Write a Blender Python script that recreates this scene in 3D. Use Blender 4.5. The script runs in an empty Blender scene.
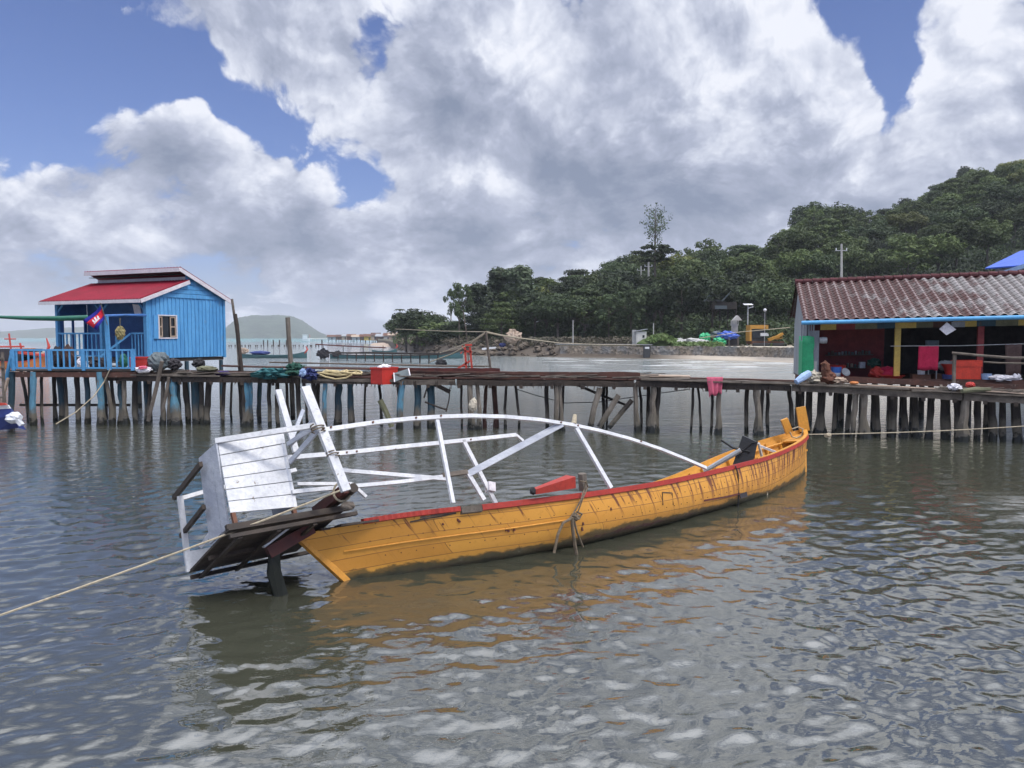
import bpy, math, random
import numpy as np
from mathutils import Vector, Matrix, noise as mnoise
R = math.radians
random.seed(7)
scene = bpy.context.scene
col = scene.collection
V = Vector

# ------------------------------------------------------------------ camera
CAM_H = 3.5
F_PX = 770.0
PITCH = math.atan(47.0 / F_PX)
cam_d = bpy.data.cameras.new("camera")
cam = bpy.data.objects.new("camera", cam_d)
col.objects.link(cam)
cam.location = (0, 0, CAM_H)
cam.rotation_euler = (R(90) - PITCH, 0, 0)
cam_d.sensor_width = 36.0
cam_d.lens = F_PX / 1024 * 36.0
cam_d.clip_start = 0.1
cam_d.clip_end = 20000
scene.camera = cam
FWD = V((0, math.cos(PITCH), -math.sin(PITCH)))
UPV = V((0, math.sin(PITCH), math.cos(PITCH)))
C0 = V((0, 0, CAM_H))
Z = V((0, 0, 1))

def ray(px, py):
    return FWD + V((1, 0, 0)) * ((px - 512) / F_PX) + UPV * ((384 - py) / F_PX)
def P(px, py, Y):                       # surveyed point at ground distance Y
    d = ray(px, py)
    return C0 + d * (Y / d.y)
def G(px, py, z=0.0):                   # surveyed point on a level z
    d = ray(px, py)
    return C0 + d * ((z - CAM_H) / d.z)
def PL(px, py, p0, n):                  # surveyed point on a plane
    d = ray(px, py)
    return C0 + d * ((p0 - C0).dot(n) / d.dot(n))

# ------------------------------------------------------------------ mesh builder
class MB:
    def __init__(s):
        s.v = []; s.f = []; s.uv = {}; s.mi = {}
    def add(s, vs, fs, m=0):
        o = len(s.v)
        s.v += [V(x) for x in vs]
        for f in fs:
            if m: s.mi[len(s.f)] = m
            s.f.append([o + i for i in f])
        return s
    def box(s, c, size, rot=None, m=0):
        c = V(c); x, y, z = [q / 2 for q in size]
        vs = [V((a, b, d)) for a in (-x, x) for b in (-y, y) for d in (-z, z)]
        if rot is not None: vs = [rot @ q for q in vs]
        return s.add([c + q for q in vs], [(0, 1, 3, 2), (4, 6, 7, 5), (0, 4, 5, 1), (2, 3, 7, 6), (0, 2, 6, 4), (1, 5, 7, 3)], m)
    def beam(s, p0, p1, w, h, up=None, n=1, jit=0.0, w1=None, h1=None, m=0):
        """rectangular timber; w is measured across, h along up"""
        p0 = V(p0); p1 = V(p1); t = (p1 - p0).normalized()
        u = V(up) if up is not None else Z
        if abs(t.dot(u.normalized())) > .98: u = V((0, 1, 0))
        sd = t.cross(u).normalized(); u = sd.cross(t).normalized()
        w1 = w if w1 is None else w1; h1 = h if h1 is None else h1
        vs = []; fs = []
        for i in range(n + 1):
            k = i / n; c = p0.lerp(p1, k)
            if jit and 0 < i < n: c += sd * random.uniform(-jit, jit) + u * random.uniform(-jit, jit)
            ww = (w + (w1 - w) * k) / 2; hh = (h + (h1 - h) * k) / 2
            if jit: ww *= random.uniform(.9, 1.1); hh *= random.uniform(.9, 1.1)
            vs += [c - sd * ww - u * hh, c + sd * ww - u * hh, c + sd * ww + u * hh, c - sd * ww + u * hh]
        for i in range(n):
            a = i * 4
            for k in range(4):
                fs.append((a + k, a + (k + 1) % 4, a + 4 + (k + 1) % 4, a + 4 + k))
        fs.append((3, 2, 1, 0)); e = n * 4; fs.append((e, e + 1, e + 2, e + 3))
        return s.add(vs, fs, m)
    def tube(s, pts, r, seg=8, jit=0.0, cap=True, m=0):
        pts = [V(q) for q in pts]; n = len(pts)
        rr = r if isinstance(r, (list, tuple)) else [r] * n
        vs = []; fs = []; ref = None
        for i, c in enumerate(pts):
            t = (pts[min(i + 1, n - 1)] - pts[max(i - 1, 0)]).normalized()
            if ref is None:
                ref = t.orthogonal().normalized()
            ref = (ref - t * ref.dot(t)).normalized()
            b = t.cross(ref)
            for k in range(seg):
                a = 2 * math.pi * k / seg
                q = rr[i] * (1 + (random.uniform(-jit, jit) if jit else 0))
                vs.append(c + ref * math.cos(a) * q + b * math.sin(a) * q)
        for i in range(n - 1):
            for k in range(seg):
                fs.append((i * seg + k, i * seg + (k + 1) % seg, (i + 1) * seg + (k + 1) % seg, (i + 1) * seg + k))
        if cap:
            fs.append(tuple(range(seg - 1, -1, -1))); fs.append(tuple((n - 1) * seg + k for k in range(seg)))
        return s.add(vs, fs, m)
    def slab(s, pts, th, m=0):
        """polygon pts given real thickness th (behind its normal)"""
        pts = [V(q) for q in pts]
        nrm = V((0, 0, 0))
        for i in range(len(pts)):
            a, b = pts[i], pts[(i + 1) % len(pts)]
            nrm += a.cross(b)
        nrm.normalize()
        n = len(pts)
        vs = pts + [q - nrm * th for q in pts]
        fs = [tuple(range(n)), tuple(range(2 * n - 1, n - 1, -1))]
        for i in range(n):
            j = (i + 1) % n
            fs.append((j, i, n + i, n + j))
        return s.add(vs, fs, m)
    def lathe(s, c, prof, seg=14, axis=None, m=0):
        c = V(c); vs = []; fs = []
        rot = Z.rotation_difference(V(axis)).to_matrix() if axis is not None else Matrix.Identity(3)
        for r_, z_ in prof:
            for k in range(seg):
                a = 2 * math.pi * k / seg
                vs.append(c + rot @ V((r_ * math.cos(a), r_ * math.sin(a), z_)))
        for i in range(len(prof) - 1):
            for k in range(seg):
                fs.append((i * seg + k, i * seg + (k + 1) % seg, (i + 1) * seg + (k + 1) % seg, (i + 1) * seg + k))
        fs.append(tuple(range(seg - 1, -1, -1))); e = (len(prof) - 1) * seg
        fs.append(tuple(e + k for k in range(seg)))
        return s.add(vs, fs, m)
    def blob(s, c, rad, seed=0, n=10, amp=.25, fr=2.0, m=0):
        c = V(c); vs = []; fs = []
        k2 = n * 2
        for i in range(n + 1):
            th = math.pi * i / n
            for k in range(k2):
                ph = 2 * math.pi * k / k2
                d = V((math.sin(th) * math.cos(ph), math.sin(th) * math.sin(ph), math.cos(th)))
                q = 1 + amp * mnoise.noise(d * fr + V((seed * 3.1, seed, 0)))
                vs.append(c + V((d.x * rad[0] * q, d.y * rad[1] * q, d.z * rad[2] * q)))
        for i in range(n):
            for k in range(k2):
                fs.append((i * k2 + k, (i + 1) * k2 + k, (i + 1) * k2 + (k + 1) % k2, i * k2 + (k + 1) % k2))
        return s.add(vs, fs, m)
    def grid(s, rows, m=0, close=False):
        nr = len(rows); nc = len(rows[0])
        vs = [q for r_ in rows for q in r_]; fs = []
        for i in range(nr - 1):
            for k in range(nc - 1):
                fs.append((i * nc + k, i * nc + k + 1, (i + 1) * nc + k + 1, (i + 1) * nc + k))
        return s.add(vs, fs, m)
    def cloth(s, rows, th=.012, m=0):
        """grid given a small real thickness"""
        nr = len(rows); nc = len(rows[0])
        n = (V(rows[0][-1]) - V(rows[0][0])).cross(V(rows[-1][0]) - V(rows[0][0])).normalized()
        a = [[V(q) + n * th / 2 for q in r_] for r_ in rows]; b = [[V(q) - n * th / 2 for q in r_] for r_ in rows]
        o = len(s.v)
        s.grid(a, m)
        s.grid([list(reversed(r_)) for r_ in b], m)
        nb = nr * nc
        A = lambda i, k: o + i * nc + k
        B = lambda i, k: o + nb + i * nc + (nc - 1 - k)
        for k in range(nc - 1):
            s.f.append([A(0, k + 1), A(0, k), B(0, k), B(0, k + 1)])
            s.f.append([A(nr - 1, k), A(nr - 1, k + 1), B(nr - 1, k + 1), B(nr - 1, k)])
        for i in range(nr - 1):
            s.f.append([A(i, 0), A(i + 1, 0), B(i + 1, 0), B(i, 0)])
            s.f.append([A(i + 1, nc - 1), A(i, nc - 1), B(i, nc - 1), B(i + 1, nc - 1)])
        return s
    def build(s, name, mats, parent=None, smooth=False, uvs=None):
        if not isinstance(mats, (list, tuple)): mats = [mats]
        vs = s.v
        off = V((0, 0, 0))
        q = parent
        while q is not None:
            off += q.location; q = q.parent
        loc = V((0, 0, 0))
        if parent is None:
            xs = [a.x for a in vs]; ys = [a.y for a in vs]; zs = [a.z for a in vs]
            loc = V(((min(xs) + max(xs)) / 2, (min(ys) + max(ys)) / 2, min(zs)))
            off = loc
        me = bpy.data.meshes.new(name)
        me.from_pydata([tuple(a - off) for a in vs], [], s.f)
        for mm in mats: me.materials.append(mm)
        if s.mi:
            for i, k in s.mi.items(): me.polygons[i].material_index = k
        if uvs is not None:
            lay = me.uv_layers.new(name="UVMap")
            for l in me.loops: lay.data[l.index].uv = uvs[l.vertex_index]
        me.validate(); me.update()
        if smooth:
            me.shade_smooth()
        o = bpy.data.objects.new(name, me)
        o.location = loc
        col.objects.link(o)
        if parent is not None: o.parent = parent
        return o

def tag(o, label=None, cat=None, group=None, kind=None):
    if label: o['label'] = label
    if cat: o['category'] = cat
    if group: o['group'] = group
    if kind: o['kind'] = kind
    return o
def thing(name, loc, label, cat, group=None):
    o = bpy.data.objects.new(name, None); o.empty_display_size = .2
    o.location = V(loc); col.objects.link(o)
    return tag(o, label, cat, group)

# ------------------------------------------------------------------ materials
def newmat(name):
    m = bpy.data.materials.new(name); m.use_nodes = True
    nt = m.node_tree; b = nt.nodes['Principled BSDF']
    return m, nt, b
def N(nt, t, **kw):
    n = nt.nodes.new(t)
    for k, v in kw.items():
        if k.startswith('i_'):
            key = k[2:]
            key = int(key) if key.isdigit() else key
            n.inputs[key].default_value = v
        else: setattr(n, k, v)
    return n
def ramp(nt, fac, stops, interp='LINEAR'):
    r = nt.nodes.new('ShaderNodeValToRGB'); r.color_ramp.interpolation = interp
    e = r.color_ramp.elements
    while len(e) > 1: e.remove(e[0])
    e[0].position = stops[0][0]; e[0].color = (*stops[0][1], 1)
    for p_, c_ in stops[1:]:
        q = e.new(p_); q.color = (*c_, 1)
    nt.links.new(fac, r.inputs[0]); return r
def mixc(nt, fac, a, b, mode='MIX'):
    m = nt.nodes.new('ShaderNodeMix'); m.data_type = 'RGBA'; m.blend_type = mode
    for sock, v in ((m.inputs[0], fac), (m.inputs[6], a), (m.inputs[7], b)):
        if isinstance(v, (int, float)): sock.default_value = v
        elif isinstance(v, tuple): sock.default_value = (*v, 1) if len(v) == 3 else v
        else: nt.links.new(v, sock)
    return m.outputs[2]
def math_(nt, op, a, b=None, c=None, clamp=False):
    m = nt.nodes.new('ShaderNodeMath'); m.operation = op; m.use_clamp = clamp
    for i, v in enumerate((a, b, c)):
        if v is None: continue
        if isinstance(v, (int, float)): m.inputs[i].default_value = v
        else: nt.links.new(v, m.inputs[i])
    return m.outputs[0]
def sstep(nt, v, lo, hi, to0=0., to1=1.):
    m = nt.nodes.new('ShaderNodeMapRange'); m.interpolation_type = 'SMOOTHSTEP'
    nt.links.new(v, m.inputs[0])
    for i, q in ((1, lo), (2, hi), (3, to0), (4, to1)): m.inputs[i].default_value = q
    return m.outputs[0]
def noise_(nt, vec, scale, detail=4, rough=.55, stretch=None, dist=0.):
    if stretch is not None:
        mp = nt.nodes.new('ShaderNodeMapping'); mp.inputs['Scale'].default_value = stretch
        nt.links.new(vec, mp.inputs[0]); vec = mp.outputs[0]
    n = nt.nodes.new('ShaderNodeTexNoise'); n.inputs['Scale'].default_value = scale
    n.inputs['Detail'].default_value = detail; n.inputs['Roughness'].default_value = rough
    n.inputs['Distortion'].default_value = dist
    nt.links.new(vec, n.inputs['Vector']); return n.outputs['Fac']
def bump_(nt, b, h, strength=.3, dist=.02):
    n = nt.nodes.new('ShaderNodeBump'); n.inputs['Strength'].default_value = strength
    n.inputs['Distance'].default_value = dist
    nt.links.new(h, n.inputs['Height']); nt.links.new(n.outputs[0], b.inputs['Normal'])

def worn(name, c1, c2, chip=None, chip_amt=.62, rough=.65, scale=3, stretch=(1, 1, 1), bump=.25, spec=.35, wet=False, fine=18):
    """weathered surface: two tones, optional bare patches, optional wet weedy band at the water"""
    m, nt, b = newmat(name)
    tc = N(nt, 'ShaderNodeTexCoord'); ob = tc.outputs['Object']
    n1 = noise_(nt, ob, scale, 5, .6, stretch)
    n2 = noise_(nt, ob, fine, 5, .65, stretch)
    c = mixc(nt, sstep(nt, n1, .3, .7), c1, c2)
    c = mixc(nt, sstep(nt, n2, .35, .75, 0, .45), c, tuple(q * .45 for q in c1))
    if chip:
        n3 = noise_(nt, ob, scale * 2.3, 8, .7, stretch)
        c = mixc(nt, sstep(nt, n3, chip_amt, chip_amt + .06), c, chip)
    if wet:
        g = N(nt, 'ShaderNodeNewGeometry'); sp = N(nt, 'ShaderNodeSeparateXYZ')
        nt.links.new(g.outputs['Position'], sp.inputs[0])
        n4 = noise_(nt, g.outputs['Position'], 4, 5, .6)
        h = math_(nt, 'SUBTRACT', sp.outputs['Z'], math_(nt, 'MULTIPLY', n4, .8))
        c = mixc(nt, sstep(nt, h, .05, .55, 1, 0), c, (.105, .092, .072))
        c = mixc(nt, sstep(nt, h, -.25, -.05, 1, 0), c, (.018, .019, .015))
        r_ = sstep(nt, h, -.2, 0, .25, rough); nt.links.new(r_, b.inputs['Roughness'])
    else:
        b.inputs['Roughness'].default_value = rough
    nt.links.new(c, b.inputs['Base Color'])
    b.inputs['Specular IOR Level'].default_value = spec
    if bump: bump_(nt, b, n2, bump, .02)
    return m

M = {}
M['white'] = worn('white_paint', (.62, .62, .63), (.47, .48, .5), (.22, .19, .16), .62, .6, 2.5, (1, 1, 1), .35)
M['grey_white'] = worn('grey_white_board', (.5, .52, .56), (.34, .36, .42), (.24, .23, .24), .64, .7, 2.2, (1, 1, 3))  # grey-white of the braces; on the cabin sides it stands in for shade
M['red'] = worn('red_paint', (.36, .035, .022), (.28, .03, .02), (.09, .05, .04), .64, .5, 2.2)
M['darkred'] = worn('dark_red_timber', (.10, .022, .016), (.06, .018, .015), (.05, .045, .04), .6, .6, 4)
M['yellow'] = worn('yellow_paint', (.62, .29, .045), (.52, .23, .03), (.2, .13, .06), .66, .5, 2)
M['wood'] = worn('grey_weathered_wood', (.16, .135, .11), (.075, .06, .05), (.24, .22, .2), .62, .85, 2.5, (1, 1, 1), .4)
M['darkwood'] = worn('dark_wet_timber', (.055, .04, .03), (.028, .022, .019), (.12, .1, .085), .63, .7, 2.5, (1, 1, 1), .4)
M['redwood'] = worn('red_brown_planking', (.105, .045, .032), (.055, .03, .024), (.17, .12, .1), .6, .75, 2, (1, 1, 1), .4)
M['pile'] = worn('grey_pile', (.2, .175, .145), (.1, .082, .066), (.27, .25, .22), .6, .85, 3, (1, 1, .35), .5, wet=True)
M['pile_dark'] = worn('dark_pile', (.04, .032, .027), (.022, .019, .017), (.09, .08, .07), .64, .8, 3, (1, 1, .35), .5, wet=True)
M['pile_blue'] = worn('blue_painted_pile', (.10, .25, .34), (.07, .17, .25), (.15, .13, .11), .58, .75, 3, (1, 1, .35), .4, wet=True)
M['pile_dkblue'] = worn('faded_blue_pile', (.03, .07, .095), (.022, .05, .07), (.06, .055, .05), .58, .75, 3, (1, 1, .35), .4, wet=True)
M['blue'] = worn('blue_house_paint', (.12, .37, .66), (.07, .26, .52), (.2, .27, .33), .63, .6, 1.6, (1, 1, .22), .15)
M['blue_trim'] = worn('blue_trim_paint', (.095, .31, .57), (.07, .25, .47), (.12, .18, .25), .68, .55, 2, (1, 1, .5), .1)
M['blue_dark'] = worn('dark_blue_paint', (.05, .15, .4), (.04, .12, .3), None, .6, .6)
M['roof_red'] = worn('red_sheet_roof', (.225, .014, .032), (.17, .014, .027), (.2, .09, .09), .68, .6, 1.2, (1, 1, 1), .05, .12)
M['fascia'] = worn('pale_fascia', (.66, .62, .64), (.55, .52, .55), None, .6, .6)
M['roof_blue'] = worn('blue_sheet_roof', (.045, .12, .55), (.04, .1, .45), None, .6, .45, 1, (1, 1, 1), .05)
M['tin'] = worn('grey_corrugated_tin', (.3, .32, .34), (.2, .21, .23), (.22, .14, .1), .66, .5, 1.5, (1, 1, .4), .1)
M['gutter'] = worn('blue_gutter_pipe', (.1, .35, .62), (.09, .3, .55), None, .6, .4)
M['black'] = worn('near_black', (.045, .04, .045), (.026, .024, .028), None, .6, .9)  # near-black tone shared by interiors, holes and dark goods
M['maroon'] = worn('maroon_wall', (.22, .04, .042), (.15, .028, .03), None, .6, .8)
M['post_yellow'] = worn('yellow_post', (.5, .36, .08), (.4, .28, .07), (.25, .2, .1), .68, .6)
M['rope'] = worn('tan_rope', (.42, .36, .26), (.28, .24, .17), None, .6, .9, 20, (1, 1, 1), .4)
M['hose'] = worn('cream_hose', (.52, .42, .22), (.42, .33, .17), None, .6, .6, 8)
M['tan'] = worn('tan_board', (.42, .33, .25), (.3, .22, .17), None, .6, .8, 3)
M['olive'] = worn('drab_olive', (.15, .15, .09), (.1, .1, .06), None, .6, .8)
M['rust'] = worn('rusty_metal', (.14, .06, .035), (.09, .045, .03), (.2, .18, .17), .64, .8, 3)
M['greycover'] = worn('dark_grey_board', (.05, .053, .057), (.035, .037, .04), (.09, .09, .09), .66, .7, 4)
M['metal'] = worn('galvanised_metal', (.4, .42, .43), (.3, .31, .32), None, .6, .4, 6, (1, 1, 1), .05)
M['concrete'] = worn('pale_concrete', (.42, .41, .39), (.3, .3, .29), (.2, .2, .19), .64, .9, 1)
M['plaster'] = worn('pale_plaster', (.55, .54, .51), (.43, .42, .4), (.25, .24, .22), .68, .9, 1)
def plain(name, c, rough=.5, spec=.4):
    return worn(name, c, tuple(q * .8 for q in c), None, .6, rough, 4, (1, 1, 1), .06, spec)
M['plastic_red'] = plain('red_plastic', (.5, .035, .025), .45)
M['plastic_orange'] = plain('orange_red_plastic', (.68, .06, .03), .4)
M['plastic_blue'] = plain('blue_plastic', (.05, .16, .5), .4)
M['plastic_white'] = plain('white_plastic', (.7, .72, .75), .4)
M['cloth_pink'] = plain('pink_cloth', (.6, .13, .2), .9, .1)
M['cloth_red'] = plain('crimson_cloth', (.5, .03, .08), .9, .1)
M['cloth_brown'] = plain('brown_cloth', (.09, .06, .055), .9, .1)
M['cloth_rust'] = plain('rust_brown_cloth', (.14, .065, .045), .9, .1)
M['cloth_cream'] = plain('cream_cloth', (.5, .45, .36), .9, .1)
M['cloth_sky'] = plain('pale_blue_cloth', (.33, .45, .66), .9, .1)
M['cloth_white'] = plain('white_cloth', (.72, .7, .74), .9, .1)
M['cloth_purple'] = plain('dark_purple_cloth', (.06, .045, .12), .9, .1)
M['tarp_green'] = plain('green_tarpaulin', (.03, .38, .16), .5)
M['tarp_dkgreen'] = plain('dark_green_tarpaulin', (.018, .13, .085), .5)
M['tarp_blue'] = plain('blue_tarpaulin', (.05, .12, .5), .5)
M['tarp_grey'] = plain('grey_tarpaulin', (.1, .125, .135), .6)
M['net_teal'] = plain('teal_netting', (.035, .12, .13), .85, .1)
M['net_blue'] = plain('navy_netting', (.04, .05, .14), .85, .1)
M['net_green'] = plain('green_netting', (.03, .085, .065), .85, .1)
M['flag_blue'] = plain('flag_blue', (.03, .03, .25), .8, .1)
M['flag_red'] = plain('flag_red', (.6, .03, .05), .8, .1)
M['digger_yellow'] = plain('digger_paint', (.5, .25, .04), .5)
M['rubber'] = plain('black_rubber', (.02, .02, .022), .8)
M['straw'] = plain('straw_fibre', (.33, .28, .13), .9, .1)
M['boat_teal'] = plain('teal_boat_paint', (.045, .12, .13), .5)
M['boat_red'] = plain('red_boat_paint', (.5, .06, .04), .5)
M['boat_orange'] = plain('orange_boat_paint', (.6, .2, .05), .5)
M['boat_white'] = plain('white_boat_paint', (.65, .66, .68), .4)
M['boat_navy'] = plain('navy_boat_paint', (.03, .05, .2), .4)
M['bark'] = worn('bark', (.13, .11, .09), (.07, .06, .05), None, .6, .9, 2)

def glass_mat():
    m, nt, b = newmat('dark_window_glass')
    b.inputs['Base Color'].default_value = (.012, .016, .022, 1); b.inputs['Roughness'].default_value = .08
    return m
M['glass'] = glass_mat()
M['rope_brown'] = worn('brown_frayed_rope', (.17, .13, .09), (.1, .08, .055), (.26, .22, .16), .64, .95, 20, (1, 1, 1), .4)
M['roof_maroon'] = worn('maroon_ridge', (.095, .026, .03), (.06, .018, .02), (.2, .16, .16), .62, .85, 3)
M['rock'] = worn('brown_rock', (.13, .105, .08), (.06, .05, .04), (.2, .17, .14), .62, .95, 1.2, (1, 1, 1), .5)

def leaf_mat(name, ca, cb, cc):
    m, nt, b = newmat(name)
    tc = N(nt, 'ShaderNodeTexCoord'); oi = N(nt, 'ShaderNodeObjectInfo'); g = N(nt, 'ShaderNodeNewGeometry')
    n1 = noise_(nt, g.outputs['Position'], .28, 3, .6)
    n2 = noise_(nt, tc.outputs['Object'], 1.3, 2, .5)
    c = mixc(nt, sstep(nt, n1, .35, .65), ca, cb)
    c = mixc(nt, sstep(nt, n2, .45, .8, 0, .7), c, cc)
    r_ = math_(nt, 'MULTIPLY_ADD', oi.outputs['Random'], .9, .55)
    cc_ = N(nt, 'ShaderNodeCombineColor')
    for i in range(3): nt.links.new(r_, cc_.inputs[i])
    c = mixc(nt, 1.0, c, cc_.outputs[0], 'MULTIPLY')
    nt.links.new(c, b.inputs['Base Color'])
    b.inputs['Roughness'].default_value = .6; b.inputs['Specular IOR Level'].default_value = .25
    tr = N(nt, 'ShaderNodeBsdfTranslucent'); nt.links.new(c, tr.inputs[0])
    mx = N(nt, 'ShaderNodeMixShader', i_0=.2)
    nt.links.new(b.outputs[0], mx.inputs[1]); nt.links.new(tr.outputs[0], mx.inputs[2])
    nt.links.new(mx.outputs[0], nt.nodes['Material Output'].inputs[0])
    return m
M['leaf'] = leaf_mat('broad_leaves', (.045, .07, .022), (.075, .105, .032), (.13, .16, .048))
M['leaf_dark'] = leaf_mat('dark_leaves', (.024, .042, .018), (.044, .066, .026), (.085, .112, .038))
M['leaf_grey'] = leaf_mat('feathery_leaves', (.05, .075, .04), (.075, .10, .055), (.10, .125, .07))
M['leaf_yellow'] = leaf_mat('yellowish_leaves', (.10, .12, .03), (.14, .155, .045), (.18, .19, .06))
M['grass'] = leaf_mat('grass_blades', (.07, .12, .03), (.1, .15, .045), (.14, .16, .07))
M['scrub'] = leaf_mat('dry_scrub', (.06, .055, .04), (.09, .075, .055), (.07, .08, .04))

# ================================================================== light and sky
SUN_EL, SUN_AZ = R(56), R(128)          # azimuth from +Y towards +X: high, behind the camera to the right
sun_dir = V((math.sin(SUN_AZ) * math.cos(SUN_EL), math.cos(SUN_AZ) * math.cos(SUN_EL), math.sin(SUN_EL)))
sl = bpy.data.lights.new('sun', 'SUN'); so = bpy.data.objects.new('sun', sl); col.objects.link(so)
sl.energy = 1.8; sl.angle = R(9); sl.color = (1, .95, .87)
so.rotation_euler = (-sun_dir).to_track_quat('-Z', 'Y').to_euler(); so.location = (0, 0, 60)

world = bpy.data.worlds.new('World'); scene.world = world; world.use_nodes = True
nt = world.node_tree
bg = nt.nodes['Background']; bg.inputs['Strength'].default_value = .1
sky = N(nt, 'ShaderNodeTexSky'); sky.sky_type = 'NISHITA'; sky.sun_disc = False
sky.sun_elevation = SUN_EL; sky.sun_rotation = SUN_AZ; sky.altitude = 0; sky.air_density = 1.0; sky.dust_density = 1.2; sky.ozone_density = 2.5
tc = N(nt, 'ShaderNodeTexCoord'); dv = tc.outputs['Generated']
sp = N(nt, 'ShaderNodeSeparateXYZ'); nt.links.new(dv, sp.inputs[0])
azm = math_(nt, 'ARCTAN2', sp.outputs['X'], sp.outputs['Y'])
elv = math_(nt, 'ARCSINE', sp.outputs['Z'])
ae = N(nt, 'ShaderNodeCombineXYZ'); nt.links.new(azm, ae.inputs[0]); nt.links.new(elv, ae.inputs[1])
# domain-warped bearing/height vector so that cloud banks have torn outlines
wn = N(nt, 'ShaderNodeTexNoise'); wn.inputs['Scale'].default_value = 7; wn.inputs['Detail'].default_value = 3; wn.inputs['Roughness'].default_value = .6
nt.links.new(ae.outputs[0], wn.inputs['Vector'])
wv = N(nt, 'ShaderNodeVectorMath', operation='MULTIPLY_ADD'); nt.links.new(wn.outputs['Color'], wv.inputs[0])
wv.inputs[1].default_value = (.11, .085, 0); 
off = N(nt, 'ShaderNodeVectorMath', operation='ADD'); nt.links.new(ae.outputs[0], off.inputs[0]); off.inputs[1].default_value = (-.055, -.043, 0)
nt.links.new(off.outputs[0], wv.inputs[2])
AE = wv.outputs[0]
def blob(px, py, rx, ry, ang=0.):
    d = ray(px, py).normalized()
    a = math.atan2(d.x, d.y); e = math.asin(d.z)
    mp = nt.nodes.new('ShaderNodeMapping'); mp.vector_type = 'TEXTURE'
    mp.inputs['Location'].default_value = (a, e, 0); mp.inputs['Rotation'].default_value = (0, 0, R(ang))
    mp.inputs['Scale'].default_value = (rx / 770, ry / 770, 1)
    nt.links.new(AE, mp.inputs[0])
    g = nt.nodes.new('ShaderNodeTexGradient'); g.gradient_type = 'SPHERICAL'
    nt.links.new(mp.outputs[0], g.inputs[0]); return g.outputs['Fac']
def acc(items, start):
    v = start
    for w_, *b_ in items:
        v = math_(nt, 'MULTIPLY_ADD', blob(*b_), w_, v)
    return v
# where the banks and the gaps lie, by bearing and height
cover = acc([
    (.9, 230, 190, 190, 110, -20), (.5, 170, 160, 120, 80, -20), (.5, 300, 220, 120, 90, 0), (.9, 20, 230, 130, 110, 0),
    (.9, 290, 55, 170, 110, -30), (.8, 200, -60, 200, 60, 0), (1.2, 560, 120, 330, 240, 0), (1.1, 720, 90, 200, 200, 0), (.9, 430, 60, 120, 150, 0),
    (1.1, 990, 90, 130, 200, 0), (.8, 420, 210, 150, 90, 0), (.7, 900, 210, 300, 120, 0),
    (.22, 150, 290, 420, 70, 0), (.25, 500, 290, 420, 90, 0),
    (-1.3, 50, 55, 190, 90, 0), (-.8, 160, 62, 70, 40, 0), (-.8, 225, 92, 80, 26, -30), (-1.25, 300, 140, 110, 42, -42), (-1.2, 352, 195, 62, 55, -20), (-1.1, 384, 25, 42, 75, -15), (-.8, 365, 115, 45, 50, 0), (-.7, 15, 130, 80, 45, 0),
    (.45, 110, 3, 150, 22, 0), (.5, 170, 135, 110, 45, -5), (.7, 255, 40, 80, 55, -20), (-.3, 60, 262, 120, 25, 0), (-.4, 480, 215, 40, 20, 0), (.4, 560, 20, 90, 60, 0),
    (-1.4, 878, 25, 58, 66, -20), (-1.3, 905, 92, 40, 58, -10), (.3, 850, 70, 40, 30, 0), (-.6, 840, 5, 60, 40, 0), (.4, 800, 120, 70, 70, 0), (.5, 985, 60, 80, 120, 0),
], .22)
lightness = acc([
    (.65, 240, 135, 120, 50, -38), (-.3, 130, 200, 90, 40, 0), (.35, 320, 60, 110, 80, -30), (.45, 770, 50, 160, 130, 0), (.35, 690, 20, 140, 100, 0), (.45, 970, 70, 130, 140, 0),
    (.3, 460, 15, 120, 70, 0), (.4, 500, 185, 90, 35, -15), (.25, 440, 190, 70, 60, 0), (.2, 770, 200, 140, 60, 0), (.25, 20, 185, 90, 60, 0), (.25, 900, 170, 140, 70, 0), (.3, 520, 60, 70, 110, -20),
    (-.5, 600, 222, 260, 70, 0), (-.3, 600, 120, 120, 110, 30), (-.25, 420, 120, 120, 80, 0), (-.3, 250, 235, 200, 40, 0), (-.2, 30, 215, 120, 30, 0), (-.25, 860, 190, 170, 60, 0),
    (-.25, 120, 290, 300, 50, 0), (-.3, 470, 250, 150, 40, 0), (-.2, 990, 150, 120, 60, 0),
], 0.)
def cloudnoise(da, de, det=7):
    # banks flatten towards the horizon
    a_ = math_(nt, 'ADD', azm, da); e_ = math_(nt, 'MAXIMUM', math_(nt, 'ADD', elv, de), -.1)
    lg = math_(nt, 'LOGARITHM', math_(nt, 'ADD', e_, .22), math.e)
    cb = N(nt, 'ShaderNodeCombineXYZ'); nt.links.new(math_(nt, 'MULTIPLY', a_, 1.75), cb.inputs[0]); nt.links.new(lg, cb.inputs[1])
    n = N(nt, 'ShaderNodeTexNoise'); n.inputs['Scale'].default_value = 3.0; n.inputs['Detail'].default_value = det
    n.inputs['Roughness'].default_value = .57; n.inputs['Distortion'].default_value = .25
    nt.links.new(cb.outputs[0], n.inputs['Vector'])
    v = N(nt, 'ShaderNodeTexVoronoi'); v.inputs['Scale'].default_value = 4.2; v.inputs['Detail'].default_value = 3.5; v.inputs['Roughness'].default_value = .55
    v.inputs['Lacunarity'].default_value = 2.3
    wv_ = N(nt, 'ShaderNodeVectorMath', operation='MULTIPLY_ADD'); nt.links.new(n.outputs['Color'], wv_.inputs[0]); wv_.inputs[1].default_value = (.35, .35, .2); nt.links.new(cb.outputs[0], wv_.inputs[2])
    nt.links.new(wv_.outputs[0], v.inputs['Vector'])
    return math_(nt, 'MULTIPLY_ADD', v.outputs['Distance'], -.42, math_(nt, 'MULTIPLY_ADD', n.outputs['Fac'], 1.0, .20))
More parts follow.
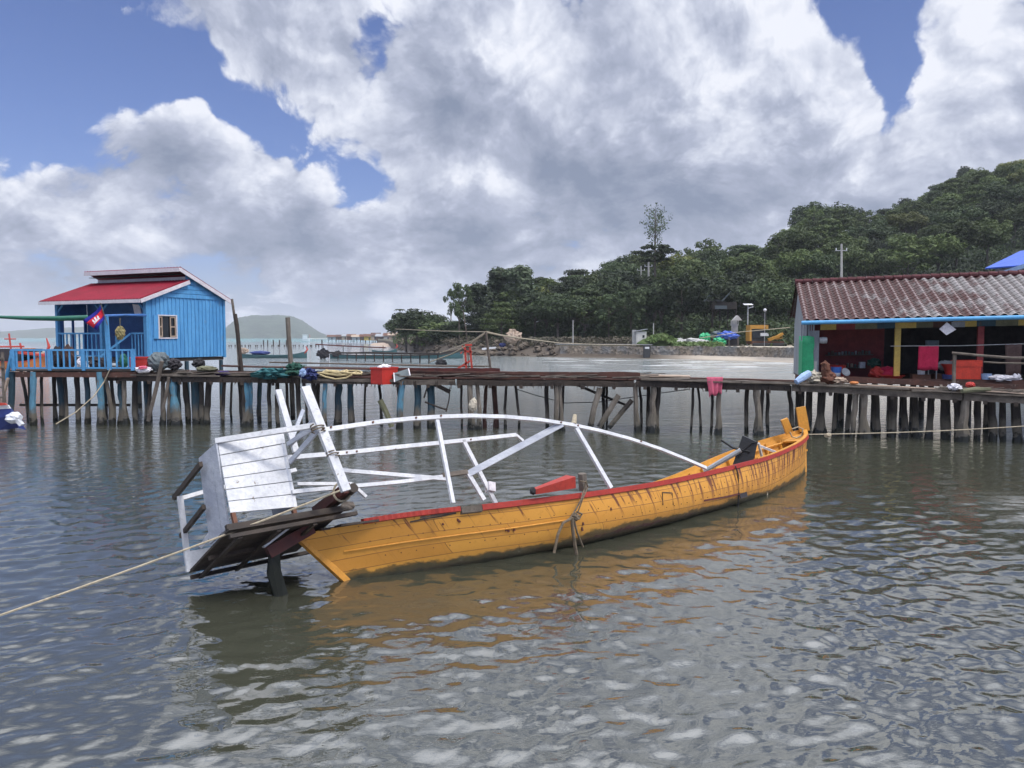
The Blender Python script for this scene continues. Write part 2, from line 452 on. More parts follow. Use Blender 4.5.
n0 = cloudnoise(0, 0); n1 = cloudnoise(.012, .022); n2 = cloudnoise(.03, .06, 3)
dens = math_(nt, 'MULTIPLY_ADD', math_(nt, 'SUBTRACT', n0, .5), 2.2, cover)
alpha = sstep(nt, dens, -.04, .34)
relief = math_(nt, 'ADD', math_(nt, 'MULTIPLY', math_(nt, 'SUBTRACT', n0, n1), 1.0), math_(nt, 'MULTIPLY', math_(nt, 'SUBTRACT', n0, n2), 1.0))
thin = sstep(nt, dens, .15, 1.4, .16, -.12)
lum = math_(nt, 'MULTIPLY_ADD', relief, 1.25, math_(nt, 'ADD', lightness, thin))
lum = math_(nt, 'ADD', lum, .345)
# bright cloud overhead and round the sun, added to lift fill and reflections
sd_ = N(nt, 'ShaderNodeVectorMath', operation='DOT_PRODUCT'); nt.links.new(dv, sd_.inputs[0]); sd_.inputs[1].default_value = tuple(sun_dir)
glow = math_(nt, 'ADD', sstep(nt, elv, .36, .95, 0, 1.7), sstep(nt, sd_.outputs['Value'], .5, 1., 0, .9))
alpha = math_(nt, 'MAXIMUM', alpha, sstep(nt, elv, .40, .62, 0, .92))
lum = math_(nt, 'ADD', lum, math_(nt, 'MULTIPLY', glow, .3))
skyc = mixc(nt, 1., sky.outputs[0], (.66, .70, 1.0), 'MULTIPLY')
cr = ramp(nt, math_(nt, 'MULTIPLY_ADD', lum, .7, .3), [(.0, (1.9, 2.3, 3.25)), (.3, (2.75, 3.1, 4.1)), (.51, (3.5, 3.85, 4.95)), (.685, (4.7, 5.05, 6.1)), (.87, (6.3, 6.6, 7.5)), (1., (7.3, 7.5, 8.2))])
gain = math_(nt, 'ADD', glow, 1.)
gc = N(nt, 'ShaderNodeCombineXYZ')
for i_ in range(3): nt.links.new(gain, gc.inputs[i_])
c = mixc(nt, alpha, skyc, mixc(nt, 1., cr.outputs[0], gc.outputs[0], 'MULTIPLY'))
# low veil of distant stratus at the horizon
hz = sstep(nt, elv, -.02, .11, .5, 0.)
c = mixc(nt, hz, c, mixc(nt, sstep(nt, n0, .35, .65), (3.4, 3.95, 5.3), (4.8, 5.2, 6.4)))
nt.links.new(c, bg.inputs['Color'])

world.cycles.sampling_method = 'MANUAL'; world.cycles.sample_map_resolution = 256
scene.view_settings.view_transform = 'Standard'
scene.view_settings.look = 'None'
scene.view_settings.exposure = 0.3
scene.view_settings.gamma = 1.0
scene.render.engine = 'CYCLES'
try:
    scene.cycles.use_denoising = True
    scene.cycles.max_bounces = 6; scene.cycles.volume_bounces = 0
    scene.cycles.sample_clamp_indirect = 6
except Exception: pass

# ================================================================== water
def water():
    rng = np.random.default_rng(3)
    # polar rings about the viewing point, fine near and wide far
    ring = [0.6]
    while ring[-1] < 9000:
        r_ = ring[-1]
        ring.append(r_ + max(.03, r_ * r_ * .00034) if r_ < 160 else r_ * 1.12)
    ring = np.array(ring)
    th = np.concatenate([np.linspace(-180, -46, 40)[:-1], np.linspace(-46, 46, 760), np.linspace(46, 180, 40)[1:]])
    th = np.radians(th)
    RR, TT = np.meshgrid(ring, th, indexing='ij')
    X = RR * np.sin(TT); Y = RR * np.cos(TT)
    sp_r = np.gradient(ring)[:, None] + 0 * TT
    sp_t = RR * np.abs(np.gradient(th))[None, :]
    spc = np.maximum(sp_r, sp_t * .6)
    Hh = np.zeros_like(X)
    xx = X + .25 * np.sin(.55 * Y + .3 * X) + .35 * np.sin(.21 * X - .33 * Y + 1)
    yy = Y + .25 * np.sin(.5 * X - .2 * Y + 2) + .35 * np.sin(.18 * X + .27 * Y)
    n = 90
    lam = np.exp(np.clip(rng.normal(np.log(.33), .5, n), np.log(.14), np.log(2.6)))
    for i in range(n):
        ang = math.radians(-68 + rng.normal(0, 46))
        k = 2 * math.pi / lam[i]
        slope = .0165 * (1.0 if lam[i] < .7 else (lam[i] / .7) ** -.55)
        a = slope / k
        w = np.clip((lam[i] / spc - 2.2) / 2.0, 0, 1)
        # gusts: patches of stronger and weaker ripples
        gst = .75 + .7 * np.sin(.13 * X * math.cos(i) + .17 * Y * math.sin(i * 1.7) + i)
        Hh += w * a * gst * np.sin(k * (math.cos(ang) * xx + math.sin(ang) * yy) + rng.uniform(0, 6.28))
    Hh *= np.clip((RR - .5) / 2, 0, 1)
    nr, nc = X.shape
    verts = np.stack([X, Y, Hh], -1).reshape(-1, 3)
    verts = np.vstack([verts, [[0, 0, 0]]])
    i, k = np.meshgrid(np.arange(nr - 1), np.arange(nc - 1), indexing='ij')
    a = (i * nc + k).ravel()
    quads = np.stack([a, a + nc, a + nc + 1, a + 1], -1)
    me = bpy.data.meshes.new('water')
    nq = len(quads); nt_ = nc - 1
    tri = np.stack([np.full(nt_, nr * nc), np.arange(nt_), np.arange(nt_) + 1], -1)
    me.vertices.add(len(verts)); me.vertices.foreach_set('co', verts.ravel().astype(np.float32))
    loops = np.concatenate([quads.ravel(), tri.ravel()])
    me.loops.add(len(loops)); me.loops.foreach_set('vertex_index', loops.astype(np.int32))
    me.polygons.add(nq + nt_)
    ls = np.concatenate([np.arange(nq) * 4, nq * 4 + np.arange(nt_) * 3]).astype(np.int32)
    me.polygons.foreach_set('loop_start', ls)
    me.update(calc_edges=True); me.validate()
    if me.polygons[0].normal.z < 0: me.flip_normals()
    me.shade_smooth()
    o = bpy.data.objects.new('water', me); col.objects.link(o); o['kind'] = 'structure'
    m, nt, b = newmat('murky_sea_water')
    g = N(nt, 'ShaderNodeNewGeometry'); pos = g.outputs['Position']
    s = N(nt, 'ShaderNodeSeparateXYZ'); nt.links.new(pos, s.inputs[0])
    # colour of the water body: silty green near the shore, turquoise far out
    c = mixc(nt, noise_(nt, pos, .12, 3, .6), (.038, .042, .030), (.047, .047, .033))
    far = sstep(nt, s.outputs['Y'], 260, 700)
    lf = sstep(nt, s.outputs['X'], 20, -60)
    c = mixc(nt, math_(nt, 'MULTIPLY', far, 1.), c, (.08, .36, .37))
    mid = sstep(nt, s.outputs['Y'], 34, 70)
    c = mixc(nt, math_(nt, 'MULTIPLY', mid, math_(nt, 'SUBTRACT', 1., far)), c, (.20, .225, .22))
    # surf by the beach and a small foam tongue by the shop piles
    fo = noise_(nt, pos, 1.0, 6, .65, (.09, .35, 1), .6)
    zone = math_(nt, 'MULTIPLY', sstep(nt, s.outputs['Y'], 62, 105), sstep(nt, s.outputs['X'], -2, 14))
    foam = math_(nt, 'MULTIPLY', sstep(nt, fo, .5, .62), zone)
    d2 = N(nt, 'ShaderNodeVectorMath', operation='DISTANCE'); nt.links.new(pos, d2.inputs[0]); d2.inputs[1].default_value = (10.9, 15.3, 0)
    z2 = sstep(nt, d2.outputs['Value'], 0.4, 2.3, 1, 0)
    fo2 = noise_(nt, pos, 1.4, 6, .7, (.5, 1.3, 1), .8)
    foam2 = math_(nt, 'MULTIPLY', math_(nt, 'MULTIPLY', sstep(nt, fo2, .42, .68), z2), .55)
    foam = math_(nt, 'MAXIMUM', foam, foam2)
    c = mixc(nt, math_(nt, 'MULTIPLY', foam, .8), c, (.62, .62, .6))
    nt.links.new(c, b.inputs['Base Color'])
    nt.links.new(math_(nt, 'MULTIPLY_ADD', foam, .6, .035), b.inputs['Roughness'])
    b.inputs['IOR'].default_value = 2.5
    b.inputs['Specular IOR Level'].default_value = .5
    # small ripples beyond what the mesh carries, growing with distance
    bb = math_(nt, 'MULTIPLY_ADD', noise_(nt, pos, 1.0, 5, .62, (1.3, 2.3, 1), .4), 1., 0.)
    b2 = noise_(nt, pos, 4.5, 3, .5, (1, 1.5, 1), .3)
    fade = sstep(nt, s.outputs['Y'], 13, 45)
    hh = math_(nt, 'MULTIPLY', bb, math_(nt, 'MULTIPLY_ADD', fade, .15, 0.008))
    hh = math_(nt, 'ADD', hh, math_(nt, 'MULTIPLY', b2, .004))
    bm = N(nt, 'ShaderNodeBump'); bm.inputs['Strength'].default_value = 1; bm.inputs['Distance'].default_value = 1
    nt.links.new(hh, bm.inputs['Height']); nt.links.new(bm.outputs[0], b.inputs['Normal'])
    me.materials.append(m)
water()

# haze: one closed box of even air
hb = MB(); hb.box((0, 1600, 75), (9000, 9000, 170))
m, nt, b = newmat('sea_haze'); nt.nodes.remove(b)
pv = N(nt, 'ShaderNodeVolumePrincipled'); pv.inputs['Color'].default_value = (.9, .94, 1, 1); pv.inputs['Density'].default_value = .00017
nt.links.new(pv.outputs[0], nt.nodes['Material Output'].inputs['Volume'])
HAZE = hb.build('haze', m); tag(HAZE, kind='stuff')

# ================================================================== the yellow boat
OS = G(345, 580); OB = G(807, 471)
AX = (OB - OS); LW = AX.length; AX.normalize()
PS = V((AX.y, -AX.x, 0))                  # towards the camera
LIST = R(18)
PL_ = PS * math.cos(LIST) + Z * math.sin(LIST)     # listed "sideways", near side up
UL_ = Z * math.cos(LIST) - PS * math.sin(LIST)
def BF(x, lat, h):                        # boat frame to world; the hull is a little less heeled at the bow
    k = max(0., min(1., (x / LW - .62) / .33)); k = k * k * (3 - 2 * k); a = LIST - R(9) * k
    return OS + AX * x + (PS * math.cos(a) + Z * math.sin(a)) * lat + (Z * math.cos(a) - PS * math.sin(a)) * h
def lerp_tab(tab, s):
    for (a, va), (b, vb) in zip(tab, tab[1:]):
        if s <= b:
            k = (s - a) / (b - a); k = max(0, min(1, k)); return va + (vb - va) * k
    return tab[-1][1]
def smooth_tab(tab):
    # Catmull-Rom over uneven table
    xs = [a for a, _ in tab]; ys = [b for _, b in tab]; n = len(xs)
    sl = []
    for i in range(n):
        i0 = max(0, i - 1); i1 = min(n - 1, i + 1)
        sl.append((ys[i1] - ys[i0]) / (xs[i1] - xs[i0]))
    def f(s):
        s = max(xs[0], min(xs[-1], s))
        for i in range(n - 1):
            if s <= xs[i + 1]:
                w = xs[i + 1] - xs[i]; t = (s - xs[i]) / w
                return (ys[i] * (2 * t ** 3 - 3 * t ** 2 + 1) + sl[i] * w * (t ** 3 - 2 * t ** 2 + t) + ys[i + 1] * (-2 * t ** 3 + 3 * t ** 2) + sl[i + 1] * w * (t ** 3 - t ** 2))
    return f
f_b = smooth_tab([(0, .05), (.05, .46), (.12, .90), (.22, 1.24), (.35, 1.42), (.5, 1.43), (.7, 1.22), (.85, .88), (.94, .52), (1, .05)])
f_h = smooth_tab([(0, .76), (.08, .72), (.2, .58), (.35, .46), (.5, .42), (.7, .50), (.85, .75), (.94, .92), (1, 1.04)])
SEC_M = [(0, 0), (.30, .03), (.58, .10), (.80, .24), (.91, .42), (.965, .62), (.99, .82), (1, 1)]
SEC_E = [(0, 0), (.10, .12), (.24, .26), (.40, .40), (.56, .55), (.72, .70), (.87, .86), (1, 1)]
KEEL = -.48
def hull_pt(s, t, side=1, inset=0.):
    m = max(0., min(1., 4.6 * s * (1 - s))) ** .6
    k = t * (len(SEC_M) - 1); i = min(int(k), len(SEC_M) - 2); f = k - i
    def ev(S): return S[i][0] + (S[i + 1][0] - S[i][0]) * f, S[i][1] + (S[i + 1][1] - S[i][1]) * f
    a = ev(SEC_M); b_ = ev(SEC_E)
    ww = a[0] * m + b_[0] * (1 - m); g = a[1] * m + b_[1] * (1 - m)
    b = f_b(s); h = f_h(s)
    xk = .42 + s * (LW - .42 - .16); xg = -.62 + s * (LW + .62 + .10)
    lat = max(0., b * ww - inset * (1.3 if m < .8 else 1.0)); hh = KEEL + (h - KEEL) * g + inset * 1.1 * (1 - t)
    return BF(xk + (xg - xk) * g, side * lat, hh)

def hull_mat():
    m, nt, b = newmat('orange_yellow_hull_paint')
    uv = N(nt, 'ShaderNodeUVMap'); uvv = uv.outputs[0]
    s = N(nt, 'ShaderNodeSeparateXYZ'); nt.links.new(uvv, s.inputs[0])
    g = N(nt, 'ShaderNodeNewGeometry'); pos = g.outputs['Position']
    sp = N(nt, 'ShaderNodeSeparateXYZ'); nt.links.new(pos, sp.inputs[0])
    n1 = noise_(nt, pos, 1.3, 5, .6); n2 = noise_(nt, pos, 14, 5, .65)
    br = N(nt, 'ShaderNodeTexBrick'); br.offset = .37; br.squash = 1
    br.inputs['Scale'].default_value = 1; br.inputs['Brick Width'].default_value = 2.7; br.inputs['Row Height'].default_value = .235
    br.inputs['Mortar Size'].default_value = .0065; br.inputs['Mortar Smooth'].default_value = .35; br.inputs['Bias'].default_value = 0
    br.inputs['Color1'].default_value = (.64, .305, .045, 1); br.inputs['Color2'].default_value = (.545, .24, .034, 1); br.inputs['Mortar'].default_value = (.22, .085, .018, 1)
    # seams wander a little
    wv = N(nt, 'ShaderNodeVectorMath', operation='ADD'); nz = N(nt, 'ShaderNodeTexNoise'); nz.inputs['Scale'].default_value = .7
    nt.links.new(uvv, nz.inputs['Vector'])
    sc = N(nt, 'ShaderNodeVectorMath', operation='MULTIPLY'); nt.links.new(nz.outputs['Color'], sc.inputs[0]); sc.inputs[1].default_value = (.3, .05, 0)
    nt.links.new(uvv, wv.inputs[0]); nt.links.new(sc.outputs[0], wv.inputs[1]); nt.links.new(wv.outputs[0], br.inputs['Vector'])
    c = mixc(nt, sstep(nt, n1, .35, .75, 0, .4), br.outputs['Color'], (.50, .22, .035))
    c = mixc(nt, sstep(nt, n2, .55, .8, 0, .5), c, (.33, .14, .025))
    # pale rubbing line
    # rust-brown runs from the fastenings, below the rail; more forward
    st = noise_(nt, uvv, 1.0, 4, .62, (8.5, .75, 1))
    fw = sstep(nt, s.outputs['X'], 3, 9, .0, .10)
    stf = sstep(nt, math_(nt, 'ADD', st, fw), .57, .66)
    hgt = sstep(nt, s.outputs['Y'], 1.0, 1.6, .1, .95)
    c = mixc(nt, math_(nt, 'MULTIPLY', stf, hgt), c, (.13, .035, .018))
    # scattered chips
    ch = noise_(nt, uvv, 3.1, 8, .72, (1, 2.2, 1))
    c = mixc(nt, sstep(nt, ch, .68, .73), c, (.09, .04, .025))
    # bottom paint under the turn of the bilge
    edge = math_(nt, 'MULTIPLY_ADD', noise_(nt, uvv, 2.6, 8, .72, (1, 1.6, 1)), .40, math_(nt, 'SUBTRACT', s.outputs['Y'], .14))
    edge = math_(nt, 'ADD', edge, math_(nt, 'ADD', sstep(nt, s.outputs['X'], 2.2, 5.2, .16, -.09), sstep(nt, s.outputs['X'], 9.0, 12.0, 0, .42)))
    slime = math_(nt, 'MULTIPLY', sstep(nt, edge, .99, 1.06, 1, 0), .85)
    c = mixc(nt, slime, c, mixc(nt, n2, (.02, .024, .012), (.06, .055, .022)))
    bot = sstep(nt, edge, .90, .93, 1, 0)
    c = mixc(nt, bot, c, mixc(nt, n2, (.10, .018, .016), (.045, .016, .014)))
    # weed and slime where the sea laps
    z = math_(nt, 'MULTIPLY_ADD', noise_(nt, pos, 3.2, 8, .72), -.34, sp.outputs['Z'])
    c = mixc(nt, sstep(nt, z, -.07, -.01, .8, 0), c, (.045, .042, .018))
    c = mixc(nt, sstep(nt, z, -.2, -.1, .9, 0), c, (.015, .018, .01))
    nt.links.new(c, b.inputs['Base Color'])
    nt.links.new(sstep(nt, n2, .3, .8, .42, .68), b.inputs['Roughness'])
    hgt_ = math_(nt, 'MULTIPLY_ADD', br.outputs['Fac'], -1.0, math_(nt, 'MULTIPLY', n2, .35))
    bump_(nt, b, hgt_, .5, .012)
    return m
M['hull'] = hull_mat()
M['yellow_wet'] = worn('yellow_paint_wet', (.60, .25, .028), (.5, .2, .022), (.2, .1, .04), .66, .5, 2, wet=True)
M['slime'] = worn('slimy_green_board', (.010, .012, .008), (.007, .009, .006), None, .6, .5)

BOAT = thing('wooden_boat', OS.lerp(OB, .5), 'long orange yellow wooden boat heeling beside the pier with white awning frame and stern cabin', 'boat')
def make_hull():
    mb = MB(); uv = []
    NS, NT = 90, 22
    for side in (1, -1):
        rows = []
        for i in range(NS + 1):
            s_ = i / NS; rows.append([hull_pt(s_, k / NT, side) for k in range(NT + 1)])
        # girth coordinate
        for i in range(NS + 1):
            gsum = 0; L_ = [0]
            for k in range(NT):
                gsum += (rows[i][k + 1] - rows[i][k]).length; L_.append(gsum)
            top = 1.75
            for k in range(NT + 1):
                uv.append((i / NS * LW, top - (gsum - L_[k])))
        if side == 1: mb.grid(rows)
        else:
            o = len(mb.v); mb.v += [q for r_ in rows for q in r_]
            nc = NT + 1
            for i in range(NS):
                for k in range(NT):
                    mb.f.append([o + i * nc + k, o + (i + 1) * nc + k, o + (i + 1) * nc + k + 1, o + i * nc + k + 1])
    o = mb.build('hull', M['hull'], BOAT, True, uv)
    # inner skin
    mb = MB()
    for side in (1, -1):
        rows = []
        for i in range(NS + 1):
            s_ = .012 + .976 * i / NS; rows.append([hull_pt(s_, k / NT * .985, side, .055) for k in range(NT + 1)])
        mb.grid(rows if side == -1 else [list(reversed(r_)) for r_ in rows])
    mb.build('inner_planking', M['yellow'], BOAT, True)
make_hull()
def hull_at(px, py):
    best = None
    def pr(p):
        d = p - C0; z = d.dot(FWD); return 512 + F_PX * d.x / z, 384 - F_PX * d.dot(UPV) / z
    s0, s1, t0, t1 = 0., 1., .3, 1.
    for _ in range(4):
        best = None
        for i in range(25):
            for k in range(15):
                s_ = s0 + (s1 - s0) * i / 24; t = t0 + (t1 - t0) * k / 14; x, y = pr(hull_pt(s_, t, 1)); e = (x - px) ** 2 + (y - py) ** 2
                if best is None or e < best[0]: best = (e, s_, t)
        ds, dt = (s1 - s0) / 16, (t1 - t0) / 10
        s0, s1, t0, t1 = best[1] - ds, best[1] + ds, best[2] - dt, min(1., best[2] + dt)
    return hull_pt(best[1], best[2], 1)
def hull_strip(pts, w, m_, name, th=.012):
    q = [hull_at(*p) for p in pts]; mb = MB()
    for a, b in zip(q, q[1:]): mb.beam(a, b, th, w, up=UL_)
    return mb.build(name, M[m_], BOAT)
hull_strip([(704, 500.5), (716, 498.5), (730, 496), (740, 493.5)], .035, 'darkred', 'open_seam')
hull_strip([(739.5, 494.5), (746.5, 492.5)], .17, 'black', 'plank_hole', .016)
hull_strip([(410, 522), (424, 519), (440, 516.5), (456, 513)], .022, 'darkwood', 'open_seam')
hull_strip([(420, 517.5), (436, 515), (456, 511)], .03, 'wood', 'bared_plank', .010)
hull_strip([(662, 492), (662.5, 505)], .03, 'darkwood', 'sprung_butt'); hull_strip([(663, 492.5), (672, 493), (673, 505)], .018, 'darkwood', 'sprung_butt')
for x, y, h_ in ((506, 529, .07), (508.5, 530.5, .05), (514, 528.5, .08), (443, 524, .03), (458, 519.5, .05), (582, 528, .10), (583, 523, .08), (459.5, 521, .04), (611, 509, .05)):
    q = hull_at(x, y); mb = MB(); mb.beam(q + UL_ * h_ / 2, q - UL_ * h_ / 2, .035, .012, up=PS); mb.build('rust_stain', M['darkred'], BOAT)
nb_ = MB()
for sd_ in np.linspace(.05, .97, 56):
    for t_ in (.97, .80, .64):
        q = hull_pt(sd_ + random.uniform(-.003, .003), t_, 1); nb_.box(q, (.014, .014, .014))
o_ = nb_.build('nail_heads', M['rust'], BOAT); o_['kind'] = 'stuff'
def sweep_rail(side, s0, s1, up=(.0, .10), wid=.085, n=60, drop=0.):
    mb = MB(); vs = []; fs = []
    for i in range(n + 1):
        s_ = s0 + (s1 - s0) * i / n
        c = hull_pt(s_, 1, side); o_ = PL_ * side
        jw = .004 * math.sin(i * 1.7)
        lo, hi = up
        pts = [c + o_ * (.028 + jw) + UL_ * lo, c + o_ * (.032 + jw) + UL_ * hi, c - o_ * (wid - .03) + UL_ * (hi + .004), c - o_ * (wid - .03) + UL_ * (lo - .02)]
        vs += pts
    for i in range(n):
        for k in range(4):
            a, b = i * 4 + k, i * 4 + (k + 1) % 4
            f = (a, b, b + 4, a + 4)
            fs.append(f if side < 0 else tuple(reversed(f)))
    fs.append((0, 1, 2, 3)); e = n * 4; fs.append((e, e + 1, e + 2, e + 3))
    mb.add(vs, fs); return mb
sweep_rail(1, .055, .148, (-.015, .055)).build('gunwale_rail', M['red'], BOAT)
sweep_rail(1, .172, .992, (-.035, .05)).build('gunwale_rail', M['red'], BOAT)
r_ = sweep_rail(1, .149, .1715, (-.05, .045)); r_.build('gunwale_patch', M['wood'], BOAT)['label'] = 'bare grey patch where the red rail is missing'
sweep_rail(-1, .03, .992, (-.035, .05)).build('gunwale_rail', M['yellow'], BOAT)
mb = MB()
for i in range(40):
    a, b = .70 + .29 * i / 40, .70 + .29 * (i + 1) / 40
    mb.beam(hull_pt(a, 1, 1) - PL_ * .02 + UL_ * .062, hull_pt(b, 1, 1) - PL_ * .02 + UL_ * .062, .10, .02, up=UL_)
mb.build('rail_cap', M['yellow'], BOAT)
# pale rubbing strake along the near side
mb = MB(); pts = []
for i in range(40):
    s_ = .02 + .26 * i / 39
    pts.append(hull_pt(s_, .74 - .02 * i / 39, 1) + PL_ * .008)
mb.tube(pts, .012, 6); mb.build('rubbing_strake', M['yellow'], BOAT)
# stems
mb = MB()
st0 = [hull_pt(0, t, 1) for t in (0, .35, .7, 1)]
ctr = [BF(.43, 0, -.55), BF(.0, 0, .0), BF(-.38, 0, .46), BF(-.66, 0, .80)]
for a, b in zip(ctr, ctr[1:]): mb.beam(a, b, .10, .09, up=AX)
mb.build('stern_post', M['yellow'], BOAT)
mb = MB()
ctr = [BF(LW - .26, 0, -.5), BF(LW - .13, 0, .0), BF(LW + .0, 0, .6), BF(LW + .10, 0, 1.07)]
for a, b in zip(ctr, ctr[1:]): mb.beam(a, b, .08, .08, up=AX)
mb.build('bow_stem', M['yellow'], BOAT)
# tall bow post and the shorter one
nb = BF(LW + .0, 0, 1.0)
pn = (PS * .2 - AX).normalized()
def on(px, py, p0=nb, n=None): return PL(px, py, p0, V((0, 1, 0)) if n is None else n)
mb = MB(); mb.beam(on(804.5, 431), on(800.5, 407), .26, .07, up=V((0, 1, 0)), w1=.24, h1=.06)
mb.build('bow_post', M['yellow'], BOAT)
b2 = BF(LW - .75, -.32, .85)
mb = MB(); mb.beam(PL(789.5, 433, b2, V((0, 1, 0))), PL(784, 419, b2, V((0, 1, 0))), .19, .10, up=V((0, 1, 0)), w1=.17)
mb.build('mooring_bitt', M['yellow'], BOAT)
# breasthook, ribs, floor boards, thwarts
mb = MB()
for s_ in np.linspace(.09, .95, 30):
    mb = MB(); pp = [hull_pt(s_, t, -1, .10) for t in np.linspace(.96, .12, 9)] + [hull_pt(s_, t, 1, .10) for t in np.linspace(.12, .96, 9)]
    for a, b in zip(pp, pp[1:]): mb.beam(a, b, .05, .05, up=AX)
    mb.build('rib', M['yellow'], BOAT)
mb = MB()
for j, lat in enumerate((-.62, -.36, -.12, .12, .36, .62)):
    for s0, s1 in ((.1, .38), (.385, .66), (.67, .9)):
        s0_ = s0 + .02 * random.random()
        fm = lambda q: max(0., min(1., 4.6 * q * (1 - q))) ** .6
        lim0 = max(.02, f_b(s0) * (.72 * fm(s0) + .26 * (1 - fm(s0))) - .2); lim1 = max(.02, f_b(s1) * (.72 * fm(s1) + .26 * (1 - fm(s1))) - .2)
        if abs(lat) > max(lim0, lim1): continue
        l0 = max(-lim0, min(lim0, lat)); l1 = max(-lim1, min(lim1, lat))
        mb.beam(BF(s0_ * LW, l0, -.20), BF(s1 * LW, l1, -.10 if s1 > .85 else -.20), .2, .03, up=UL_)
mb.build('floor_boards', M['yellow'], BOAT)
for s_, hh in ((.80, .45), (.875, .48), (.935, .60)):
    mb = MB(); w_ = f_b(s_) * .9
    mb.beam(BF(s_ * LW, -w_, hh), BF(s_ * LW, w_, hh), .24, .045, up=UL_); mb.build('thwart', M['yellow'], BOAT)
mb = MB()
mb.slab([BF(LW * .955, -.30, .84), BF(LW * .955, .30, .84), BF(LW + .02, .03, 1.0), BF(LW + .02, -.03, 1.0)], .04)
mb.build('bow_deck', M['yellow'], BOAT)
# inner rail strip seen in the bow
for side in (1, -1):
    mb = MB(); mb.tube([hull_pt(s_, .9, side, .12) for s_ in np.linspace(.86, .975, 10)], .025, 6); mb.build('inner_stringer', M['yellow'], BOAT)

# ---- awning frame: two listed planes, one over each side
L2 = R(28)
P2 = PS * math.cos(L2) + Z * math.sin(L2); U2 = Z * math.cos(L2) - PS * math.sin(L2)
near0 = hull_pt(.45, 1, 1) - PL_ * .03
def NR(px, py): return PL(px, py, near0, P2)
far0 = near0 - P2 * 1.55
def FR(px, py): return PL(px, py, far0, P2)
mid0 = near0 - P2 * .75
def MD(px, py): return PL(px, py, mid0, P2)
def rail(name, pts, w, h, m='white', up=None):
    mb = MB()
    for a, b in zip(pts, pts[1:]): mb.beam(a, b, w, h, up=up or U2)
    return mb.build(name, M[m], BOAT)
rail('awning_post', [NR(346, 491), NR(305, 387)], .06, .125, up=AX)
rail('awning_post', [FR(296, 452), FR(278, 390)], .05, .095, up=AX)
rail('awning_post', [NR(453, 503), NR(437, 420)], .04, .06, up=AX)
rail('awning_post', [NR(611, 488), NR(576, 428)], .045, .085, up=AX)
rail('awning_post', [FR(498, 508), FR(463, 440)], .045, .08, up=AX)
rail('awning_post', [MD(484, 500), MD(467, 472)], .045, .075, up=AX)
rail('awning_rail', [NR(x, y) for x, y in ((318, 431), (345, 427), (380, 422), (410, 419), (440, 417), (470, 416), (505, 417), (540, 420), (572, 425), (600, 431), (630, 439), (660, 449), (685, 459), (706, 468))], .045, .062)
rail('awning_rail', [FR(x, y) for x, y in ((286, 458), (345, 453), (400, 447), (440, 443), (478, 439), (516, 435))], .045, .07)
rail('awning_rail', [MD(x, y) for x, y in ((336, 470), (380, 473.5), (446, 479))], .04, .058)
rail('awning_rail', [MD(x, y) for x, y in ((292, 492), (345, 487), (400, 482), (448, 476))], .04, .055)
rail('awning_brace', [NR(562, 424), MD(468, 474)], .04, .105, 'grey_white')
rail('awning_brace', [FR(516, 435), FR(523, 441)], .04, .05)
rail('bolted_joint', [MD(442, 475.5), MD(467, 472)], .06, .07, 'wood')
rail('lamp_box', [FR(490, 483), FR(490.5, 492)], .14, .14, 'fascia')
mb = MB(); mb.tube([NR(574, 424), NR(575, 415)], [.05, .03], 7, .25); mb.build('lashing', M['rope'], BOAT)
rail('awning_brace', [NR(317, 426), MD(288, 444)], .04, .06, 'grey_white')
rail('awning_brace', [NR(318, 430), MD(290, 462)], .03, .07, 'grey_white')
rail('awning_brace', [NR(316, 418), FR(291, 444)], .03, .06, 'grey_white')
rail('awning_brace', [FR(303, 410), FR(293, 436)], .04, .05, 'grey_white')
rail('awning_rail', [FR(297, 484), FR(352, 484), FR(366, 497)], .04, .05, 'white')

bp = MB()
for x, y in ((322, 430), (330, 428), (372, 423), (415, 418.5), (440, 416.5), (560, 423), (577, 426), (640, 442)):
    q = NR(x, y); bp.lathe(q + P2 * .02, [(.016, 0), (.016, .02)], 8, P2)
for x, y in ((346, 453), (356, 452), (440, 443), (470, 440)):
    q = FR(x, y); bp.lathe(q + P2 * .02, [(.016, 0), (.016, .02)], 8, P2)
o_ = bp.build('bolt_heads', M['rust'], BOAT); o_['kind'] = 'stuff'
mb = MB()
for k_ in np.linspace(0, 12.6, 30):
    c_ = NR(333, 455); mb_r = .085; mb.v.append(c_) if False else None
pts_ = [NR(333, 455) + U2 * (.012 * k_ / 2 - .03) + P2 * (.06 * math.cos(k_)) + AX * (.085 * math.sin(k_)) for k_ in np.linspace(0, 12.6, 30)]
mb.tube(pts_, .009, 5); mb.build('rope_lashing', M['rope_brown'], BOAT)
mb = MB(); pts_ = [NR(318, 429) + U2 * (.012 * k_ / 2 - .05) + P2 * (.07 * math.cos(k_)) + AX * (.09 * math.sin(k_)) for k_ in np.linspace(0, 18, 40)]
mb.tube(pts_, .010, 5); mb.build('rope_lashing', M['rope_brown'], BOAT)
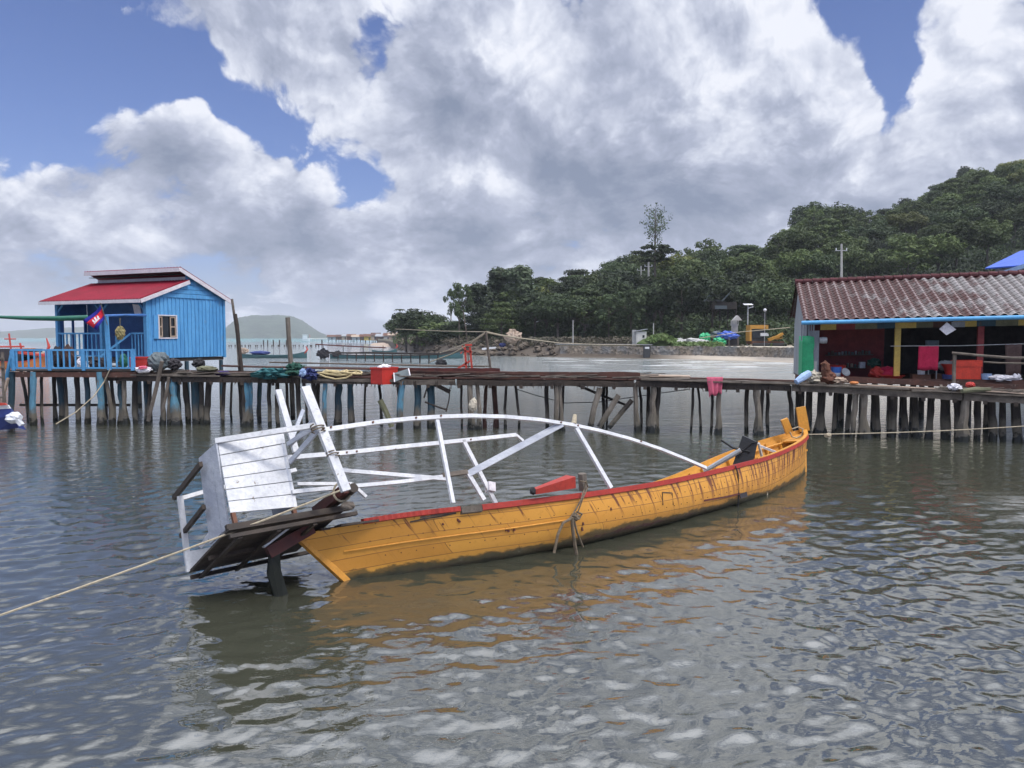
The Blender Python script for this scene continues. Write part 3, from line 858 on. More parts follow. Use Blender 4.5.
# ---- stern platform, cabin box and rails
pn0 = BF(-.55, .78, 0) + U2 * 0
A_ = PL(229, 529, BF(-.4, .62, .9), PS); B_ = PL(344, 512, BF(-.4, .62, .9), PS)
A_.z = B_.z = (A_.z + B_.z) / 2
pa = (B_ - A_).normalized()
Wp = 1.72; L3 = R(31)
P3 = PS * math.cos(L3) + Z * math.sin(L3); U3 = Z * math.cos(L3) - PS * math.sin(L3)
D_ = A_ - P3 * Wp; C_ = B_ - P3 * Wp
PLAT = MB()
nbd = 9
for i in range(nbd):
    k0 = i / nbd + .004; k1 = (i + 1) / nbd - .004
    PLAT.slab([A_.lerp(D_, k0), B_.lerp(C_, k0), B_.lerp(C_, k1), A_.lerp(D_, k1)][::-1], .03)
PLAT.build('platform_boards', M['darkwood'], BOAT)
for k in (.02, .5, .98):
    mb = MB(); mb.beam(A_.lerp(D_, k) - U3 * .075, B_.lerp(C_, k) - U3 * .055 + pa * .2, .06, .05, up=U3); mb.build('platform_bearer', M['darkwood'], BOAT)
for k in (.08, .4, .72):
    mb = MB(); mb.beam(A_.lerp(B_, k) - U3 * .10 - P3 * .03, D_.lerp(C_, k) - U3 * .10 + P3 * .03, .06, .035, up=U3); mb.build('platform_crossbeam', M['darkwood'], BOAT)
mb = MB(); mb.beam(A_ + U3 * .06 - P3 * .08, B_ + U3 * .06 - P3 * .08 + pa * .15, .07, .07, up=U3); mb.build('platform_sill', M['darkwood'], BOAT)
fp0 = A_ - P3 * .07
def FP(px, py, off=0.): return PL(px, py, fp0 - P3 * off, P3)
TL, TR, BR_, BL_ = FP(218, 444), FP(283, 431), FP(297.5, 507), FP(230.5, 513)
def boards(q, n, th, name, mat_, gap=.012):
    mb = MB()
    for i in range(n):
        a0 = i / n + gap / 2; a1 = (i + 1) / n - gap / 2
        j0 = random.uniform(-.004, .004)
        nn = (q[1] - q[0]).cross(q[3] - q[0]).normalized() * j0
        mb.slab([q[0].lerp(q[3], a0) + nn, q[0].lerp(q[3], a1) + nn, q[1].lerp(q[2], a1) + nn, q[1].lerp(q[2], a0) + nn], th)
    return mb.build(name, mat_, BOAT)
boards([TL, TR, BR_, BL_], 6, .025, 'cabin_front_boards', M['white'])
sp0 = TL - P3 * .002
def SD(px, py): return PL(px, py, sp0 - pa * .012, pa)
s_tl, s_tr, s_br, s_bl = SD(200, 458), SD(217.5, 443), SD(230, 527), SD(211, 544)
boards([s_tl, s_bl, s_br, s_tr], 3, .022, 'cabin_side_boards', M['grey_white'])  # shade of the side face put into a darker, bluer white
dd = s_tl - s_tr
boards([TR - pa * .03, TR - pa * .03 + dd, BR_ - pa * .03 + dd, BR_ - pa * .03], 3, .022, 'cabin_side_boards', M['grey_white'])
mb = MB(); mb.slab([TL + dd, TL, TR, TR + dd][::-1], .025); mb.build('cabin_roof_board', M['grey_white'], BOAT)
mb = MB(); mb.beam(TL + U3 * .045 - pa * .02, NR(318, 425), .05, .07, up=U3); mb.build('cabin_top_rail', M['white'], BOAT)
for q in (BL_ + pa * .04, BR_ - pa * .05):
    mb = MB(); mb.beam(q + U3 * .04 - P3 * .03, q - U3 * .16 - P3 * .03, .06, .05, up=pa); mb.build('cabin_stud', M['rust'], BOAT)
ap = D_ - pa * .0
def AP(px, py): return PL(px, py, D_ + pa * .03, pa)
def FS(px, py): return PL(px, py, D_ + P3 * .06, P3)
mb = MB(); mb.beam(AP(189, 571), AP(180, 496), .06, .07, up=pa); mb.build('rail_post', M['white'], BOAT)
mb = MB(); mb.beam(AP(174, 498), AP(201, 464), .05, .07, up=U3); mb.build('stern_rail', M['darkwood'], BOAT)
mb = MB(); mb.beam(AP(181, 536), AP(204, 507), .05, .06, up=U3); mb.build('stern_rail', M['darkwood'], BOAT)
mb = MB(); mb.beam(FS(180, 499), FS(204, 492), .05, .06, up=U3); mb.beam(FS(204, 492), FS(296, 470), .05, .06, up=U3); mb.build('side_rail', M['white'], BOAT)
mb = MB(); mb.slab([FS(187, 572), FS(185, 552), FS(222, 545), FS(226, 560)][::-1], .02); mb.build('kick_board', M['white'], BOAT)
mb = MB(); mb.beam(FS(200, 548), FS(214, 527), .04, .05, up=pa); mb.build('side_brace', M['grey_white'], BOAT)
# cross logs at the fore end of the platform
mb = MB(); b0 = PL(347, 488, BF(-.05, .85, .9), PS); mb.beam(b0, b0 - P2 * 1.0, .12, .13, up=U2); mb.build('cross_timber', M['darkred'], BOAT)
mb = MB(); b1 = PL(352, 489, BF(.1, .85, .9), PS); mb.tube([b1 + P2 * .05, b1 - P2 * .5, b1 - P2 * 1.1], .07, 10, .06); mb.build('cross_log', M['darkwood'], BOAT)
mb = MB(); mb.blob(PL(348, 506, BF(-.05, .85, .9), PS), (.10, .10, .06), 3, 8); mb.build('timber_end', M['wood'], BOAT)
mb = MB(); mb.tube([b0 - P2 * .15 + V((math.cos(a) * .12 * 1, math.sin(a) * .02, math.sin(a) * .13)) for a in np.linspace(0, 6.6, 14)], .016, 6); mb.build('rope_lashing', M['rope'], BOAT)
# red brace with pale edge under the platform and the rudder
st = BF(-.55, .1, .62)
def ST(px, py): return PL(px, py, st, PS)
mb = MB(); mb.beam(ST(268, 553), ST(312, 528), .12, .16, up=UL_); mb.build('platform_strut', M['darkred'], BOAT)
mb = MB(); mb.beam(ST(263.5, 547), ST(294, 524), .13, .025, up=UL_); mb.build('strut_capping', M['white'], BOAT)
rd = BF(-.75, -.05, 0)
mb = MB()
mb.slab([PL(270, 553, rd, PS), PL(280, 551, rd, PS), PL(281, 570, rd, PS), BF(-.78, -.05, -.5), BF(-.97, -.05, -.5), PL(268, 574, rd, PS)][::-1], .05)
mb.build('rudder', M['slime'], BOAT)
# dark deck boards over the stern
mb = MB()
for k in range(4):
    la = -.42 + k * .28
    mb.beam(BF(-.45 + abs(la) * .6, la, .76), BF(1.5, la * 1.5, .66), .26, .03, up=UL_)
mb.build('stern_deck', M['darkwood'], BOAT)

# ---- gear on board
eb = BF(LW * .755, .30, .5)
def EB(px, py): return PL(px, py, eb, (PS * .5 - AX).normalized())
mb = MB(); mb.slab([EB(742.5, 435.5), EB(731.5, 468), EB(753, 464), EB(757.5, 442.5)], .10)
ec = mb.build('engine_cover', M['greycover']); tag(ec, 'dark grey board cover standing in the bow half of the yellow boat', 'cover')
mb = MB(); mb.tube([EB(704, 471), EB(722, 461), EB(741, 450)], [.05, .06, .06], 8); tag(mb.build('propeller_shaft', M['metal']), 'pale grey shaft pipe lying over the rail of the yellow boat', 'pipe')
mb = MB(); mb.tube([EB(721, 440), EB(733, 448), EB(750, 452)], .025, 6); tag(mb.build('tiller_handle', M['rubber']), 'thin black tiller arm poking out left of the grey board cover', 'tiller')
mb = MB(); mb.tube([EB(738, 458), EB(744, 450), EB(752, 443), EB(758, 442)], .02, 6); tag(mb.build('cable', M['rubber']), 'black cable looped across the dark grey cover board', 'cable')
w0 = BF(LW * .83, 0, .62)
mb = MB(); mb.beam(PL(760, 446, w0, (PS * .6 - AX).normalized()), PL(783, 455, w0, (PS * .6 - AX).normalized()), .06, .05); tag(mb.build('crossbar', M['white']), 'white stick laid across the bow half of the yellow boat', 'stick')
mb = MB(); mb.beam(PL(758.5, 443, w0, PS), PL(763, 461, w0, PS), .05, .05); tag(mb.build('upright_stick', M['plaster']), 'short pale upright stick right of the dark grey cover board', 'stick')
rb = hull_pt(.475, 1, 1) + UL_ * .1 - PL_ * .12
def RB(px, py): return PL(px, py, rb, PS)
mb = MB(); mb.beam(RB(534, 491.5), RB(571, 481.5), .09, .08, up=Z, w1=.21, h1=.19)
tag(mb.build('float_block', M['red']), 'tapered red wooden block lying on the red rail amidships', 'block')
mb = MB(); mb.blob(RB(533, 491), (.05, .05, .06), 2, 7); tag(mb.build('black_knob', M['rubber']), 'small black lump at the thin end of the red block', 'knob')
mb = MB(); mb.tube([RB(583, 490), RB(582, 473.5)], .07, 8, .08); tag(mb.build('mooring_post', M['wood']), 'short grey wooden post with rope, right of the red block', 'post')
mb = MB()
hs = hull_pt(.52, .7, 1)
def HS(px, py, o=.05): return PL(px, py, hs + PS * o, PS)
for rr, pts in ((.014, [(580, 481), (586, 482), (584, 490), (581, 500), (575, 511), (570, 518), (575, 522)]), (.012, [(586, 481), (588, 487), (583, 498), (578, 512)]),
            (.024, [(572, 518), (563, 523), (558, 534), (554, 553)]), (.03, [(572, 519), (573, 532), (575, 546), (577, 556)]), (.017, [(574, 520), (577, 532), (583, 547)]), (.018, [(577, 512), (582, 514), (579, 519), (572, 518)])):
    mb.tube([HS(x, y, .05 if y > 495 else -.02) for x, y in pts], rr, 6)
mb.blob(HS(575, 517), (.075, .05, .065), 5, 8, .5, 4)
tag(mb.build('rope_fender', M['rope_brown']), 'frayed brown rope bundle hanging over the yellow side into the water', 'rope')
mb = MB(); mb.tube([HS(683, 462, .0), HS(684, 470, .04), HS(683, 478, .05), HS(682, 487, .05), HS(681, 500, .02)], .022, 6, .2)
def shift_line(px0, lst, r_, name, label, mat_='rope'):
    p0 = hull_pt(min(.97, max(.02, px0)), .8, 1) + PS * .06
    mb = MB(); mb.tube([PL(x, y, p0, PS) for x, y in lst], r_, 6, .15); tag(mb.build(name, M[mat_]), label, 'rope')
shift_line(.80, [(767.5, 459), (769, 467), (768, 475), (767, 486), (767, 500)], .02, 'hanging_line', 'pale rope hanging over the bow end of the yellow hull')
shift_line(.67, [(735.5, 466), (738, 475), (738.5, 490), (738, 512)], .014, 'hanging_line', 'thin dark line hanging down the hull below the grey cover', 'rubber')
# mooring lines
mo = b0 + P2 * .02
e0 = mo.lerp(G(-60, 627, .35), 1.6)
mb = MB(); pts = []
for i in range(26):
    k = i / 25; q = mo.lerp(e0, k); q = q - Z * (.10 * 4 * k * (1 - k)); pts.append(q)
mb.tube(pts, .014, 6); tag(mb.build('mooring_line', M['rope']), 'long tan mooring line running from the stern out of the picture at left', 'rope')
bw = BF(LW + .1, .02, .95)
mb = MB(); e1 = P(1040, 425, 22.0)
mb.tube([bw.lerp(e1, i / 15) - Z * (.05 * 4 * (i / 15) * (1 - i / 15)) for i in range(16)], .014, 6)
mb.blob(bw.lerp(e1, .09) - Z * .05, (.10, .06, .06), 4, 6)
tag(mb.build('bow_line', M['rope']), 'pale bow line stretched right from the yellow bow under the pier shop', 'rope')
def bow_loop():
    mb = MB(); mb.tube([PL(x, y, BF(LW - .5, 0, .9), V((0, 1, 0))) for x, y in ((790, 432), (792, 437), (797, 438), (802, 435), (803, 429), (798, 427), (792, 429))], .018, 6)
    tag(mb.build('rope_coil', M['rope']), 'small rope loop around the short bow bitt', 'rope')
bow_loop()

# ================================================================== the pier
PIER = thing('timber_pier', P(560, 378, 28.5) * 1, 'long rickety timber pier on many dark piles crossing the water behind the yellow boat', 'pier')
PIER.location.z = 0
def pierY(px):                            # distance of the front edge
    return lerp_tab([(0, 31.0), (110, 30.6), (400, 29.2), (650, 28.0), (800, 27.0), (1060, 24.6)], px)
def pierZ(px):
    return lerp_tab([(0, 2.0), (110, 2.02), (430, 1.95), (650, 1.95), (800, 1.86), (900, 1.74), (1060, 1.56)], px)
def PP(px, dy=0., z=0.):                  # point on the pier front edge line, dy metres further in
    Y = pierY(px) + dy
    q = P(px, 384, Y); q.z = pierZ(px) + z; return q
def pile(mb, px, Y, r, top, style=0, lean=0.):
    x = (px - 512) / F_PX * Y / math.cos(PITCH) * 1.0
    q = P(px, 400, Y); x = q.x
    n = 8; pts = []; rr = []; bow = random.uniform(-1, 1)
    dx = random.gauss(0, .10) + lean; dyy = random.uniform(-.1, .1); r *= random.uniform(.62, 1.12)
    for i in range(n + 1):
        k = i / n; z = -1.0 + (top + 1.0) * k
        pts.append((x + dx * (1 - k) + random.uniform(-.02, .02) + .08 * bow * math.sin(k * 3.1), Y + dyy * (1 - k), z))
        g = 1.0
        if style == 1: g = 1.0 + 1.0 * max(0, 1 - max(0, z + .1) / .8) + random.uniform(0, .1)      # barnacled foot
        if style == 0: g = 1.0 + random.choice((0, 0, .35)) * max(0, 1 - max(0, z) / .5)
        if style == 2: g = 1.0 + .25 * max(0, 1 - max(0, z) / .6)
        rr.append(r * g * random.uniform(.93, 1.07))
    mb.tube(pts, rr, 9, .09 if style != 1 else .2)
PILES = [  # px, extra depth, radius, style, material
    (244, 0, .08, 0, 'd'), (251, .1, .10, 2, 'b'), (225, .4, .09, 0, 'd'), (233, 1.9, .08, 0, 'g'), (240, 1.6, .09, 0, 'd'), (261, 1.7, .12, 2, 'k'), (270, .3, .09, 0, 'd'), (278, .2, .09, 0, 'd'), (287, 1.8, .09, 0, 'd'),
    (246.5, .05, .13, 1, 'b'), (297.5, .2, .09, 0, 'd'), (304, .9, .07, 0, 'd'), (313, .1, .10, 0, 'd'), (319, .6, .09, 0, 'd'), (326, .0, .14, 2, 'b'), (339, .5, .15, 2, 'k'), (350, .4, .15, 2, 'k'),
    (365.5, 1.8, .06, 0, 'd'), (379, 1.7, .07, 0, 'd'), (399, .3, .09, 0, 'd'), (403, .0, .13, 2, 'b'), (417, .2, .19, 2, 'k'), (431, .3, .13, 2, 'k'),
    (461, .4, .075, 0, 'd'), (470, .0, .10, 1, 'g'), (477, .0, .10, 1, 'g'), (487, .8, .11, 2, 'r'), (494, 1.0, .11, 2, 'r'), (507, .5, .06, 0, 'd'), (514.5, .6, .065, 0, 'd'),
    (547, .5, .07, 0, 'd'), (556, .0, .10, 0, 'g'), (559.5, .05, .08, 1, 'g'), (564, .7, .07, 0, 'd'), (604, 1.4, .07, 0, 'd'), (607, 1.1, .07, 0, 'd'), (635, .0, .11, 1, 'g'), (639, .8, .07, 0, 'd'),
    (648.5, .6, .08, 0, 'd'), (653.5, .0, .10, 1, 'g'), (659, .2, .12, 2, 'd'), (693.5, .4, .055, 0, 'd'), (697, .5, .055, 0, 'd'), (712.5, .2, .07, 0, 'd'), (718, .0, .085, 1, 'g'), (747, .5, .075, 0, 'd'), (756, .0, .10, 1, 'g'), (762, .3, .08, 0, 'd'), (768, .7, .075, 0, 'd'),
    (788.5, .5, .11, 0, 'd'), (798, .7, .11, 0, 'd'), (808.5, .8, .10, 1, 'd'), (822, .6, .12, 1, 'd'), (836, .5, .12, 0, 'd'), (851, .7, .10, 0, 'd'), (856, .0, .10, 0, 'g'), (863, .0, .11, 1, 'g'),
    (874, .6, .13, 0, 'd'), (892, .6, .14, 0, 'd'), (903, .9, .12, 1, 'd'), (914, .7, .13, 0, 'd'), (933, .7, .13, 0, 'd'), (945, .6, .15, 0, 'd'), (955, .5, .13, 0, 'd'), (966.5, .0, .105, 1, 'g'), (978, .6, .15, 0, 'd'), (991, .5, .13, 0, 'd'), (1003, .6, .13, 0, 'd'), (1015, .4, .15, 0, 'd'), (1030, .3, .13, 0, 'd'),
    (112, .2, .10, 0, 'd'), (121, .2, .14, 1, 'k'), (125, .05, .10, 1, 'g'), (136, .4, .10, 0, 'd'), (146, .4, .11, 2, 'k'), (152, .2, .10, 0, 'd'), (164, .1, .10, 1, 'g'), (172, .0, .13, 1, 'b'), (169, .05, .09, 1, 'g'), (178, .5, .12, 2, 'k'), (185, .5, .11, 0, 'd'), (195, .5, .17, 2, 'k'), (202, .3, .13, 0, 'd'), (210, .4, .11, 0, 'd'),
]
PM = {'g': 'pile', 'd': 'pile_dark', 'b': 'pile_blue', 'k': 'pile_dkblue', 'r': 'redwood'}
for px, dY, r_, st_, mm in PILES:
    mb = MB(); pile(mb, px, pierY(px) + .12 + dY, r_, pierZ(px) - .12, st_, 0)
    mb.build('pile', M[PM[mm]], PIER, False)
# fallen and leaning braces
def brace(pts, r_, mm, Yoff=.1, name='leaning_brace'):
    mb = MB(); q = [P(x, y, pierY(x) + Yoff) for x, y in pts]
    mb.tube(q, r_, 8, .1); return mb.build(name, M[mm], PIER)
brace([(600, 388), (594, 408), (590, 428)], .11, 'pile'); brace([(619, 395), (609, 411), (599, 427)], .10, 'pile'); brace([(632, 400), (621, 413), (609, 428)], .09, 'pile_dark')
brace([(380, 400), (386, 412), (392, 427)], .11, 'olive')
brace([(573, 383), (598, 394), (626, 405)], .05, 'pile_dark', .9)
brace([(434, 384), (450, 392)], .08, 'darkwood', .3); brace([(425, 402), (438, 407), (447, 410)], .035, 'darkwood', .3); brace([(450, 387), (449, 400), (446, 412)], .022, 'darkwood', .3); brace([(428, 385), (424, 398)], .03, 'darkwood', .3)
brace([(162, 361), (157, 385), (148, 421)], .075, 'wood', -.15); brace([(169, 377), (166, 395), (162, 412)], .06, 'wood', -.1)
mb = MB(); mb.tube([P(x, y, pierY(x) + .8) for x, y in ((516, 389), (535, 395), (565, 403), (600, 402), (640, 396), (690, 389))], .016, 5); mb.build('slack_cable', M['rubber'], PIER)
mb = MB(); mb.blob(P(473, 405, 28.6), (.16, .13, .24), 5, 8, .4); tag(mb.build('plastic_bag', M['cloth_cream']), 'pale bag hanging on two grey pier piles behind the boat frame', 'bag')
# beams under the deck
def run(px0, px1, dy, z, w, h, mm, name, steps=6, jit=.02):
    mb = MB(); pts = [PP(px0 + (px1 - px0) * i / steps, dy, z) for i in range(steps + 1)]
    for a, b in zip(pts, pts[1:]): mb.beam(a, b + (b - a) * .0, w, h, jit=jit, n=2)
    return mb.build(name, M[mm], PIER)
for seg in ((108, 300, 'darkwood'), (302, 455, 'wood'), (457, 634, 'darkwood'), (636, 790, 'darkwood'), (792, 962, 'wood'), (964, 1060, 'wood')):
    run(seg[0], seg[1], .08, -.17, .14, .2, seg[2], 'stringer')
    run(seg[0], seg[1], 1.0, -.17, .14, .2, 'darkwood', 'stringer')
    run(seg[0], seg[1], 1.9, -.17, .14, .2, 'darkwood', 'stringer')
for px in range(118, 1050, 31):
    mb = MB(); mb.beam(PP(px, -.05, -.30), PP(px, 2.2, -.30), .12, .13, jit=.02, n=2); mb.build('cross_bearer', M['darkwood'], PIER)
# deck: loose planks lying lengthwise, several broken short
random.seed(11)
def planks(px0, px1, z, d0, d1, mm, wid=.2, name='deck_planks', gapp=.12):
    mb = MB(); d = d0
    while d < d1:
        x = px0 + random.uniform(-4, 4)
        while x < px1:
            ln = random.uniform(70, 150); e = min(px1 + random.uniform(-5, 5), x + ln)
            if random.random() > gapp:
                a = PP(x, d, z + random.uniform(0, .05)); b = PP(e, d + random.uniform(-.05, .05), z + random.uniform(0, .05))
                mb.beam(a, b, wid * random.uniform(.75, 1.0), .045, n=3, jit=.012)
            x = e + random.uniform(.5, 3)
        d += wid * 1.03
    return mb.build(name, M[mm], PIER)
planks(106, 330, -.03, 0, 2.2, 'wood'); planks(330, 640, -.03, 0.2, 2.2, 'redwood'); planks(638, 792, -.03, 0, 2.0, 'wood'); planks(792, 1062, -.03, 0.0, 1.3, 'wood')
planks(180, 420, .06, .5, 2.2, 'redwood', .22, 'upper_planks', .3)
# raised walkway at the back
def raised(px0, px1, z0, z1, d0, d1, mm, name):
    mb = MB(); d = d0; steps = 7
    while d < d1:
        sx = px0 + random.uniform(-10, 10); ex = px1 + random.uniform(-12, 12); prev = None
        for i in range(steps + 1):
            k = i / steps; q = PP(sx + (ex - sx) * k, d, z0 + (z1 - z0) * k + random.uniform(-.012, .012))
            if prev is not None: mb.beam(prev, q, .2, .05)
            prev = q
        d += .215
    return mb.build(name, M[mm], PIER)
raised(228, 455, .30, .22, 1.5, 2.5, 'redwood', 'raised_walkway'); raised(275, 480, .45, .36, 2.3, 2.75, 'wood', 'raised_walkway'); raised(395, 640, .26, .05, .5, 1.9, 'redwood', 'raised_walkway')
run(395, 640, .45, .12, .05, .24, 'redwood', 'side_board'); run(390, 500, .5, .30, .04, .12, 'darkred', 'side_board')
run(634, 690, 1.0, .10, .9, .05, 'tan', 'side_board', 2); run(640, 735, .35, .03, .35, .04, 'wood', 'side_board', 3); run(690, 800, .5, .07, .4, .05, 'redwood', 'side_board', 3)
run(795, 1062, 1.35, .16, .07, .20, 'redwood', 'side_board', 6)
run(850, 935, .3, .05, .34, .03, 'tan', 'side_board', 3, .01)
run(985, 1040, .15, .06, .3, .03, 'tan', 'side_board', 2, .01); run(1000, 1050, .5, .1, .3, .03, 'wood', 'side_board', 2, .01)
run(318, 400, -.05, -.12, .06, .10, 'wood', 'ledger_board', 3)
# scraps on the deck
random.seed(5)
mb = MB()
for _ in range(170):
    px = random.uniform(112, 640); a = PP(px, random.uniform(0, 1.8), .05 + random.uniform(0, .06)); l = random.uniform(.3, 1.6); an = random.gauss(0, .35)
    mb.beam(a, a + V((math.cos(an) * l, math.sin(an) * l * .5, random.uniform(-.03, .09))), random.uniform(.04, .16), random.uniform(.02, .04))
o = mb.build('loose_boards', M['wood'], PIER); o['kind'] = 'stuff'
mb = MB()
for _ in range(60):
    px = random.uniform(930, 1040); a = PP(px, random.uniform(0.05, .9), .04 + random.uniform(0, .05)); l = random.uniform(.2, .9); an = random.gauss(0, .5)
    mb.beam(a, a + V((math.cos(an) * l, math.sin(an) * l * .5, random.uniform(-.02, .07))), random.uniform(.03, .1), random.uniform(.015, .03))
o = mb.build('loose_boards', M['wood'], PIER); o['kind'] = 'stuff'
# ragged weed and splinters under the edge
mb = MB()
for _ in range(120):
    px = random.uniform(115, 800); a = PP(px, -.02, -.1); mb.beam(a, a + V((random.uniform(-.08, .08), 0, -random.uniform(.08, .3))), .03, .02)
o = mb.build('hanging_splinters', M['darkwood'], PIER); o['kind'] = 'stuff'

# ---- things lying on the pier
def crumple(name, px0, px1, py_top, py_bot, Y, mat_, label, cat, seed, depth=.3, amp=.45, n=12):
    a = P(px0, py_bot, Y); b = P(px1, py_top, Y); c = (a + b) / 2
    mb = MB(); mb.blob(c + V((0, depth * .5, 0)), (abs(b.x - a.x) / 2, depth, abs(b.z - a.z) / 2), seed, n, amp, 3.2)
    return tag(mb.build(name, M[mat_], None, False), label, cat)
crumple('fishing_net', 254, 289, 369, 379, 29.6, 'net_teal', 'teal green fishing net heaped on the pier deck', 'net', 1, .45, .9, 16)
crumple('fishing_net', 286, 301, 364, 376, 29.7, 'net_green', 'dark green net bundle, right end of the teal net heap', 'net', 2, .4, .9, 14)
crumple('fishing_net', 300, 316, 369, 379, 29.4, 'net_blue', 'navy blue net bundle left of the coiled hose', 'net', 3, .35, .8, 14)
crumple('torn_cloth', 300, 305, 369, 376, 29.0, 'cloth_sky', 'pale scrap of cloth on the navy net bundle', 'cloth', 13, .1, .8)
crumple('purple_cloth', 214, 229, 371, 376, 30.3, 'cloth_purple', 'dark purple cloth lying flat on the pier near the blue house', 'cloth', 4, .3)
crumple('plastic_sheet', 195, 215, 366, 372, 30.4, 'olive', 'drab folded sheet on the pier under the blue house wall', 'sheet', 5, .4, .3)
crumple('white_cloth', 135, 149, 366.5, 373, 30.2, 'cloth_white', 'white and pink cloth heap in front of the red crate', 'cloth', 6, .25)
crumple('pink_cloth', 138, 146, 366, 370, 30.1, 'cloth_pink', 'small pink cloth on the white heap by the red crate', 'cloth', 7, .2)
crumple('grey_sack', 147, 167, 352, 371, 30.6, 'tarp_grey', 'bulky grey tarpaulin sack beside the red crate', 'sack', 8, .4, .3)
crumple('dark_bundle', 166, 178, 359, 370, 30.9, 'black', 'dark bundle right of the grey sack under the blue wall', 'bundle', 9, .4, .5)
crumple('rubber_bundle', 192, 202, 359, 368, 31.2, 'rubber', 'black bundle on the pier below the right half of the blue wall', 'bundle', 10, .3, .6)
mb = MB()                                             # coiled hose
random.seed(21)
for k in range(9):
    cx_, w_ = random.uniform(328, 345), random.uniform(9, 20); yy = random.uniform(376, 379); pts = []
    for i in range(26):
        a = 2 * math.pi * i / 25 + k
        px = cx_ + w_ * math.cos(a); q = PP(px, .35 + .42 * math.sin(a), .10 + .012 * k + .05 * math.sin(a * 2 + k))
        pts.append(q)
    mb.tube(pts, .035, 6)
mb.tube([PP(x, d_, z_) for x, d_, z_ in ((352, .3, .12), (358, .2, .16), (362, .15, .1))], .035, 6)
mb.tube([PP(x, -.08, z_) for x, z_ in ((318, .12), (326, .0), (336, -.08), (346, -.03), (352, .1))], .035, 6)
tag(mb.build('coiled_hose', M['hose']), 'loose coil of cream hose on the pier left of the red box', 'hose')
def open_crate(name, px0, px1, py0, py1, Y, dep, mat_, label, ang=0., lid=None, cat='crate'):
    a = P(px0, py1, Y); b = P(px1, py1, Y); h = P(px0, py0, Y).z - a.z; w = b.x - a.x
    root = thing(name, (a + b) / 2, label, cat)
    rot = Matrix.Rotation(ang, 3, 'Z'); c = (a + b) / 2
    def bx(m_, x, y, z, sx, sy, sz): m_.box(c + rot @ V((x, y, z)), (sx, sy, sz), rot)
    t = .035
    m_ = MB(); bx(m_, 0, dep / 2, t / 2, w, dep, t)
    bx(m_, 0, t / 2, h / 2 + .001, w, t, h); bx(m_, 0, dep - t / 2, h / 2 + .001, w, t, h)
    bx(m_, -w / 2 + t / 2, dep / 2, h / 2 + .001, t - .002, dep - 2 * t, h); bx(m_, w / 2 - t / 2, dep / 2, h / 2 + .001, t - .002, dep - 2 * t, h)
    m_.build('body', M[mat_], root)
    m_ = MB()
    bx(m_, 0, -.01, h - .03, w + .04, .04, .06); bx(m_, 0, dep + .01, h - .03, w + .04, .04, .06)
    bx(m_, -w / 2, dep / 2, h - .03, .04, dep - .02, .062); bx(m_, w / 2, dep / 2, h - .03, .04, dep - .02, .062)
    m_.build('rim', M[mat_], root)
    if lid:
        m_ = MB(); m_.blob(c + rot @ V((0, dep / 2, h - .02)), (w * .42, dep * .42, .12), 3, 9, .5, 4); m_.build('contents', M[lid], root)
    return root
open_crate('red_box', 369, 384, 367.5, 384.5, 28.95, .9, 'plastic_red', 'red box of pale scraps on the pier deck near the cream hose', -.55, 'cloth_white', 'box')
open_crate('red_crate', 130, 147, 357, 370, 30.7, .6, 'plastic_red', 'red plastic crate on the pier at the corner of the blue house', .05)
mb = MB(); q0 = P(394.5, 381, 29.05); mb.slab([P(394.5, 382, 29.05), P(410, 375.5, 29.25), P(408.5, 368.5, 29.5), P(393.8, 373, 29.3)], .03)
gb = thing('propped_board', P(402, 382, 29.1), 'grey board with pale edge strips propped right of the red box', 'panel')
mb.build('face', M['tarp_grey'], gb)
for a, b in (((394.5, 382), (393.8, 373)), ((410, 375.5), (408.5, 368.5))):
    mb = MB(); mb.beam(P(*a, 29.0), P(*b, 29.3), .04, .04); mb.build('edge_strip', M['fascia'], gb)
# pink towel over the edge
def hang_cloth(name, q, mat_, label, seed, rows=8, cols=9, fold=.05, hem=.06, cat='towel'):
    tl, tr, br, bl = q; rs = []
    rng = random.Random(seed); ph = rng.uniform(0, 6)
    n = (tr - tl).cross(bl - tl).normalized()
    for i in range(rows + 1):
        k = i / rows; l = tl.lerp(bl, k); r_ = tr.lerp(br, k)
        rs.append([l.lerp(r_, j / cols) + n * (fold * (.3 + k) * math.sin(j * 1.9 + ph + k)) + Z * (hem * k * math.sin(j * 1.3 + ph * 2) * (1 if k > .8 else .2)) for j in range(cols + 1)])
    mb = MB(); mb.cloth(rs, .014); return tag(mb.build(name, M[mat_], None, True), label, cat)
Yt = pierY(715) - .1
hang_cloth('pink_towel', (P(706.5, 377, Yt), P(723, 377, Yt), P(721, 393, Yt), P(709.5, 396.5, Yt)), 'cloth_pink', 'pink towel hanging over the front edge of the pier', 2)
# heap at the shop end
Yh = 26.9
mb = MB(); mb.tube([P(796, 382, Yh), P(803, 377, Yh + .1), P(809, 373, Yh + .2)], [.10, .13, .12], 10, .08); tag(mb.build('rolled_cloth', M['cloth_sky']), 'pale blue rolled cloth leaning on the pier left of the shop', 'cloth')
crumple('cream_sack', 807, 822, 371, 383, Yh + .3, 'cloth_cream', 'cream sack heap beside the pale blue roll on the pier', 'sack', 31, .3, .5)
mb = MB(); mb.blob(P(829, 378, Yh + .2), (.24, .2, .22), 5, 10, .45); mb.blob(P(825.5, 369.5, Yh + .2), (.15, .14, .26), 6, 10, .4); mb.blob(P(824.5, 364, Yh + .2), (.14, .13, .07), 6, 8, .3)
tag(mb.build('brown_bundle', M['cloth_rust']), 'rust brown bundle standing on the pier before the shop shelves', 'bundle')
crumple('straw_bundle', 832, 848, 377.5, 383.5, Yh + .1, 'tan', 'tan straw bundle lying right of the rust brown bundle', 'bundle', 33, .2, .6)
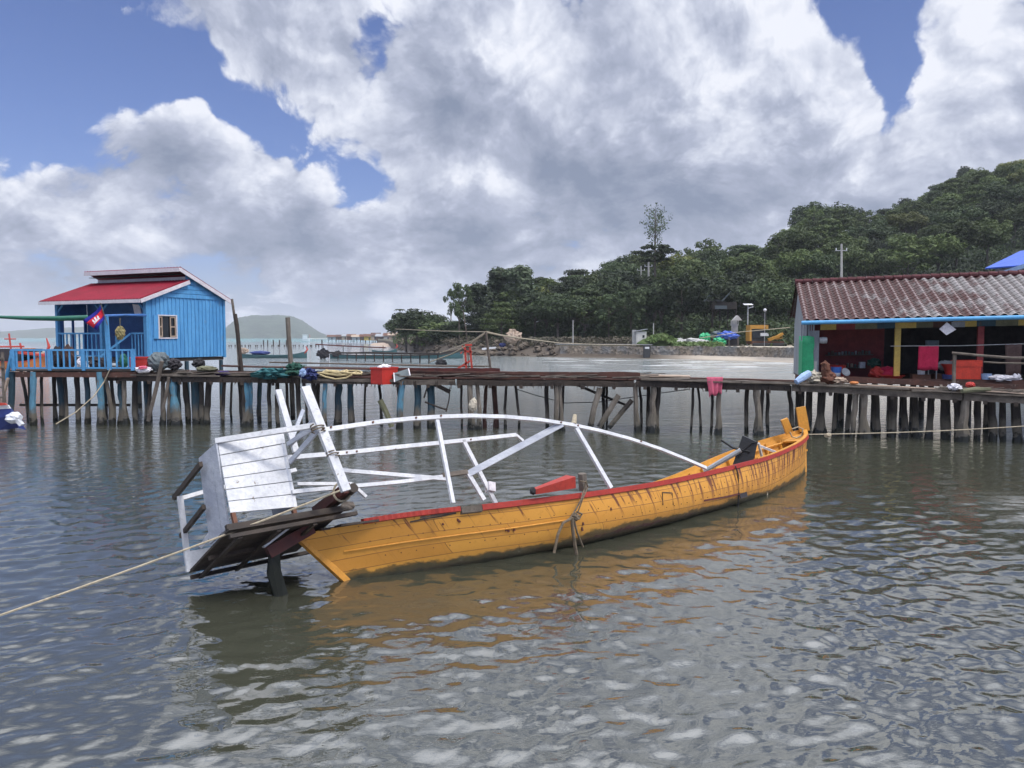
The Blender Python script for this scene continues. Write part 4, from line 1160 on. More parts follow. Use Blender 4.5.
mb = MB(); mb.lathe(P(854, 384, 26.6), [(.12, 0), (.15, .04), (.13, .08), (.05, .09)], 14); tag(mb.build('yellow_bowl', M['boat_orange']), 'small yellow bowl on the grey pier planks before the shop', 'bowl')
# railing at the right end
RL = thing('pipe_railing', PP(953, .1), 'grey pole railing along the right end of the pier before the shop', 'railing')
Yr = pierY(953) + .08
mb = MB(); mb.beam(P(953, 398, Yr), P(955, 352, Yr), .085, .085, n=3, jit=.01); mb.build('post', M['wood'], RL)
mb = MB(); mb.tube([P(952, 353, Yr), P(985, 356, Yr - .4), P(1012, 358, Yr - .8), P(1045, 358, Yr - 1.2)], .045, 7, .05); mb.build('top_rail', M['wood'], RL)
mb = MB(); mb.tube([P(984, 362, Yr + .1), P(1000, 363, Yr - .3), P(1045, 364, Yr - 1)], .03, 6, .05); mb.build('lower_rail', M['wood'], RL)
crumple('red_pot', 967, 976, 382, 388, 25.6, 'plastic_red', 'small red pot among scrap at the right end of the pier', 'pot', 41, .12, .3)
crumple('white_bag', 950, 962, 384, 390, 25.5, 'cloth_white', 'crumpled white bag among scrap beside the grey railing post', 'bag', 42, .15, .8)
mb = MB(); mb.tube([P(962, 391, 25.2), P(975, 389.5, 25.3), P(990, 389.5, 25.4)], [.07, .09, .06], 8, .1); tag(mb.build('green_roll', M['olive']), 'olive rolled mat lying at the right end of the pier', 'roll')
# poles behind the pier
def pole(name, pts, Y, r0, mm, label, cat='pole'):
    mb = MB(); n = len(pts); mb.tube([P(x, y, Y) for x, y in pts], [r0 * (1 - .25 * (n - 1 - i) / n) for i in range(n)] if False else r0, 8, .08)
    return tag(mb.build(name, M[mm]), label, cat)
pole('wooden_pole', [(232, 299), (237, 335), (240, 380), (243, 420)], 31.6, .055, 'wood', 'thin pale leaning pole against the right end of the blue house')
pole('wooden_pole', [(235, 314), (237, 325), (239, 345), (242, 372), (246, 420)], 31.2, .08, 'darkwood', 'thick dark crooked pole leaning right of the blue house')
pole('wooden_pole', [(287.5, 317.5), (289, 340), (291, 365), (293, 420)], 31.9, .10, 'pile', 'short thick dark post standing alone behind the pier nets')
pole('wooden_pole', [(486, 332), (488, 350), (492, 378), (495, 420)], 30.8, .05, 'wood', 'thin grey pole holding ropes behind the middle of the pier')
pole('bamboo_pole', [(463, 310), (466, 330), (468, 350), (470, 420)], 31, .022, 'wood', 'very thin bamboo stick rising from the red frame')
RF = thing('ladder_frame', P(468, 380, 31), 'small red timber ladder frame behind the middle of the pier', 'frame')
for a, b in (((465, 347), (467, 380)), ((470, 347), (473, 380)), ((464, 351), (472, 352)), ((470, 361), (457, 369)), ((465, 345), (472, 345))):
    mb = MB(); mb.beam(P(*a, 31), P(*b, 31), .075, .075); mb.build('bar', M['boat_red'], RF)
def line(name, pts, r_, label, mm='rope'):
    mb = MB(); mb.tube([P(*q) for q in pts], r_, 5); return tag(mb.build(name, M[mm]), label, 'rope')
line('rope', [(486, 333, 30.8), (470, 344, 31.5), (452, 354, 33), (430, 362, 36)], .03, 'rope sloping down left from the thin grey pole')
line('rope', [(486, 332, 30.8), (472, 341, 33), (455, 348, 40), (440, 353, 48)], .025, 'second rope sloping left from the thin grey pole, to the far jetty')
line('rope', [(486, 332, 30.8), (500, 335, 36), (520, 338, 60), (560, 343, 90), (600, 344.5, 115), (640, 345, 125)], .05, 'long rope running from the thin grey pole to the stone wall')
line('cable', [(395, 329, 60), (440, 331, 48), (486, 332, 30.8)], .02, 'thin pale cable across the dark trees at the point')
line('cable', [(700, 338, 100), (740, 332, 100), (790, 327.5, 100)], .05, 'thin grey cable sagging before the yellow digger')

# ================================================================== blue house on stilts
HC = P(147, 358.5, 32.0); HZ = HC.z
ha = R(66)
HG = V((math.cos(ha), math.sin(ha), 0)); HF = V((-math.sin(ha), math.cos(ha), 0))
def solve(dirv, px):
    tx = (px - 512) / F_PX
    # P.x/(depth) ~ tx with depth along FWD for that height
    lo, hi = 0., 20.
    f = lambda t: (HC + dirv * t - C0).x / ((HC + dirv * t - C0).dot(FWD)) - tx
    s0 = f(lo)
    for _ in range(60):
        md = (lo + hi) / 2
        if f(md) * s0 > 0: lo = md
        else: hi = md
    return lo
HW = solve(HG, 225); HL = solve(HF, 57)
def H(u, w, z): return HC + HG * u + HF * w + Z * z        # u along the gable wall, w along the porch front
HOUSE = thing('blue_house', H(HW / 2, HL / 2, -HZ), 'small bright blue timber house on stilts with red sheet roof at the left pier end', 'house')
zE = P(147, 297, 32.0).z - HZ
zA = P(189, 281, 33.8).z - HZ
zT = P(180, 270, 33.6).z - HZ
zB = P(226, 298, 35.6).z - HZ
rotH = Matrix.Rotation(ha, 3, 'Z')
def hbox(mb, u0, u1, w0, w1, z0, z1):
    vs = [H(u, w, z) for u in (u0, u1) for w in (w0, w1) for z in (z0, z1)]
    mb.add(vs, [(0, 2, 3, 1), (4, 5, 7, 6), (0, 1, 5, 4), (2, 6, 7, 3), (0, 4, 6, 2), (1, 3, 7, 5)])
def top_at(u):                              # underside of roofs along the gable
    uf = HW * .5
    a = zE + (zA - zE) * u / uf
    b = zT + (zB - zT) * (u - HW * .42) / (HW * .58)
    return min(a if u < HW * .5 else 99, 99) if u < HW * .5 else b
# gable wall: vertical boarding with battens, window opening left free
win_u0, win_u1 = solve(HG, 159.5), solve(HG, 176.5)
wz0 = PL(165, 337.5, HC, HF.copy()).z - HZ; wz1 = PL(165, 316, HC, HF.copy()).z - HZ
mb = MB()
def wallpoly(u0, u1, z0, z1=None):
    zz0 = z1 if z1 is not None else top_at(u0) - .02; zz1 = z1 if z1 is not None else top_at(u1) - .02
    mb.slab([H(u0, 0, z0), H(u1, 0, z0), H(u1, 0, zz1), H(u0, 0, zz0)], .06)
us = [0, win_u0, win_u1, HW * .499]
wallpoly(0, win_u0, 0); wallpoly(win_u0, win_u1, 0, wz0); wallpoly(win_u0, win_u1, wz1)
wallpoly(win_u1, HW * .4995, 0); wallpoly(HW * .5005, HW, 0)
u = .1
while u < HW - .03:
    t = top_at(u) - .05
    t = min(t, zE + .02)
    if win_u0 - .07 < u < win_u1 + .07:
        hbox(mb, u - .022, u + .022, -.03, -.001, .0, wz0 - .06); hbox(mb, u - .022, u + .022, -.03, -.001, wz1 + .06, t)
    else: hbox(mb, u - .022, u + .022, -.03, -.001, .0, t)
    u += .21
mb.build('gable_wall', M['blue'], HOUSE)
mb = MB()
z = zE + .05
while z < zA + .1:
    u0 = max(0.06, (z + .2 - zE) / (zA - zE) * HW * .5 + .10); u1 = min(HW - .06, HW * .42 + (z + .2 - zT) / (zB - zT) * HW * .58 - .1)
    if u1 > u0: hbox(mb, u0, u1, -.045, -.001, z, z + .17)
    z += .19
mb.build('gable_boards', M['blue'], HOUSE)
# window
wn = MB()
for a in ((win_u0 - .05, win_u0, wz0 - .05, wz1 + .05), (win_u1, win_u1 + .05, wz0 - .05, wz1 + .05), (win_u0, win_u1, wz0 - .05, wz0), (win_u0, win_u1, wz1, wz1 + .05)):
    hbox(wn, a[0], a[1], -.05, .0, a[2], a[3])
WN = wn.build('window', M['fascia'], HOUSE)
mb = MB(); hbox(mb, win_u0 + .002, win_u1 - .002, .03, .045, wz0 + .002, wz1 - .002); mb.build('pane', M['glass'], WN)
ww = win_u1 - win_u0
for a, b in ((win_u0, win_u0 + ww * .22), (win_u1 - ww * .36, win_u1)):
    mb = MB()
    for q in (wz0 + .02, (wz0 + wz1) / 2 - .03, wz1 - .08): hbox(mb, a + .01, b - .01, -.02, .0, q, q + .06)
    for q in (a + .01, b - .06): hbox(mb, q, q + .05, -.021, .001, wz0 + .02, wz1 - .02)
    mb.build('shutter', M['tan'], WN)
mb = MB(); hbox(mb, win_u0 - .30, win_u0 - .07, -.07, -.04, wz0 - .05, wz1 + .02); mb.build('open_shutter', M['blue'], WN)
# corner posts, sill, floor, back and end walls
mb = MB(); hbox(mb, -.03, .1, -.06, .1, -.05, zE + .05); hbox(mb, HW - .1, HW + .02, -.06, .1, -.05, zB - .03); mb.build('corner_boards', M['blue_trim'], HOUSE)
mb = MB(); hbox(mb, 0.0, HW - .03, .065, HL, -.16, -.02); mb.build('floor', M['darkwood'], HOUSE)
mb = MB(); hbox(mb, HW - .06, HW - .005, .1, HL, 0, zB - .05); mb.build('back_wall', M['blue'], HOUSE)
dp = 1.5
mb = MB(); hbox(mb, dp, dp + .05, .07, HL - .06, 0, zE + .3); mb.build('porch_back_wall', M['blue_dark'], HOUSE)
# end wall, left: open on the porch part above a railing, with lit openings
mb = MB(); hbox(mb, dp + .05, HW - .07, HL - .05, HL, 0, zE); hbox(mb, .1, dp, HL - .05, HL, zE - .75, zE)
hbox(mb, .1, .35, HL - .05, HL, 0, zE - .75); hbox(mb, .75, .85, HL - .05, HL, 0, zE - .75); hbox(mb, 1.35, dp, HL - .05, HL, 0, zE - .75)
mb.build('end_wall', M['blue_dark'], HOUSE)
# porch front: header, posts with brackets, balustrade, steps rail
zH = P(100, 304, 33).z - HZ
mb = MB(); hbox(mb, 0, .1, .1, HL, zH, zE + .02); mb.build('porch_header', M['blue_dark'], HOUSE)
mb = MB(); hbox(mb, -.03, -.001, HL * .14, HL * .72, zH + .06, zE - .04); mb.build('header_panel', M['tarp_blue'], HOUSE)
w_mid = solve(HF, 102)
for w in (HL - .06, w_mid, .06):
    mb = MB(); hbox(mb, -.02, .11, w - .07, w + .07, -.02, zH - .001); mb.build('porch_post', M['blue_trim'], HOUSE)
    mb = MB()
    for sgn in (1, -1):
        if (w + sgn * .5 > HL) or (w + sgn * .5 < 0): continue
        mb.beam(H(.04, w + sgn * .03, zH - .32), H(.04, w + sgn * .36, zH - .02), .05, .07)
    mb.build('bracket', M['blue_trim'], HOUSE)
def balustrade(parent, p0, p1, h, nb, name='railing', th=.05, mat_='blue_trim'):
    mb = MB(); mb.beam(p0 + Z * h, p1 + Z * h, .07, .07); mb.beam(p0 + Z * .08, p1 + Z * .08, .05, .06)
    for i in range(nb + 1):
        q = p0.lerp(p1, i / nb); mb.beam(q + Z * .1, q + Z * (h - .03), th, th)
    return mb.build(name, M[mat_], parent)
rh = P(80, 333.5, 34).z - HZ
balustrade(HOUSE, H(.04, HL - .1, 0), H(.04, w_mid + .1, 0), rh, 10)
w_s1 = solve(HF, 132)
balustrade(HOUSE, H(.04, w_s1, 0), H(.04, .12, 0), rh, 4)
mb = MB(); mb.beam(H(-.02, w_s1, rh), H(-.95, w_s1 + .75, .05), .06, .08); mb.build('stair_rail', M['blue_trim'], HOUSE)
mb = MB(); hbox(mb, -.05, .05, solve(HF, 118) - .06, solve(HF, 118) + .06, -.4, rh); mb.build('newel_post', M['blue_trim'], HOUSE)
mb = MB()
for i in range(3): hbox(mb, -.3 * (i + 1), -.3 * i - .02, w_s1 + .05, w_mid - .15, -.15 * (i + 1) - .05, -.15 * (i + 1))
mb.build('steps', M['wood'], HOUSE)
mb = MB(); hbox(mb, dp - .06, dp - .01, .35, 1.15, 0.02, 1.9); mb.build('inner_door', M['blue_dark'], HOUSE)
mb = MB(); pz = P(129, 290 - 0, 32.5).z; mb.slab([H(.2, .85, zH - .45), H(.2, .45, zH - .5), H(.15, .5, zH - .06), H(.15, .9, zH - .02)][::-1], .03); mb.build('hanging_panel', M['fascia'], HOUSE)
# roofs: ribbed sheets
def sheet(u0, z0, u1, z1, w0, w1, th, mat_, name, pitch=.18):
    mb = MB(); n = int((w1 - w0) / (pitch / 4)); rows = []
    nrm = (HG * -(z1 - z0) + Z * (u1 - u0)).normalized()
    if nrm.z < 0: nrm = -nrm
    for (u, z, o) in ((u0, z0, 0), (u1, z1, 0)):
        rows.append([H(u, w0 + (w1 - w0) * i / n, z) + nrm * (.03 * (1 if i % 4 in (0,) else 0)) for i in range(n + 1)])
    mb.grid(rows if (u1 > u0) else rows[::-1])
    low = [[q - nrm * th for q in r_] for r_ in rows]
    lo = [[H(u, w0, z) - nrm * th, H(u, w1, z) - nrm * th] for u, z in ((u0, z0), (u1, z1))]
    mb.grid([list(reversed(r_)) for r_ in lo])
    a, b = rows; la, lb = lo
    o = len(mb.v)
    for pair in ((a, la), (b, lb)):
        o = len(mb.v); top = [pair[0][i] for i in range(0, n + 1)]
        mb.v += top + [pair[1][0], pair[1][1]]
        mb.f.append([o + i for i in range(n + 1)] + [o + n + 2, o + n + 1])
    for k, e in ((0, 0), (-1, 1)):
        o = len(mb.v); mb.v += [a[k], b[k], lb[e], la[e]]; mb.f.append([o, o + 1, o + 2, o + 3])
    return mb.build(name, M[mat_], HOUSE)
wl = HL + .5; wr = -.18
slope = (zA - zE) / (HW * .5)
sheet(-.40, zE + .06 - .40 * slope, HW * .5, zA + .06, wr, wl, .03, 'roof_red', 'front_roof')
s2 = (zB - zT) / (HW * .58)
sheet(HW * .42 - .15, zT + .05 - .15 * s2, HW + .30, zB + .05 + .30 * s2, wr, HL + .25, .03, 'roof_red', 'upper_roof')
def hfascia(pts, w_, h_, name='fascia_board', m_='fascia'):
    mb = MB()
    for a, b in zip(pts, pts[1:]): mb.beam(H(*a), H(*b), w_, h_)
    mb.build(name, M[m_], HOUSE)
hfascia([(-.42, wr, zE - .03 - .40 * slope), (-.42, wl, zE - .03 - .40 * slope)], .04, .14)
hfascia([(-.40, wr - .02, zE - .04 - .40 * slope), (HW * .5, wr - .02, zA - .04)], .04, .15)
hfascia([(HW * .42 - .17, wr, zT - .06 - .15 * s2), (HW * .42 - .17, HL + .25, zT - .06 - .15 * s2)], .04, .17)
hfascia([(HW * .42 - .17, wr - .02, zT - .05 - .15 * s2), (HW + .30, wr - .02, zB - .05 + .3 * s2)], .04, .16)
hfascia([(HW * .5, .05, zA + .12), (HW * .5, HL, zA + .12)], .05, .16, 'clerestory_board')
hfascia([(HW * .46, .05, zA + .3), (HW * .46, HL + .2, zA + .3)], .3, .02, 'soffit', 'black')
# stilts
for px_u, px_w in ((.15, .1), (HW - .15, .1), (.15, HL * .5), (.15, HL - .1), (HW - .15, HL - .1), (HW * .5, .1), (HW * .5, HL * .6)):
    q = H(px_u, px_w, 0); mb = MB()
    mb.tube([(q.x, q.y, -1), (q.x, q.y, .6), (q.x, q.y, HZ - .17)], [.11, .10, .09], 9, .05); mb.build('stilt', M['pile_dkblue'], HOUSE)

# ---- lower landing in front of the house with balustrade
LY = 30.4
LD = thing('house_landing', P(75, 372, LY + .8), 'low timber landing with blue balustrade in front of the blue house', 'landing'); LD.location.z = 0
lz = P(70, 370, LY).z
la_, lb_ = P(10, 370, LY), P(136, 370, LY); la_.z = lb_.z = lz
mb = MB()
for i in range(9): mb.beam(la_ + V((0, .1 + i * .22, -.03)), lb_ + V((.0, .1 + i * .22, -.03)), .2, .045, n=4, jit=.008)
mb.build('deck_planks', M['darkwood'], LD)
mb = MB(); mb.beam(la_ + V((.2, .06, -.18)), lb_ + V((0, .06, -.18)), .1, .2, n=3, jit=.01); mb.build('front_beam', M['redwood'], LD)
mb = MB(); mb.beam(la_ + V((0, 1.5, -.18)), lb_ + V((0, 1.5, -.18)), .1, .2); mb.build('back_beam', M['darkwood'], LD)
lh = P(70, 350, LY).z - lz
balustrade(LD, la_ + V((.05, 0, 0)), lb_ - V((.05, 0, 0)), lh, 21)
for px in (14, 50, 84, 133):
    q = P(px, 370, LY); mb = MB(); mb.beam((q.x, LY, lz - .02), (q.x, LY, lz + lh + .04), .12, .1); mb.build('baluster_post', M['blue_trim'], LD)
q = P(110, 370, LY); q2 = P(106.5, 316, LY); mb = MB(); mb.beam((q.x, LY - .03, lz), (q2.x, LY - .03, q2.z), .14, .10); mb.build('tall_post', M['blue_trim'], LD)
mb = MB(); a = P(12, 352, LY); b = P(6, 380, LY); mb.beam(a, b, .12, .08); mb.build('side_brace', M['blue_trim'], LD)
for px, dY, r_, st_, mm in ((35, 0, .12, 2, 'b'), (43, .3, .09, 0, 'd'), (22, 1.2, .08, 0, 'd'), (30, 1.0, .07, 0, 'd'), (13, .1, .15, 2, 'k'), (60, .8, .12, 2, 'k'), (65, .5, .08, 0, 'd'), (55, 1.4, .09, 0, 'd'), (78, .6, .10, 0, 'd'), (87, .5, .15, 2, 'k'), (97, .1, .07, 1, 'g'), (100, .0, .13, 1, 'b'), (106, .2, .11, 1, 'g')):
    mb = MB(); pile(mb, px, LY + .05 + dY, r_, lz - .08, st_); mb.build('pile', M[PM[mm]], LD)
for z_ in (.55,):
    mb = MB(); mb.beam(P(20, 405, LY + 1.4), P(130, 405, LY + 1.4), .08, .10); mb.build('tie_beam', M['darkwood'], LD)
mb = MB(); mb.tube([P(110, 369, LY - .12), P(104, 382, LY - .1), P(94, 396, LY - .6), (P(76, 412, LY - 1)), P(56, 424, LY - 1.5)], .022, 6); tag(mb.build('mooring_rope', M['rope']), 'rope sagging from the blue balustrade down to the water', 'rope')
# ladder at the far left
LA = thing('wooden_ladder', P(3, 410, 30.0), 'grey wooden ladder at the left edge beside the landing', 'ladder')
for px in (-3, 2.8):
    mb = MB(); mb.beam(P(px + 2, 412, 30.0), P(px - .5, 352, 30.2), .09, .07, n=3, jit=.01); mb.build('stile', M['wood'], LA)
for y in (358, 367, 377, 387, 397):
    mb = MB(); mb.beam(P(-4, y, 30.08), P(4, y + .5, 30.08), .06, .06); mb.build('rung', M['wood'], LA)
mb = MB(); mb.beam(P(8, 378, 30.1), P(2, 402, 30.1), .1, .07); mb.build('brace', M['tan'], LA)
# flag on a slanted staff
FL = thing('flag', P(108, 322, 30.2), 'blue and red national flag with white temple emblem on the landing post', 'flag')
mb = MB(); mb.tube([P(107.5, 325, 30.25), P(100.5, 303, 30.15)], .016, 6); mb.build('staff', M['wood'], FL)
fq = [P(100.5, 305.5, 30.15), P(104, 318.5, 30.2), P(97, 330.5, 30.1), P(83.5, 320.5, 30.0)]   # hoist top, hoist foot, fly foot, fly top
def fpt(a, b):                           # a across the hoist, b along the fly
    q = fq[0].lerp(fq[1], a).lerp(fq[3].lerp(fq[2], a), b)
    return q + V((.0, .06 * math.sin(b * 5 + a * 2), -.03 * math.sin(b * 3.1)))
for a0, a1, m_, nm in ((0, .25, 'flag_blue', 'blue_stripe'), (.25, .75, 'flag_red', 'red_stripe'), (.75, 1, 'flag_blue', 'blue_stripe')):
    mb = MB(); mb.cloth([[fpt(a0 + (a1 - a0) * i / 4, j / 10) for j in range(11)] for i in range(5)], .008); mb.build(nm, M[m_], FL, True)
def emb(a0, a1, b0, b1, mb):
    mb.cloth([[fpt(a, b) - V((0, .012, 0)) for b in (b0, (b0 + b1) / 2, b1)] for a in (a0, a1)], .004)
mb = MB(); emb(.61, .66, .28, .72, mb); emb(.57, .60, .32, .68, mb)
for b in (.36, .5, .64): emb(.40 if b != .5 else .34, .565, b - .045, b + .045, mb); emb(.34 if b != .5 else .29, .40 if b != .5 else .34, b - .02, b + .02, mb)
mb.build('temple_emblem', M['cloth_white'], FL)
# long green tarpaulin strip
mb = MB(); rs = []
for (x, y0, y1) in ((-30, 314.5, 317), (0, 315.5, 318.5), (30, 316, 320.5), (60, 316, 321), (88, 315, 320.5)):
    rs.append([P(x, y0, 30.6), P(x, (y0 + y1) / 2, 30.45), P(x, y1, 30.6), P(x, (y0 + y1) / 2, 30.75), P(x, y0, 30.6)])
mb.grid(rs); tag(mb.build('tarpaulin_strip', M['tarp_dkgreen'], None, True), 'long furled green tarpaulin stretched left past the porch', 'tarpaulin')
mb = MB(); mb.tube([P(104, 316, 30.5), P(125, 315, 31), P(146, 315.5, 31.9)], .045, 6); mb.tube([P(104, 315, 30.5), P(144, 314, 31.9)], .02, 5)
tag(mb.build('curtain_rod', M['blue_dark']), 'dark blue rod across the porch opening right of the flag', 'rod')
mb = MB(); mb.blob(P(120, 333, 31.3), (.20, .12, .26), 8, 10, .5, 4); mb.tube([P(120, 328, 31.3), P(120, 318, 31.3)], .012, 5)
tag(mb.build('straw_bundle', M['straw']), 'straw bundle hanging in the porch of the blue house', 'bundle')
q_ = P(-31, 315, 30.6); mb = MB(); mb.tube([(q_.x, 30.6, -1), (q_.x, 30.6, q_.z + .1)], .08, 8, .06); tag(mb.build('wooden_pole', M['wood']), 'grey pole holding the left end of the green tarpaulin', 'pole')
# clutter on the landing
crumple('dark_chair', 52, 60, 347, 369, 31.4, 'black', 'dark bundle behind the middle of the blue balustrade', 'bundle', 51, .3, .4)
crumple('dark_heap', 61, 72, 346, 369, 31.5, 'cloth_brown', 'brown heap behind the blue balustrade right of the dark bundle', 'heap', 52, .3, .4)
crumple('dark_sack', 88, 105, 358, 369.5, 31.5, 'black', 'low dark sack behind the blue balustrade near the tall post', 'sack', 53, .3, .4)
crumple('white_sack', 76, 83, 358, 369, 31.4, 'cloth_white', 'white sack seen between the blue balusters', 'sack', 54, .2, .4)
crumple('green_can', 119, 126, 354, 369, 31.3, 'tarp_dkgreen', 'green container behind the right end of the blue balustrade', 'container', 55, .2, .2)

# ================================================================== tiled shop on the right
S0 = P(804.5, 372, 29.3); SZ = 2.02
sa = R(-16)
SX = V((math.cos(sa), math.sin(sa), 0)); SYv = V((-math.sin(sa), math.cos(sa), 0))
RISE = .022
def S(x, y, z): return V((S0.x, S0.y, SZ)) + SX * x + SYv * y + Z * (z + x * RISE * (1 if z > .5 else 0))
SHOP = thing('tiled_shop', S(6, 2.5, -SZ), 'open fronted pier shop under a long weathered maroon and grey tiled roof', 'shop')
SLn = 13.0; SDp = 5.6
zEv = P(803, 321.5, 29.0).z - SZ
def plane_x(px, y=0, z=1.):
    lo, hi = -1., 14.
    for _ in range(50):
        md = (lo + hi) / 2; q = S(md, y, z) - C0
        if q.x / q.dot(FWD) < (px - 512) / F_PX: lo = md
        else: hi = md
    return lo
ry = 3.7
zRd = P(793.5, 283, S(0, ry, 0).y).z - SZ
def sbox(mb, x0, x1, y0, y1, z0, z1):
    vs = [S(x, y, z) for x in (x0, x1) for y in (y0, y1) for z in (z0, z1)]
    mb.add(vs, [(0, 2, 3, 1), (4, 5, 7, 6), (0, 1, 5, 4), (2, 6, 7, 3), (0, 4, 6, 2), (1, 3, 7, 5)])
def tile_mat():
    m, nt, b = newmat('weathered_roof_tiles')
    uv = N(nt, 'ShaderNodeUVMap').outputs[0]
    s = N(nt, 'ShaderNodeSeparateXYZ'); nt.links.new(uv, s.inputs[0])
    big = noise_(nt, uv, .42, 3, .55, (1, .7, 1)); md = noise_(nt, uv, 1.3, 6, .7, (1.5, .9, 1)); fi = noise_(nt, uv, 11, 5, .7)
    rg = sstep(nt, s.outputs['X'], 1, 9, -.06, .10)
    w = math_(nt, 'ADD', math_(nt, 'MULTIPLY_ADD', md, .5, math_(nt, 'MULTIPLY', big, .55)), rg)
    c = mixc(nt, sstep(nt, w, .50, .60), mixc(nt, fi, (.05, .019, .017), (.095, .036, .031)), mixc(nt, fi, (.12, .112, .108), (.32, .30, .295)))
    # row edges darker
    fr = math_(nt, 'FRACT', math_(nt, 'MULTIPLY', s.outputs['Y'], 3.5))
    c = mixc(nt, math_(nt, 'MULTIPLY', sstep(nt, fr, .82, .98), .55), c, (.03, .024, .024))
    # crests of the corrugation paler, valleys darker
    cx = math_(nt, 'COSINE', math_(nt, 'MULTIPLY', s.outputs['X'], 2 * math.pi / .34))
    c = mixc(nt, math_(nt, 'MULTIPLY', sstep(nt, math_(nt, 'MULTIPLY_ADD', fi, .8, cx), 1.0, 1.5), .45), c, (.33, .29, .285))
    c = mixc(nt, math_(nt, 'MULTIPLY', sstep(nt, cx, -.3, -.9), .6), c, (.035, .024, .024))
    c = mixc(nt, sstep(nt, fi, .55, .72, 0, .6), c, (.06, .04, .04))
    nt.links.new(c, b.inputs['Base Color']); b.inputs['Roughness'].default_value = .85
    bump_(nt, b, fi, .5, .02); return m
M['tiles'] = tile_mat()
def roof_plane(x0, x1, ya, za, yb, zb, name, mat_, overhang=.0):
    mb = MB(); uv = []; nx = int((x1 - x0) / .34 * 8); rows = []
    nR = 15; L_ = math.hypot(yb - ya, zb - za)
    nrm = V((0, 0, 1)) * (yb - ya) - SYv * (zb - za); nrm.normalize()
    if nrm.z < 0: nrm = -nrm
    for r_ in range(nR):
        for e, lift in ((r_ / nR, .018), ((r_ + 1) / nR, .0)):
            y = ya + (yb - ya) * e; z = za + (zb - za) * e
            row = []
            for i in range(nx + 1):
                x = x0 + (x1 - x0) * i / nx
                row.append(S(x, y, z) + nrm * (.045 * math.cos(2 * math.pi * x / .34) + lift + random.uniform(-.004, .004)))
                uv.append((x, e * L_ if True else 0))
            rows.append(row)
    mb.grid(rows)
    return mb.build(name, M[mat_], SHOP, False, uv)
roof_plane(-.12, SLn, -.55, zEv + .04, ry, zRd, 'front_roof', 'tiles')
roof_plane(-.12, SLn, SDp + 1.6, zEv + .3, ry, zRd, 'back_roof', 'tiles')
mb = MB()
for i in range(38): 
    x = -.15 + i * .345; mb.tube([S(x, ry, zRd + .05), S(x + .33, ry, zRd + .045)], [.13, .11], 9, .03)
mb.build('ridge_tiles', M['roof_maroon'], SHOP)
mb = MB(); mb.tube([S(-.2, -.62, zEv - .05), S(4, -.62, zEv - .05), S(SLn, -.62, zEv - .05)], .075, 10); mb.build('gutter', M['gutter'], SHOP)
mb = MB()
sbox(mb, 0, .06, 0.02, SDp, -.1, zEv - .02)
mb.slab([S(0, -.3, zEv - .03), S(0, SDp, zEv - .03), S(0, ry, zRd - .1)][::-1], .05); mb.build('end_wall', M['tin'], SHOP)
xs0 = plane_x(808); xs1 = plane_x(819)
mb = MB(); sbox(mb, xs0, xs1, .02, .07, -.05, zEv - .35); mb.build('front_panel', M['tin'], SHOP)
mb = MB()
k = plane_x(800.5)
while k < plane_x(814): sbox(mb, k, k + .05, -.06, -.03, zEv - .72, zEv - .12); k += .085
mb.build('tin_strip', M['tin'], SHOP)
mb = MB(); sbox(mb, plane_x(805.5), plane_x(808), -.04, .01, .95, zEv - .75); mb.build('white_post', M['fascia'], SHOP)
mb = MB(); sbox(mb, plane_x(809), plane_x(817), -.03, .015, .0, .55); mb.build('lower_panel', M['plaster'], SHOP)
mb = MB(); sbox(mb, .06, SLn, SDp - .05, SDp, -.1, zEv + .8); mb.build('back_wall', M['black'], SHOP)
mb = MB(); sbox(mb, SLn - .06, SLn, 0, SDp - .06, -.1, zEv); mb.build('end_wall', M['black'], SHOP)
mb = MB(); sbox(mb, .0, SLn, .0, SDp, -.16, -.10); mb.build('floor', M['darkwood'], SHOP)
mb = MB(); sbox(mb, .0, SLn, -.12, -.03, -.24, -.05); mb.build('front_sill', M['redwood'], SHOP)
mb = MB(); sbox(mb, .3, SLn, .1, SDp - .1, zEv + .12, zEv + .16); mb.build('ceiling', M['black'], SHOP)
xr1 = plane_x(884, 2.0)
mb = MB(); sbox(mb, xs1 - .2, xr1, 2.0, 2.06, -.1, zEv + .1); mb.build('shelf_wall', M['maroon'], SHOP)
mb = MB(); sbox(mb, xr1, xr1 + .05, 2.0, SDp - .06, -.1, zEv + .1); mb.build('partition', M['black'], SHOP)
# painted header boards of many colours
cols = ['post_yellow', 'maroon', 'olive', 'pile_dkblue', 'post_yellow', 'olive', 'redwood', 'post_yellow', 'pile_dkblue', 'olive', 'post_yellow', 'maroon', 'post_yellow', 'olive', 'pile_dkblue', 'post_yellow']
x = plane_x(820); i = 0
while x < SLn - .8:
    mb = MB(); w_ = .55 + .25 * ((i * 37) % 5) / 5; sbox(mb, x, x + w_, .0, .05, zEv - .33, zEv - .12); mb.build('header_board', M[cols[i % 16]], SHOP); x += w_ + .004; i += 1
for px, mm in ((897.5, 'post_yellow'), (980.5, 'maroon'), (1070, 'post_yellow')):
    x = plane_x(px); mb = MB(); sbox(mb, x - .10, x + .10, -.02, .12 - .03 * 0 + .0, -.1, zEv - .335); mb.build('front_post', M[mm], SHOP)
for px in (818, 850, 884, 925, 960, 1000):
    for dY in (1.2, 3.2, 5.2):
        x = plane_x(px) + random.uniform(-.2, .2); q = S(x, dY, 0); mb = MB(); mb.tube([(q.x, q.y, -1), (q.x, q.y, .6), (q.x, q.y, SZ - .16)], [.14, .12, .11], 8, .08); mb.build('stilt', M['pile_dark'], SHOP)
